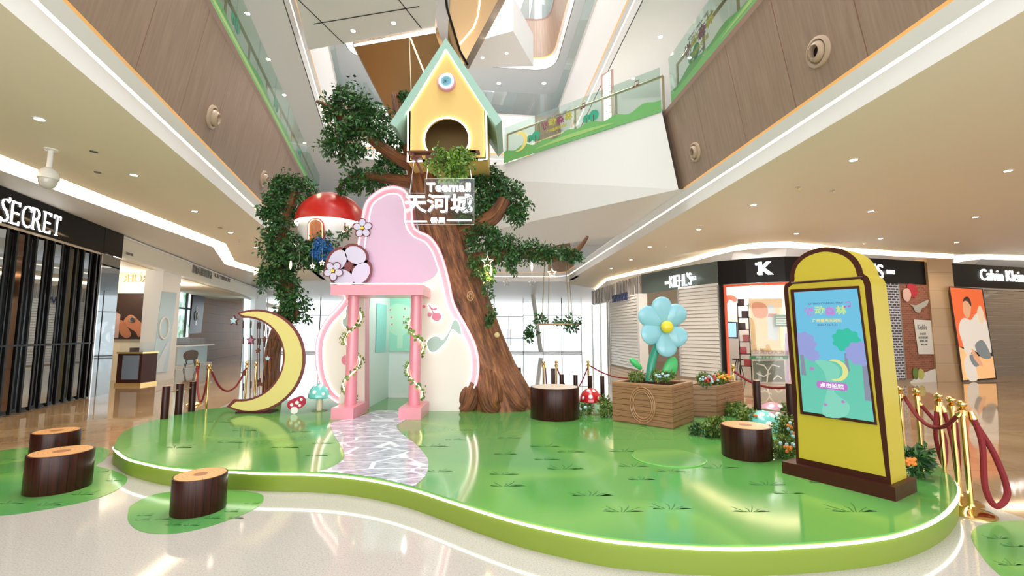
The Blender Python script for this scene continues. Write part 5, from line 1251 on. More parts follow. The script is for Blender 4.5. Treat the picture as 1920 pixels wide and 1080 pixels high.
fol(tree, [(655, 205, 52, 48, 8.4), (645, 262, 44, 42, 8.4), (700, 235, 40, 42, 8.5), (690, 335, 46, 24, 8.8), (725, 312, 34, 22, 8.8), (648, 350, 18, 16, 8.8), (762, 190, 16, 24, 8.9), (742, 268, 16, 24, 8.7), (640, 180, 20, 16, 8.4)], M['leaf'], 0.092, 11)
fol(tree, [(925, 350, 52, 38, 9.0), (962, 375, 34, 30, 8.8), (885, 325, 34, 22, 9.0), (905, 445, 36, 30, 8.5), (885, 400, 26, 28, 8.6), (965, 400, 22, 18, 8.7), (925, 385, 30, 22, 8.9)], M['leaf'], 0.092, 31)
fol(tree, [(945, 470, 40, 28, 8.5), (990, 468, 40, 22, 8.5), (1040, 477, 42, 16, 8.5), (1072, 480, 24, 14, 8.5), (900, 500, 22, 22, 8.45), (916, 515, 12, 20, 8.4), (960, 497, 12, 18, 8.4)], M['leaf'], 0.072, 41)
fol(tree, [(915, 545, 9, 18, 8.4), (922, 580, 7, 20, 8.35), (920, 603, 10, 8, 8.35)], M['leaf'], 0.07, 51, dens=0.6)

# left tree behind the moon cutout
t2 = thing('tree', 'smaller sculpted tree behind the moon cutout, its crown wrapped round the mushroom house', 'tree', V((aty(512, 700, 9.0).x, 9.0, SZ)))
mb = MB(); pxtube(mb, [(509, 768, 17, 9.0), (508, 700, 14, 9.0), (515, 640, 13, 9.0), (533, 590, 12, 9.0), (540, 545, 13, 9.0), (531, 500, 12, 9.0), (530, 450, 10, 9.0), (540, 400, 9, 9.0), (556, 360, 7, 9.0)], 6, 18, 0.08); mk('trunk', mb, M['bark'], t2, ang=60)
for pts in ([(531, 500, 10, 9.0), (560, 470, 8, 9.0), (600, 448, 8, 9.0), (650, 440, 6, 9.0)], [(548, 560, 5, 8.9), (556, 580, 4, 8.8), (552, 600, 2, 8.8)]):
    mb = MB(); pxtube(mb, pts, 5, 12, 0.05); mk('branch', mb, M['bark'], t2, ang=60)
fol(t2, [(550, 355, 46, 28, 9.0), (526, 400, 36, 30, 8.9), (518, 450, 34, 40, 8.9), (560, 470, 48, 36, 8.8), (520, 500, 30, 34, 8.9), (600, 478, 40, 28, 8.7), (548, 575, 34, 40, 8.9), (500, 520, 16, 24, 8.9), (508, 385, 20, 26, 8.9), (625, 490, 24, 20, 8.7), (540, 530, 22, 22, 8.9), (530, 345, 18, 24, 9.0)], M['leaf'], 0.092, 71)
fol(t2, [(610, 448, 22, 20, 8.5), (645, 436, 12, 12, 8.5)], M['leaf'], 0.07, 91, dens=0.7)
fol(t2, [(606, 468, 20, 24, 8.45)], M['blueflower'], 0.05, 95, name='blue_blossom')

# ------------------------------------------------------------------ mushroom house
YH = 8.55
mh = thing('mushroom_house', 'round toy house with a glossy red cap roof hanging in the left foliage', 'toy house', aty(618, 448, YH + 0.5))
c0 = aty(620, 448, YH + 0.6); kk = (YH + 0.6) / FPX; zb = aty(620, 450, YH).z; ze = aty(620, 408, YH).z; zt_ = aty(620, 370, YH + 0.6).z
c0 = V((c0.x, YH + 0.6, 0)); rb = 57 * kk
mb = MB(); mb.lathe([(rb * 0.95, zb), (rb, zb + 0.05), (rb * 1.02, ze)], c0, 48); mk('wall', mb, mat('white_house_wall', (0.78, 0.77, 0.76), 0.35), mh)
mb = MB(); mb.lathe([(rb * 0.6, ze)] + [(rb * 1.13 * math.cos(PI / 2 * k / 14) + 0.0001, ze + (zt_ - ze + 0.08) * math.sin(PI / 2 * k / 14)) for k in range(15)], c0, 48); mk('cap_roof', mb, M['capred'], mh)
mb = MB(); mb.tube([c0 + V((rb * 1.10 * math.cos(a), rb * 1.10 * math.sin(a), ze - 0.012)) for a in [2 * PI * k / 48 for k in range(48)]], 0.014, 6, True); mk('light_rim', mb, M['led'], mh)
def onwall(px, py, rr=1.02):
    # point on the round wall facing the camera
    x = (aty(px, py, YH).x - c0.x) / rb; x = max(-.98, min(.98, x)); y = c0.y - rb * rr * math.sqrt(1 - x * x); z = aty(px, py, YH).z
    return V((c0.x + x * rb * rr, y, z))
def wallpatch(pts, rr, m, name, sub=None):
    q = smooth([onwall(x, y, rr) for x, y in pts], 4) ; mb = MB(); mb.prism(q, (0, -0.02, 0)); return mk(name, mb, m, mh if sub is None else sub, flat=True)
DW = noisy('orange_door_wood', (0.36, 0.12, 0.05), (0.50, 0.20, 0.09), 6, 0.4, (8, 8, 0.8))
dd_ = [(580, 452), (580, 425), (584, 415), (594, 411), (604, 415), (608, 425), (608, 452)]
mb = MB(); q = [onwall(x, y, 1.03) for x, y in dd_]; mb.prism(q, (0, -0.03, 0)); door = mk('door', mb, DW, mh, flat=True)
mb = MB(); mb.tube([p + V((0, -0.03, 0)) for p in smooth(q, 3, False)], 0.014, 6); mk('door_frame', mb, M['capred'], mh)
mb = MB(); mb.tube([p + V((0.0, -0.045, 0)) for p in smooth([c_ + (p - c_) * 0.9 for c_ in [sum(q, V()) / len(q)] for p in q], 3, False)], 0.006, 5); mk('door_light', mb, M['ledw'], mh)
wc = onwall(640, 422, 1.03); mb = MB(); mb.tube([wc + V((0.095 * math.cos(a), -0.01, 0.10 * math.sin(a))) for a in [2 * PI * k / 24 for k in range(24)]], 0.010, 6, True); mk('window_rim', mb, M['ledw'], mh)
mb = MB(); mb.box(wc, (0.18, 0.02, 0.02)); mb.box(wc, (0.02, 0.02, 0.19)); mk('window_bars', mb, M['maroon'], mh, flat=True)

# ------------------------------------------------------------------ birdhouse
YB = 8.0
bh = thing('birdhouse', 'tall yellow birdhouse with sage green roof, clock and white light outline in the treetop', 'birdhouse', aty(838, 302, YB))
P_ = lambda x, y, Y=YB: aty(x, y, Y)
face = [P_(837, 92), P_(912, 208), P_(914, 299), P_(765, 304), P_(766, 208)]
ctr = P_(838, 262); k_ = YB / FPX; R_ = 44 * k_
hole = [ctr + V((R_ * math.cos(a), 0, R_ * math.sin(a) * 1.0)) for a in [2 * PI * k / 40 for k in range(40)]]
mb = MB(); mb.prism([face, hole], (0, 0.06, 0)); mk('front_wall', mb, M['yellow'], bh, flat=True)
mb = MB(); DB = 1.1
for a, b in ((1, 2), (3, 4)): mb.prism([face[a], face[b], face[b] + V((0, DB, 0)), face[a] + V((0, DB, 0))], (-0.04 if a == 1 else 0.04, 0, 0))
mb.prism([face[2], face[3], face[3] + V((0, DB, 0)), face[2] + V((0, DB, 0))], (0, 0, 0.04)); mk('side_walls', mb, M['yellow'], bh, flat=True)
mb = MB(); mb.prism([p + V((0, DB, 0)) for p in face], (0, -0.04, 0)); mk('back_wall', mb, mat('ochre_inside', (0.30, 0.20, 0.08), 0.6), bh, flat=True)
apex_o, apex_i = P_(837, 76), P_(837, 94); le_o, le_i = P_(733, 235), P_(745, 243); re_o, re_i = P_(941, 229), P_(930, 240)
for nm, o, i in (('roof_slope', le_o, le_i), ('roof_slope', re_o, re_i)):
    mb = MB(); mb.prism([apex_o, o, i, apex_i], (0, DB + 0.35, 0)); 
    for v in range(len(mb.v)): mb.v[v] += V((0, -0.08, 0))
    mk(nm, mb, M['sage'], bh, flat=True)
mb = MB()
for l in ([P_(766, 208), P_(837, 95), P_(911, 208)], [P_(766, 205), P_(765, 304), P_(792, 303)], [P_(911, 205), P_(913, 299), P_(897, 300)]): mb.tube([p + V((0, -0.02, 0)) for p in l], 0.016, 6)
mk('light_outline', mb, M['led'], bh)
mb = MB(); mb.tube([p + V((0, -0.02, 0)) for p in hole[-8:] + hole[:28]], 0.015, 6); mk('hole_light', mb, M['led'], bh)
ck = P_(838, 157); AX = (V((1, 0, 0)), Z, V((0, -1, 0)))
mb = MB(); mb.lathe([(17.5 * k_, 0), (17.5 * k_, 0.09), (15 * k_, 0.1), (11 * k_, 0.09)], ck, 36, ax=AX); ckb = mk('clock', mb, M['pinkd'], bh)
mb = MB(); mb.lathe([(11.0 * k_, 0.093), (0.0001, 0.094)], ck, 36, ax=AX); mk('dial', mb, M['clockf'], ckb, flat=True)
mb = MB(); mb.tube([ck + V((13 * k_ * math.cos(a), -0.102, 13 * k_ * math.sin(a))) for a in [2 * PI * k / 36 for k in range(36)]], 0.016, 6, True); mk('clock_light', mb, M['led'], ckb)
mb = MB(); c = ck + V((0, -0.098, 0)); mb.tube([c + V((-0.045, 0, 0.02)), c, c + V((-0.05, 0, -0.03))], 0.006, 5); mk('hands', mb, M['dark'], ckb)
dk = thing('timber_deck', 'broken dark red wooden boards under the birdhouse', 'deck', P_(820, 300))
for (x0, y0, x1, y1, w_) in ((766, 289, 900, 288, .09), (772, 299, 792, 297, .09), (776, 292, 794, 330, .10), (800, 302, 880, 300, .3), (880, 288, 893, 288, .1)):
    a, b = P_(x0, y0, 7.95), P_(x1, y1, 7.95); d = (b - a).normalized(); mb = MB(); mb.box((a + b) / 2 + V((0, -0.05, 0)), ((b - a).length, 0.14, w_ * 0.4), ax=(d, V((0, 1, 0)), d.cross(V((0, 1, 0))))); mk('board', mb, M['brownd'], dk, flat=True)
bx = thing('foliage_bush', 'bright green spray of leaves hanging from the front of the birdhouse', 'foliage', P_(845, 300, 7.75))
fol(bx, [(845, 302, 42, 28, 7.7), (848, 325, 30, 14, 7.7), (868, 290, 22, 14, 7.7)], M['leafb'], 0.075, 111)
mb = MB(); mb.tube([P_(800, 290, 7.9), P_(845, 300, 7.75), P_(880, 292, 7.8)], 0.012, 6); mk('stem', mb, M['bark'], bx)
# cables
for x, y0, y1, xx, lb in ((767, 60, 175, 771, 'pale vertical suspension cable left of the birdhouse'), (778, 305, 360, 770, 'thin wire hanging from the birdhouse deck')):
    mb = MB(); mb.tube([P_(x, y0, 8.6), P_(xx, y1, 8.6)], 0.008, 6); tag(mk('cable', mb, M['stem'] if x == 767 else M['alu']), lb, 'cable')

# ------------------------------------------------------------------ hanging neon sign
YS = 7.5
ns = thing('neon_sign', 'clear acrylic sign with glowing white mall name hanging before the tree trunk', 'sign', aty(824, 420, YS))
q = [(797, 335), (889, 335), (889, 421), (757, 421), (757, 362), (797, 362)]
mb = MB(); mb.prism([aty(x, y, YS) for x, y in q], (0, 0.012, 0)); mk('acrylic_board', mb, M['acrylic'], ns, flat=True)
mb = MB(); mb.tube([aty(x, y, YS - 0.004) for x, y in q], 0.005, 4, True); mk('board_edge', mb, M['alu'], ns)
def nt(body, x0, x1, yc, hpx, bold): 
    a, b = aty(x0, yc, YS - 0.03), aty(x1, yc, YS - 0.03); text(body, 'letters', M['sign'], (a + b) / 2, (1, 0, 0), Z, hpx * YS / FPX, (b - a).length, 0.03, ns, bold=bold)
nt('Teemall', 800, 882, 351, 17, 0.015); nt('天河城', 758, 886, 381, 36, 0.012); nt('番禺', 807, 834, 413, 11, 0.0)
mb = MB(); mb.tube([aty(758, 415, YS - .03), aty(800, 415, YS - .03)], 0.012, 6); mk('light_bar', mb, M['sign'], ns); mb = MB(); mb.tube([aty(838, 413, YS - .03), aty(884, 413, YS - .03)], 0.012, 6); mk('light_bar', mb, M['sign'], ns)
mb = MB(); 
for x, y, x2, y2 in ((800, 336, 803, 300), (884, 336, 880, 300), (768, 362, 776, 305)): mb.tube([aty(x, y, YS), aty(x2, y2, YS + 0.35)], 0.003, 4)
mk('hanging_wire', mb, M['alu'], ns)

# ------------------------------------------------------------------ pink gate
YG = 8.35
gate = thing('gate_facade', 'tall rounded pink and cream gate front with glowing white outlines', 'gate', atz(745, 762, SZ))
outl = [(634, 758), (612, 742), (597, 712), (591, 674), (593, 636), (608, 602), (630, 577), (648, 552), (662, 510), (668, 465), (676, 415), (682, 385), (694, 367), (715, 353), (737, 348), (756, 353), (768, 368), (774, 393), (776, 420), (784, 431), (806, 442), (823, 464), (835, 495), (844, 530), (850, 560), (858, 580), (876, 612), (892, 645), (899, 680), (896, 715), (884, 742), (866, 758)]
door_px = [(684, 553), (776, 553), (776, 762), (684, 762)]
def offset(pts, d):
    n = len(pts); out = []; cx = sum(p[0] for p in pts) / n; cy = sum(p[1] for p in pts) / n
    ar = sum(pts[i][0] * pts[(i + 1) % n][1] - pts[(i + 1) % n][0] * pts[i][1] for i in range(n)); sg = 1 if ar > 0 else -1
    for i in range(n):
        a, b = pts[i - 1], pts[(i + 1) % n]; tx, ty = b[0] - a[0], b[1] - a[1]; l = math.hypot(tx, ty); out.append((pts[i][0] - ty / l * d * sg * -1 * -1, pts[i][1] + tx / l * d * sg))
    return out
inn_ = offset(outl, 15)
dpo = [(862, 775), (776, 775), (776, 553), (684, 553), (684, 775), (638, 775)]
O3 = spx(outl, YG, 5, False) + [aty(x, y, YG) for x, y in dpo]; I3 = spx(inn_, YG - 0.005, 5, False) + [aty(x, y, YG - .005) for x, y in dpo]
for q_ in (O3, I3):
    for p_ in q_: p_.z = max(p_.z, SZ + 0.001)
low = min(p.z for p in O3); 
mb = MB(); mb.prism(O3, (0, 0.26, 0)); mk('pink_border', mb, M['pink'], gate)
mb = MB(); mb.prism(I3, (0, -0.015, 0)); mk('cream_face', mb, M['pinkw'], gate, flat=True)
up_ = offset(outl, 19)
ul = [p for p in up_ if p[1] < 470 and p[0] > 600]
lil = [(668, 520), (672, 470), (690, 400), (700, 378), (718, 366), (737, 362), (752, 368), (760, 385), (762, 425), (772, 440), (798, 452), (812, 474), (822, 500), (812, 520), (780, 534), (740, 545)]
mb = MB(); mb.prism(spx(lil, YG - .022, 4), (0, -0.006, 0)); mk('lilac_inlay', mb, M['pinkl'], gate, flat=True)
for ol in (offset(outl, 3), inn_):
    o = spx(ol, YG - 0.025, 5, False); mb = MB(); mb.tube(o, 0.009, 6); mk('neon_line', mb, M['led'], gate)
# reveal and inner room
RM = mat('pale_mint_room', (0.74, 0.84, 0.80), 0.5)
def wq(px, py, Y): return aty(px, py, Y)
xl, xr = aty(684, 650, YG).x, aty(776, 650, YG).x; zt2 = aty(700, 553, YG).z; YR = 10.1; xrr = xr + 0.55
room = thing('inner_room', 'pale mint booth seen through the gate opening with a green picture on its back wall', 'booth', V(((xl + xr) / 2, 9.3, SZ)))
mb = MB(); mb.prism([V((xl - .45, YR, SZ)), V((xrr, YR, SZ)), V((xrr, YR, zt2 + .3)), V((xl - .45, YR, zt2 + .3))], (0, 0.05, 0)); mk('back_wall', mb, RM, room, flat=True)
mb = MB(); mb.prism([V((xl - .02, YG + .26, SZ)), V((xl - 0.02, YR, SZ)), V((xl - .02, YR, zt2 + .3)), V((xl - .02, YG + .26, zt2 + .3))], (-0.05, 0, 0)); mb.prism([V((xrr, YG + .26, SZ)), V((xrr, YR, SZ)), V((xrr, YR, zt2 + .3)), V((xrr, YG + .26, zt2 + .3))], (0.05, 0, 0)); mk('side_wall', mb, RM, room, flat=True)
mb = MB(); mb.prism([V((xl - .05, YG + .26, zt2 + .3)), V((xrr, YG + .26, zt2 + .3)), V((xrr, YR, zt2 + .3)), V((xl - .05, YR, zt2 + .3))], (0, 0, 0.03)); mk('roof_panel', mb, RM, room, flat=True)
pc = [aty(x, y, YR - 0.02) for x, y in [(721, 552), (776, 552), (776, 658), (719, 658)]]; mb = MB(); mb.prism(pc, (0, -0.02, 0)); pic = mk('green_picture', mb, M['mint2'], room, flat=True)
mb = MB(); mb.prism(smooth([aty(x, y, YR - 0.045) for x, y in [(722, 590), (735, 572), (752, 570), (770, 578), (778, 600), (765, 622), (748, 630), (728, 618)]], 4), (0, -0.004, 0)); mb.box(aty(750, 640, YR - .05), (0.12, 0.01, 0.3)); mk('tree_silhouette', mb, mat('soft_mint_print', (0.50, 0.82, 0.62), 0.5), pic, flat=True)
for k, (x, y) in enumerate(((732, 581), (759, 579), (734, 595), (757, 594), (735, 608), (757, 606))):
    mb = MB(); mb.lathe([(0.02, 0), (0.0001, 0.003)], aty(x, y, YR - 0.055), 10, ax=AX); mk('pink_dot', mb, M['note_p'], pic, flat=True)
mb = MB(); mb.prism([V((xl - .012, 9.05, aty(700, 570, 9.3).z)), V((xl - .012, 9.75, aty(700, 570, 9.3).z)), V((xl - .012, 9.75, aty(700, 660, 9.3).z)), V((xl - .012, 9.05, aty(700, 660, 9.3).z))], (0.01, 0, 0)); mk('side_picture', mb, mat('aqua_picture', (0.30, 0.66, 0.62), 0.4), room, flat=True)
mb = MB(); mb.box(((xl + xrr) / 2, YR - 0.02, SZ + .04), (xrr - xl, 0.03, 0.08)); mk('skirting', mb, M['white'], room, flat=True)
ll = bpy.data.lights.new('room_lamp', 'POINT'); ll.energy = 16; ll.color = (.92, 1, .97); ll.shadow_soft_size = .15
lo = bpy.data.objects.new('room_lamp', ll); COL.objects.link(lo); lo.location = ((xl + xrr) / 2, 9.2, 2.45)
# portico
po = thing('portico', 'pink portico with two round columns on box plinths before the gate', 'portico', V((aty(705, 780, 7.9).x, 7.9, SZ)))
YP = 7.62
def bxp(x0, y0, x1, y1, Y, dep, m, name): 
    a, b = aty(x0, y0, Y), aty(x1, y1, Y); mb = MB(); mb.box(((a.x + b.x) / 2, Y + dep / 2, (a.z + b.z) / 2), (abs(b.x - a.x), dep, abs(a.z - b.z))); return mk(name, mb, m, po, flat=True)
li = bxp(620, 534, 793, 553, YP, 0.72, M['pink'], 'lintel')
a, b = aty(620, 533, YP), aty(793, 533, YP)
mb = MB(); mb.tube([a + Z * .012, b + Z * .012, b + V((0, .72, .012))], 0.010, 6); mk('light_line', mb, M['led'], po)
for x0, x1, cx_t, cx_b in ((620, 662, 664, 655), (747, 789, 781, 776)):
    a, b = aty(x0, 785, 7.55), aty(x1, 785, 7.55); cxm = aty((cx_t + cx_b) / 2, 660, 7.9).x
    hh = aty(x0, 765, 7.55).z - SZ
    mb = MB(); mb.box(((a.x + b.x) / 2, 7.55 + .36, SZ + hh / 2), (b.x - a.x, 0.72, hh)); mk('plinth', mb, M['pink'], po, flat=True)
    mb = MB(); mb.lathe([(0.098, SZ + hh), (0.098, aty(700, 553, YP).z)], (cxm, 7.92, 0), 32); mk('column', mb, M['pink'], po)
# ivy with fairy light tube round each column
for cx_, hand, lab in ((aty(659.5, 660, 7.9).x, 1, 'ivy garland with warm light tube wound round the left pink column'), (aty(778.5, 660, 7.9).x, -1, 'ivy garland with warm light tube wound round the right pink column')):
    iv = thing('ivy_garland', lab, 'garland', V((cx_, 7.92, SZ + .25)), 'ivy garlands on the gate columns')
    pts = []; n = 60
    for k in range(n + 1):
        u = k / n; a = -PI / 2 + hand * (u * 2 * PI * 2.0 + 0.4) + (PI * 0.8 if hand > 0 else PI); pts.append(V((cx_ + 0.125 * math.cos(a) * 1.05, 7.92 + 0.125 * math.sin(a), SZ + 0.25 + u * 1.55)))
    mb = MB(); mb.tube(pts, 0.010, 6); mk('light_tube', mb, M['ledw'], iv)
    mb = MB(); r_ = random.Random(5 + hand)
    for k in range(150):
        p = pts[r_.randrange(n)] ; o = V((p.x - cx_, p.y - 7.92, 0)).normalized(); p = p + o * r_.uniform(.01, .07) + V((r_.uniform(-.03, .03), 0, r_.uniform(-.05, .05)))
        t_ = V((r_.gauss(0, 1), r_.gauss(0, .3), r_.gauss(0, 1))).normalized(); w = t_.cross(o + V((0, 0, .3))).normalized(); s_ = r_.uniform(.028, .05)
        mb.add([p, p + t_ * s_ * .5 + w * s_ * .6, p + t_ * s_ * 1.2, p + t_ * s_ * .5 - w * s_ * .6, p - t_ * s_ * .2], [(0, 1, 2), (0, 2, 3), (0, 3, 4), (0, 4, 1)])
    mk('ivy_leaves', mb, M['leafb'] if hand < 0 else M['leafs'], iv, flat=True)
# notes and flowers on the facade
def facepart(pts, m, name, lab=None, Y=YG - 0.022, th=0.02, sm=True, out=None, n=5):
    o = spx(pts, Y, n) if sm else [aty(x, y, Y) for x, y in pts]; mb = MB(); mb.prism(o, (0, -th, 0)); ob = mk(name, mb, m, gate, flat=True)
    if out: mb = MB(); mb.tube([p - V((0, th * .5, 0)) for p in o], 0.006, 5, True); mk('halo_light', mb, M['led'], ob)
    return ob
def ell(cx, cy, rx, ry, n=10, a0=0): return [(cx + rx * math.cos(a0 + 2 * PI * k / n), cy + ry * math.sin(a0 + 2 * PI * k / n)) for k in range(n)]
facepart([(811, 588), (811, 586), (803, 572), (805, 571), (812, 578), (820, 576), (818, 582), (812, 581), (815, 586), (824, 587), (828, 594), (824, 601), (816, 602), (810, 597)], M['note_p'], 'music_note', out=True)
facepart([(801, 641), (812, 631), (824, 632), (830, 637), (843, 620), (849, 603), (856, 600), (862, 610), (865, 627), (858, 625), (848, 618), (838, 638), (828, 650), (815, 660), (805, 657)], M['note_g'], 'music_note', out=True)
facepart([(650, 578), (656, 572), (657, 600), (653, 612), (645, 611), (643, 600), (649, 594)], M['note_g'], 'music_note', out=True)
facepart(ell(648, 675, 7, 9), M['note_p'], 'music_note')
facepart(ell(806, 590, 4, 4), M['note_p'], 'small_flower'); facepart(ell(795, 575, 3, 3), M['note_p'], 'small_flower')
def flower(cx, cy, R, n, Y, mp, label, rot=0):
    t = thing('flower_cutout', label, 'flower cutout', aty(cx, cy, Y), None); k = Y / FPX
    def petal(sc_, off, m, nm, th=0.02):
        for i in range(n):
            a = rot + 2 * PI * i / n; c = aty(cx + R * .56 * math.cos(a), cy + R * .56 * math.sin(a), Y - off)
            mb = MB(); r1, r2 = R * .46 * k * sc_, R * (.62 if n == 4 else .40) * k * sc_; mb.prism([c + V((math.cos(a) * r1 * math.cos(b) - math.sin(a) * r2 * math.sin(b), 0, -(math.sin(a) * r1 * math.cos(b) + math.cos(a) * r2 * math.sin(b)))) for b in [2 * PI * j / 20 for j in range(20)]], (0, -th, 0)); mk(nm, mb, m, t, flat=True)
    petal(1.0, 0, M['maroon'], 'petal_rim'); petal(0.78, 0.022, mp, 'petal', 0.008)
    mb = MB(); mb.lathe([(R * .16 * k, 0), (R * .16 * k, .04), (0.0001, .04)], aty(cx, cy, Y), 16, ax=AX); mk('flower_centre', mb, M['yball'] if n > 4 else M['maroon'], t)
    return t
flower(655, 500, 44, 4, YG - 0.12, M['lilac'], 'big lilac and maroon flower cutout at the left shoulder of the gate', 0.5)
flower(625, 508, 19, 5, YG - 0.18, M['lilac'], 'small lilac flower cutout below and left of the big one', 0.3)
flower(680, 428, 19, 5, YG - 0.05, M['lilac'], 'small flower cutout with yellow centre above the big one', 0.9)

# ------------------------------------------------------------------ moon cutout
YM = 8.13
mo = thing('moon_cutout', 'yellow crescent moon cutout with dark brown edge and hanging stars on the stage', 'moon cutout', atz(478, 772, SZ))
kM = YM / FPX; cM = aty(475, 676, YM); X_ = V((1, 0, 0))
Rm = 95 * kM; rm = 75 * kM; dx, dy = -20 * kM, 4 * kM
cr = crescent(cM, X_, Z, Rm, rm, dx, dy, math.radians(112), math.radians(-118), 30)
mb = MB(); mb.prism(cr, (0, 0.05, 0)); mk('brown_edge', mb, M['maroon'], mo)
cr = crescent(cM + V((0, -0.004, 0)), X_, Z, Rm - 0.035, rm + 0.035, dx, dy, math.radians(109), math.radians(-114), 30)
mb = MB(); mb.prism(cr, (0, -0.004, 0)); mk('yellow_face', mb, M['yellow2'], mo, flat=True)
mb = MB(); mb.box((cM.x + 0.05, YM + .12, SZ + 0.015), (0.6, 0.3, 0.03)); mk('foot_plate', mb, M['kbrown'], mo, flat=True)
def star(c, R, m, parent, name='star', th=0.03, edge=None):
    pts = [c + V((R * (1 if k % 2 == 0 else .48) * math.sin(PI * k / 5), 0, R * (1 if k % 2 == 0 else .48) * math.cos(PI * k / 5))) for k in range(10)]
    mb = MB(); mb.prism(pts, (0, th, 0)); o = mk(name, mb, edge or m, parent, flat=True)
    if edge: mb = MB(); mb.prism([c + (p - c) * .72 + V((0, -0.003, 0)) for p in pts], (0, -0.004, 0)); mk('star_face', mb, m, o, flat=True)
SB_ = mat('sky_blue_face', (0.38, 0.60, 0.70), 0.4)
star(aty(438, 601, YM), 0.10, SB_, mo, edge=M['maroon'])
for x, y0, y1, sy, sm_ in ((456, 600, 752, 700, 'b'), (470, 600, 748, 638, 'p'), (483, 602, 745, 658, 'd'), (487, 602, 742, 720, 'd'), (495, 606, 738, 636, 'r'), (502, 612, 732, 672, 'b2'), (509, 620, 726, 745, 'n')):
    mb = MB(); mb.tube([aty(x, y0, YM + .03), aty(x - 1, y1, YM + .03)], 0.006, 5)
    for yy in (y0 + 15, y0 + 45, y1 - 20): mb.lathe([(0.013, 0), (0.016, 0.06), (0.013, 0.12)], aty(x, yy, YM + .03), 8)
    mk('beaded_string', mb, M['kbrown'], mo)
    if sm_ in ('p', 'b2'): star(aty(x, sy, YM + 0.01), 0.09 if sm_ == 'p' else 0.07, mat('plum_star', (0.36, 0.16, 0.24), 0.4) if sm_ == 'p' else SB_, mo, edge=M['maroon'])
    elif sm_ != 'n': star(aty(x, sy, YM + 0.01), 0.05, M['brownd'], mo)
# toadstool cutout at its foot
tc = thing('toadstool_cutout', 'small flat red toadstool cutout with white dots at the foot of the moon', 'toadstool cutout', atz(552, 776, SZ))
mb = MB(); mb.prism(spx([(538, 760), (542, 752), (556, 745), (566, 743), (572, 750), (570, 760), (556, 768), (544, 768)], YM - .06), (0, .03, 0)); mk('cap', mb, mat('crimson_face', (0.45, 0.015, 0.06), 0.4), tc)
mb = MB(); mb.prism(spx([(547, 764), (556, 764), (558, 772), (552, 776), (545, 773)], YM - .075), (0, .03, 0)); mk('stem', mb, M['dots'], tc)
for x, y, r in ((547, 759, 3), (557, 755, 3.5), (565, 749, 2.5), (562, 760, 2.5)): mb = MB(); mb.lathe([(r * kM, 0), (r * kM, .005), (0.0001, .005)], aty(x, y, YM - .06), 14, ax=AX); mk('dot', mb, M['dots'], tc)

# ------------------------------------------------------------------ swing
YW = 8.5
sw = thing('swing', 'small wooden swing seat hanging on four ropes from the right branch, trimmed with leaves', 'swing', aty(1048, 608, YW))
a, b = aty(1008, 609, YW), aty(1085, 607, YW)
mb = MB(); mb.box((a + b) / 2, ((b - a).length, 0.2, 0.03), rz=0.0); mk('seat', mb, noisy('swing_wood', (0.25, 0.12, 0.05), (0.45, 0.26, 0.12), 5, 0.5), sw, flat=True)
for x0, y0, x1, y1, dy_ in ((1021, 490, 1016, 607, -.08), (1030, 492, 1028, 607, .08), (1061, 488, 1066, 606, -.08), (1065, 488, 1075, 606, .08)):
    mb = MB(); mb.tube([aty(x0, y0, YW + .05), aty(x1, y1, YW) + V((0, dy_, 0))], 0.007, 6); mk('rope', mb, mat('olive_rope', (0.22, 0.17, 0.09), 0.8), sw)
for x, y, rx, ry in ((1010, 600, 16, 14), (1000, 622, 12, 14), (1078, 598, 14, 12), (1070, 614, 16, 10), (992, 632, 8, 8), (1050, 600, 14, 6)):
    fol(sw, [(x, y, rx, ry, YW - .05)], M['leaf'], 0.07, int(x), name='leaf_spray', dens=0.45)

# hanging star ornaments and drops
def wirestar(px, py, Y, R, lb, top, m):
    r = thing('star_ornament', lb, 'ornament', aty(px, py, Y), 'hanging wire stars'); c = aty(px, py, Y)
    pts = [c + V((R * (1 if k % 2 == 0 else .42) * math.sin(PI * k / 5), 0, R * (1 if k % 2 == 0 else .42) * math.cos(PI * k / 5))) for k in range(10)]
    mb = MB(); mb.tube(pts, 0.006, 5, True); mk('wire_star', mb, m, r)
    mb = MB(); mb.tube([c + Z * R, aty(px, top, Y)], 0.002, 4); mk('thread', mb, M['alu'], r)
LS = emit('glowing_star', (1.0, 0.85, 0.6), 2.2)
for px, py, Y, R, lb, top, m in ((914, 491, 8.2, .11, 'lit star ornament nearest the trunk under the right branch', 470, LS), (1035, 512, 8.4, .09, 'star ornament hanging between the swing ropes', 485, LS), (950, 530, 8.8, .08, 'faint star ornament left of the swing before the far ceiling', 480, M['chrome']), (998, 530, 8.8, .08, 'faint star ornament just left of the swing ropes', 480, M['chrome']), (561, 497, 8.4, .085, 'dark wire star under the mushroom house', 455, M['steel']), (586, 499, 8.3, .05, 'small pale star right of the dark wire star', 455, LS), (604, 493, 8.3, .05, 'tiny pale star beside the blue blossoms', 455, LS)):
    wirestar(px, py, Y, R, lb, top, m)
for px, py, lb in ((921, 508, 'warm drop light under the lit branch by the trunk'), (997, 500, 'warm drop light hanging left of the swing'), (545, 497, 'warm drop light in the left foliage')):
    c = aty(px, py, 8.35); r = thing('drop_light', lb, 'light', c, 'warm drop lights in the trees')
    mb = MB(); mb.ball(c, (0.02, 0.02, 0.085), 12); mk('bulb', mb, M['ledw'], r)
    mb = MB(); mb.tube([c + Z * .08, c + Z * .25], 0.003, 5); mk('wire', mb, M['dark'], r)
br_l = bpy.data.lights.new('branch_spot', 'POINT'); br_l.energy = 14; br_l.color = (1, .7, .3); br_l.shadow_soft_size = .05
o = bpy.data.objects.new('branch_spot', br_l); COL.objects.link(o); o.location = aty(918, 512, 8.3)

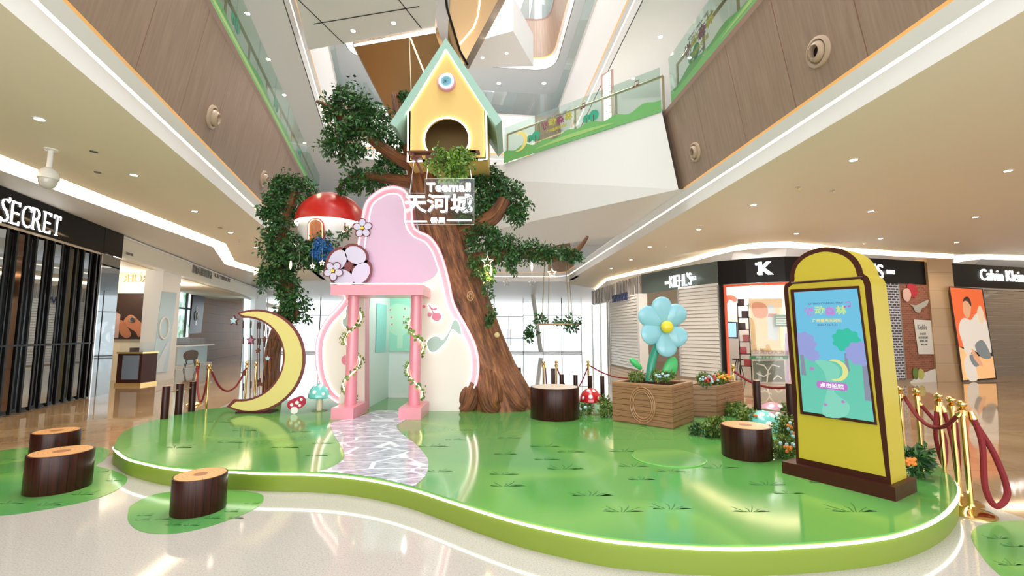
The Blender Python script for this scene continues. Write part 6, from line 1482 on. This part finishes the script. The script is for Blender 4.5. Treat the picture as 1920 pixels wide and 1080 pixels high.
# ------------------------------------------------------------------ planters, flower, shrubs
def planter(A, B, C, h, label):
    """A front left, B front right, C back right on the stage"""
    t = thing('planter_box', label, 'planter', (A + B) / 2); D_ = A + (C - B); U = Z * h
    mb = MB()
    for p, q in ((A, B), (B, C), (C, D_), (D_, A)):
        L1 = (q - p).length; mb.add([p, q, q + U, p + U], [(0, 1, 2, 3)], 0, [[(0, 0), (L1, 0), (L1, h), (0, h)]])
    mk('plank_sides', mb, M['planks'], t, flat=True)
    cen_ = (A + C) / 2; mb = MB(); outer = [A + U, B + U, C + U, D_ + U]; inner = [cen_ + U + (p - cen_ - U) * 0.86 for p in outer]
    mb.prism([outer, inner], (0, 0, 0.02)); mk('top_rim', mb, mat('planter_rim', (0.40, 0.22, 0.12), 0.45), t, flat=True)
    mb = MB(); mb.prism([p - Z * 0.06 for p in inner], (0, 0, 0.01)); mk('soil', mb, M['kbrown'], t, flat=True); return t, D_
A1, B1 = atz(1149, 789, SZ), atz(1262, 805, SZ); dA = (B1 - A1).normalized(); C1 = B1 + V((dA.y, -dA.x, 0)) * -0.85
pl1, _ = planter(A1, B1, C1, 0.60, 'taller wooden plank planter left, behind the stage centre, with a carved ring')
mb = MB(); c = atz(1206, 797, SZ) + Z * .3; nf = V((dA.y, -dA.x, 0)); 
for rr_ in (.27, .235, .20): mb.tube([c + nf * .012 + dA * (rr_ * .75 * math.cos(a)) + Z * (rr_ * math.sin(a)) for a in [2 * PI * k / 32 for k in range(32)]], 0.009, 6, True)
mk('carved_ring', mb, mat('ring_wood', (0.42, 0.22, 0.11), 0.4), pl1)
B2, C2 = atz(1344, 784, SZ), atz(1396, 768, SZ); A2 = B2 + (atz(1285, 781, SZ) - B2)
pl2, _ = planter(A2, B2, C2, 0.50, 'lower wooden plank planter with colourful flowers right of the tall one')
SH_ = 'bedding plants in and around the planters'
def shrub(px, py, rx, ry, Y, n, label, seed, colors=None, mm='leafs', size=.06):
    Yb = atz(px, py + ry, SZ).y
    if py > 740 and abs(Yb - Y) < 1.4: Y = Yb
    t = thing('shrub', label, 'shrub', aty(px, py + ry, Y)); fol(t, [(px, py, rx, ry, Y)], M[mm], size, seed, dens=1.3, droop=0.2)
    r_ = random.Random(seed)
    if colors:
        k = Y / FPX
        for c_ in colors:
            mb = MB()
            for _ in range(n):
                a = r_.uniform(0, 2 * PI); rr2 = r_.uniform(.2, .9); p = aty(px + rx * rr2 * math.cos(a), py - ry * .3 + ry * .7 * rr2 * math.sin(a), Y) + V((0, -r_.uniform(0.02, .15) - ry * k * .6, 0)); mb.ball(p, (0.022, .014, .02), 8)
            mk('blossoms', mb, c_, t)
    mb = MB(); mb.tube([aty(px, py + ry, Y), aty(px, py, Y)], 0.01, 6); mk('stem', mb, M['greens'], t); return t, Y
FW = mat('pale_blue_blossom', (0.45, 0.65, 0.78), 0.5); FO = mat('orange_bloom', (0.78, 0.22, 0.03), 0.5); FR = mat('red_bloom', (0.5, 0.03, 0.03), 0.5); FY = mat('yellow_bloom', (0.8, 0.5, 0.05), 0.5)
shrub(1196, 704, 18, 8, 7.6, 0, 'yellow green shrub at the left end of the tall planter', 201)
shrub(1240, 704, 24, 8, 7.3, 8, 'shrub in the middle of the tall planter at the foot of the blue flower', 207, [FW])
shrub(1322, 712, 18, 11, 7.8, 14, 'flower patch with pale blue and red blooms in the lower planter', 202, [FW, FR])
shrub(1350, 708, 16, 10, 8.0, 12, 'flower patch with orange blooms at the right end of the lower planter', 203, [FO, FY])
shrub(1136, 762, 14, 20, 8.0, 0, 'bushy shrub between the red mushroom and the tall planter', 204)
shrub(1095, 766, 14, 12, 8.4, 5, 'low shrub behind the red mushroom', 205, [FW])
shrub(1350, 802, 30, 18, 6.7, 7, 'shrub bed with orange blooms in front of the lower planter', 206, [FO])
shrub(1400, 785, 26, 18, 6.9, 4, 'shrub bed beside the lower planter, left of the teal mushroom cap', 208, [FO])
shrub(1318, 806, 22, 10, 6.5, 0, 'low dark shrub at the left end of the bed', 212, mm='leaf')
shrub(1380, 768, 22, 12, 7.4, 0, 'tall yellow green shrub against the lower planter', 213)
shrub(1474, 808, 20, 28, 5.9, 8, 'shrub with blue and orange blooms between log stool and kiosk', 209, [FW, FO], size=.05)
shrub(1468, 838, 22, 20, 5.6, 6, 'front shrub with orange blooms right behind the low log stool', 210, [FO, FW], size=.05)
shrub(1483, 772, 12, 20, 6.4, 0, 'tuft of leaves behind the pink mushroom cap', 214)
lt, lY = shrub(1722, 868, 26, 26, 4.55, 0, 'broad leaved plant behind the kiosk with an orange bloom', 211, None, 'leaf', .075)
mb = MB(); r_ = random.Random(4)
for _ in range(16): mb.ball(aty(1708 + r_.uniform(-9, 9), 866 + r_.uniform(-6, 6), lY - .17), (0.018, .014, .018), 8)
mk('blossom_cluster', mb, FO, lt)
# blue flower
YL = 7.35
bf = thing('giant_flower', 'giant glossy pale blue flower with yellow centre rising from the tall planter', 'flower', aty(1222, 712, YL))
kL = YL / FPX; cF = aty(1248, 613, YL)
for tx, ty in ((1237, 560), (1277, 577), (1281, 641), (1250, 666), (1205, 633), (1201, 584)):
    tip = aty(tx, ty, YL); d = (tip - cF); Ln = d.length; d.normalize(); n_ = V((0, -1, 0)); s_ = d.cross(n_)
    c = cF + d * Ln * .56; mb = MB(); b0 = len(mb.v); mb.ball(c, (Ln * .5, .17, .05), 20, ax=(d, s_, n_))
    for i in range(len(mb.v)):
        u = (mb.v[i] - cF).dot(d) / Ln; w_ = (mb.v[i] - c).dot(s_); mb.v[i] += s_ * w_ * (-0.35 + 0.55 * u) + n_ * (0.05 * u * u - 0.02) 
    mk('petal', mb, M['blue_p'], bf)
mb = MB(); mb.ball(cF + V((0, -.07, 0)), (11.5 * kL, .07, 11.5 * kL), 24); mk('flower_centre', mb, M['yball'], bf)
mb = MB(); pxtube(mb, [(1245, 620, 6, YL + .08), (1232, 650, 7, YL + .08), (1222, 680, 7.5, YL + .06), (1218, 715, 8, YL + .05)], 5, 14); mk('stem', mb, M['greens'], bf)
for c_, r1, r2, an in (((1256, 692), 24, 13, 1.15), ((1192, 682), 15, 6, 2.4)):
    c = aty(c_[0], c_[1], YL + .02); d = V((math.cos(an), 0, math.sin(an))); mb = MB(); mb.ball(c, (r1 * kL, r2 * kL, .04), 20, ax=(d, d.cross(V((0, 1, 0))), V((0, 1, 0)))); mk('leaf', mb, M['greenl'], bf)
# round base plate on the stage
p = atz(1253, 858, SZ); bp_ = thing('base_plate', 'thin round green plate lying on the stage front', 'base plate', p)
mb = MB(); mb.lathe([(0.40, 0), (0.40, 0.008), (0.39, 0.011)], p, 48); mk('disc', mb, mat('clear_green_disc', (0.13, 0.42, 0.09), 0.12), bp_)
mb = MB(); mb.lathe([(0.385, 0.011), (0.0001, 0.012)], p, 48); mk('disc_top', mb, M['turf2'], bp_)

# ------------------------------------------------------------------ kiosk
KA, KB, KC = atz(1467, 887, SZ), atz(1680, 941, SZ), atz(1733, 925, SZ); uK = (KB - KA).normalized(); nK = V((uK.y, -uK.x, 0)); LK = (KB - KA).length; DK = (KC - KB).dot(-nK)
kio = thing('photo_kiosk', 'freestanding yellow photo kiosk with brown outline and bright screen on a brown plinth', 'kiosk', (KA + KB) / 2)
hK = 0.115; KD = KA - nK * DK; KC = KB - nK * DK
mb = MB(); mb.prism([KA, KB, KC, KD], (0, 0, hK)); mk('plinth', mb, M['kbrown'], kio, flat=True)
p0 = KA - nK * 0.075 + Z * hK
def Kx(px, py, off=0.0): return onp(px, py, p0 + nK * off, nK)
ko = [(1493, 858), (1486, 740), (1478, 640), (1470, 545), (1472, 534), (1481, 527), (1482, 512), (1490, 492), (1510, 474), (1545, 463), (1580, 468), (1603, 482), (1615, 500), (1619, 513), (1628, 520), (1633, 534), (1645, 640), (1657, 760), (1671, 905)]
p3 = [Kx(x, y) for x, y in ko]; p3[0] = V((p3[0].x, p3[0].y, SZ + hK)); p3[-1] = V((p3[-1].x, p3[-1].y, SZ + hK))
kb_ = p3[:3] + smooth(p3[3:16], 4, False) + p3[16:]
depK = DK * 0.72
mb = MB(); mb.prism(kb_, nK * -depK); mk('body', mb, M['kyel'], kio, ang=40)
mb = MB(); mb.prism([p + nK * 0.004 for p in kb_], nK * -0.006); mk('brown_front', mb, M['kbrown'], kio, flat=True)
cK = sum(kb_, V()) / len(kb_)
def insetK(pts, dd_):
    q = []; n = len(pts)
    for i in range(n):
        a, b = pts[i - 1], pts[(i + 1) % n]; t_ = (b - a).normalized(); s_ = t_.cross(nK); 
        if (cK - pts[i]).dot(s_) < 0: s_ = -s_
        q.append(pts[i] + s_ * dd_)
    return q
ki = insetK(kb_, 0.048); ki[0] += Z * .02; ki[-1] += Z * .02
mb = MB(); mb.prism([p + nK * 0.006 for p in ki], nK * 0.006); mk('yellow_front', mb, M['kyel'], kio, flat=True)
mb = MB(); a_, b_ = Kx(1484, 531, .014), Kx(1618, 520, .014); mb.tube([a_, b_], 0.012, 6); mk('brown_seam', mb, M['kbrown'], kio)
sc4 = [(1483, 543), (1611, 536), (1645, 797), (1502, 776)]; si4 = [(1489, 548), (1607, 541), (1639, 791), (1506, 771)]
mb = MB(); mb.prism([Kx(x, y, .014) for x, y in sc4], nK * 0.012); mk('screen_frame', mb, M['kbrown'], kio, flat=True)
def scr(name, c, s=0.75): return mat(name, tuple(x * 0.15 for x in c), 0.15, emis=c, es=s)
S0_, S1_, S2_, S3_ = [Kx(x, y, .028) for x, y in si4]
def SP(u, v, o=0): return (S3_ + (S2_ - S3_) * u) * (1 - v) + (S0_ + (S1_ - S0_) * u) * v + nK * o
mb = MB(); mb.prism([S3_, S2_, S1_, S0_], nK * 0.002); scn = mk('screen', mb, scr('sky_blue_screen', (0.16, 0.50, 0.72)), kio, flat=True)
def sp(pts, m, o, name, sm=True):
    q = [SP(u, v, o) for u, v in pts]; q = smooth(q, 4) if sm else q; mb = MB(); mb.prism(q, nK * 0.001); return mk(name, mb, m, scn, flat=True)
sp([(0, 0), (1, 0), (1, .42), (.8, .45), (.5, .43), (.2, .44), (0, .46)], scr('mint_ground', (0.14, 0.55, 0.42)), .003, 'ground_picture', False)
sp([(.25, .43), (.5, .42), (.62, .35), (.5, .2), (.7, .1), (.6, .0), (.3, .0), (.4, .2), (.38, .34)], scr('pale_mint_path', (0.22, 0.62, 0.48)), .0045, 'path_picture')
PU = scr('periwinkle_tree', (0.30, 0.34, 0.66)); GT = scr('green_tree', (0.05, 0.50, 0.36)); TK = scr('grey_trunk', (0.25, 0.27, 0.36))
def blob(u, v, ru, rv, m, o, bumps=9): 
    q = [(u + ru * (1 + .08 * math.cos(bumps * a)) * math.cos(a), v + rv * (1 + .08 * math.cos(bumps * a)) * math.sin(a)) for a in [2 * PI * k / 54 for k in range(54)]]
    q = [(min(1, max(0, a)), b) for a, b in q]; sp(q, m, o, 'tree_picture', False)
sp([(.02, .3), (.1, .3), (.08, .5), (.02, .5)], TK, .004, 'trunk_picture', False); sp([(.92, .15), (1, .15), (1, .42), (.94, .42)], TK, .004, 'trunk_picture', False); sp([(.70, .36), (.76, .36), (.75, .5), (.71, .5)], TK, .004, 'trunk_picture', False)
blob(.10, .56, .20, .10, PU, .005); blob(.22, .47, .12, .05, PU, .0055); blob(.76, .60, .20, .09, GT, .005); blob(.93, .50, .20, .09, PU, .006)
mb = MB()
def SPw(u, v): return SP(u, v, .006)
cm = SP(.56, .36, .007); Uu = (SP(.5, .5) - SP(.5, .4)).normalized(); Xx = (SP(.6, .4) - SP(.5, .4)).normalized()
mb.prism(crescent(cm, Xx, Uu, .10, .083, -.025, .0, math.radians(120), math.radians(-120), 18), nK * .001); mk('moon_picture', mb, scr('moon_screen', (0.72, 0.72, 0.28)), scn, flat=True)
for u, v, r in ((.62, .12, .02), (.36, .08, .02), (.2, .36, .025)): blob(u, v, r * 1.4, r * .6, scr('mauve_toadstool', (0.42, 0.24, 0.55)), .007, 3)
text('SANRIO CHARACTERS', 'title_picture', scr('slate_text', (0.10, 0.16, 0.30), .5), SP(.5, .895, .008), Xx, Uu, .016, .30, .002, scn)
for k, (ch, c_) in enumerate(zip('悦动森林', ((0.50, 0.22, 0.60), (0.50, 0.70, 0.25), (0.50, 0.22, 0.60), (0.50, 0.70, 0.25)))): text(ch, 'title_picture', scr('title_screen', c_, .8), SP(.24 + .165 * k, .83 + .008 * (k % 2), .008), Xx, Uu, .085, .088, .002, scn, bold=.03)
text('广州番禺天河城', 'title_picture', scr('yellow_text', (0.75, 0.68, 0.20), .8), SP(.5, .755, .008), Xx, Uu, .036, .25, .002, scn, bold=.02)
text('2021.7.16-9.21', 'title_picture', scr('slate_text2', (0.10, 0.16, 0.30), .5), SP(.5, .72, .008), Xx, Uu, .018, .17, .002, scn)
nm = MB(); note(nm, SP(.80, .86, .008), Xx, Uu, .045, nK * .001, True); mk('note_picture', nm, scr('purple_note', (0.45, 0.15, 0.5)), scn, flat=True)
bt_ = [(.30 + .40 * 0 + (.05 * math.cos(a) if a > PI / 2 and a < 3 * PI / 2 else .36 + .05 * math.cos(a)), .235 + .03 * math.sin(a)) for a in [2 * PI * k / 24 for k in range(24)]]
sp(bt_, scr('purple_button', (0.50, 0.18, 0.55)), .008, 'button_picture', False)
text('点击拍照', 'button_text', scr('white_text', (0.9, 0.9, 0.95), .9), SP(.48, .235, .010), Xx, Uu, .045, .20, .002, scn, bold=.02)

# ------------------------------------------------------------------ gold stands and ropes
def stanchion(p, label, h=0.96, grp='gold rope stands'):
    t = thing('rope_stand', label, 'stanchion', p, grp)
    mb = MB(); mb.lathe([(0.165, 0), (0.165, 0.012), (0.14, 0.03), (0.06, 0.05), (0.028, 0.07), (0.022, 0.09)], p, 36); mk('base', mb, M['gold'], t)
    mb = MB(); mb.lathe([(0.021, 0.07), (0.021, h - 0.10), (0.034, h - 0.10), (0.034, h - 0.055), (0.022, h - 0.05), (0.04, h - .045), (0.018, h - 0.035)], p, 24); mk('pole', mb, M['gold'], t)
    mb = MB(); mb.ball(p + Z * (h), 0.036, 24); mk('finial', mb, M['gold'], t); return t
def rope(pts, label, r=0.019):
    t = thing('velvet_rope', label, 'rope', V((pts[0].x, pts[0].y, pts[0].z)), 'red velvet ropes')
    q = smooth(pts, 8, False); mb = MB(); mb.tube(q, r, 10); mk('cord', mb, M['velvet'], t)
    for e, f_ in ((q[0], q[1]), (q[-1], q[-2])):
        d = (e - f_).normalized(); mb = MB(); mb.tube([e - d * .02, e + d * .05], [r * 1.3, r * .8], 10); mk('brass_end', mb, M['gold'], t)
SP_ = [V((4.36, 4.41, 0)), V((4.50, 4.76, 0)), V((4.52, 5.30, 0)), V((4.58, 6.10, 0)), V((4.70, 7.25, 0))]
def stp(px, top, hh=0.96):
    # stand whose ball shows at (px, top)
    p = atz(px, top, hh); return V((p.x, p.y, 0))
SPs = [stp(1803, 757), stp(1783, 749), stp(1759, 742), stp(1718, 733), stp(1686, 729)]
for p, lb in zip(SPs, ('nearest gold rope stand beside the right end of the stage', 'second gold rope stand from the front at the right of the stage', 'middle gold rope stand in the right row, two ropes hooked on', 'fourth gold rope stand in the right row', 'gold rope stand half hidden by the right side of the kiosk')): stanchion(p, lb)
H9 = Z * .87
def hang(a, b, sag): m_ = (a + b) / 2; return [a, a * .75 + b * .25 - Z * sag * .75, m_ - Z * sag, a * .25 + b * .75 - Z * sag * .75, b]
q0, q1, q2, q3, q4 = [p + H9 for p in SPs]
rope(hang(q4 + V((.05, 0, 0)), q0 + V((-.03, 0, 0)), .22), 'long red velvet rope swagged from the hidden stand to the nearest stand')
rope([q3 + V((.03, 0, -.05)), q3 + V((.12, -.15, -.35)), (q3 + q2) / 2 + V((.12, 0, -.66)), q2 + V((-.06, 0, -.35)), q2 + V((-.03, 0, -.05))], 'red velvet rope hanging in a deep loop between the fourth and middle stands')
rope([q2 + V((.04, 0, -.05)), q2 + V((.1, 0, -.35)), (q2 + q1) / 2 + V((.06, 0, -.72)), q1 + V((.02, 0, -.4)), q1 + V((.02, 0, -.1))], 'red velvet rope falling between the middle and second stands')
rope([q0 + V((.06, -.03, -.02)), q0 + V((.10, -.05, -.25)), q0 + V((.08, -.06, -.62)), q0 + V((.16, -.06, -.78)), q0 + V((.27, -.06, -.66)), q0 + V((.22, -.03, -.35)), q0 + V((.12, .02, -.08))], 'red velvet rope doubled back on the nearest stand in a long loop', 0.024)
FS = [atz(1020, 736, 0), atz(1043, 737, 0), atz(1103, 735, 0)]
FS = [stp(1019, 676), stp(1043, 677), stp(1103, 679)]
FS = [V((aty(x, 700, 9.95 + k * .1).x, 9.95 + k * .1, 0)) for k, x in enumerate((1019, 1043, 1103))]
for p, lb in zip(FS, ('left of the three slim gold stands behind the log table', 'middle of the three slim gold stands behind the log table', 'right of the three slim gold stands, behind the back log posts')): stanchion(p, lb)
f0, f1, f2 = [p + H9 for p in FS]
rope(hang(f1, f2, .52), 'dark red rope drooping between the middle and right stands behind the log table', .014)
e_ = aty(1195, 708, 9.8); rope(hang(f2 + V((.05, 0, 0)), e_, .10), 'red rope running from the right back stand to the tall planter', .014)
rope([f0 + V((.04, 0, 0)), f0 + V((.06, 0, -.3)), f0 + V((.08, 0, -.7))], 'short red rope end hanging from the left back stand', .014)
e1 = stp(1335, 700, .9); s6 = V((aty(1375, 700, 8.9).x, 8.9, 0)); stanchion(s6, 'gold rope stand behind the lower planter at the shop window')
e2 = aty(1478, 726, 7.9); rope(hang(s6 + H9, e2, .12), 'thick red rope behind the low planter towards the kiosk', .022)
LS1 = V((aty(377, 690, 9.6).x, 9.6, 0)); LS0 = V((aty(369, 690, 10.4).x, 10.4, 0)); LS2 = V((aty(392, 690, 9.0).x, 9.0, 0)); LS3 = V((aty(463, 690, 9.9).x, 9.9, 0)); LS4 = V((aty(482, 660, 9.7).x, 9.7, 0))
for p, lb in zip((LS0, LS2, LS3, LS4), ('gold rope stand behind the third left log post', 'gold rope stand at the left back edge of the stage', 'gold rope stand seen inside the curve of the moon cutout', 'second gold rope stand behind the strings of the moon cutout')): stanchion(p, lb)
l0, l2, l3, l4 = [p + H9 for p in (LS0, LS2, LS3, LS4)]
rope([l0 + V((.05, 0, 0)), l0 + V((.08, -.1, -.4)), l0 + V((.12, -.2, -.75))], 'red rope hanging down from the stand behind the left log posts')
rope(hang(l0, l2, .70), 'red rope in a deep loop between the two left back stands')
rope(hang(l2 + V((.04, 0, 0)), l3, .45), 'red rope passing behind the moon cutout')

# ------------------------------------------------------------------ directory on the upper gallery
di = thing('directory_board', 'tall white lit directory board on the upper gallery behind the bridge glass', 'directory', aty(1140, 226, 11.6))
a, b = aty(1128, 140, 11.6), aty(1150, 128, 11.75); zt3 = a.z; zb3 = 6.75
mb = MB(); mb.prism([V((a.x, a.y, zb3)), V((b.x, b.y, zb3)), V((b.x, b.y, b.z)), V((a.x, a.y, a.z))], (0, 0.08, 0)); mk('frame', mb, M['trimp'], di, flat=True)
mb = MB(); e = V((0, -0.02, 0)); mb.prism([V((a.x + .04, a.y, zb3 + .05)) + e, V((b.x - .06, b.y, zb3 + .05)) + e, V((b.x - .06, b.y, b.z - .06)) + e, V((a.x + .04, a.y, a.z - .06)) + e], (0, 0.01, 0)); mk('light_face', mb, emit('board_light', (1, .97, .93), 1.3), di, flat=True)
mb = MB()
for k in range(8):
    for s_ in (.25, .65): c = a * (1 - s_) + b * s_; c = V((c.x, c.y - .03, zb3 + .35 + k * .19)); mb.box(c, (.08, .004, .02))
mk('text_lines', mb, M['steel'], di, flat=True)
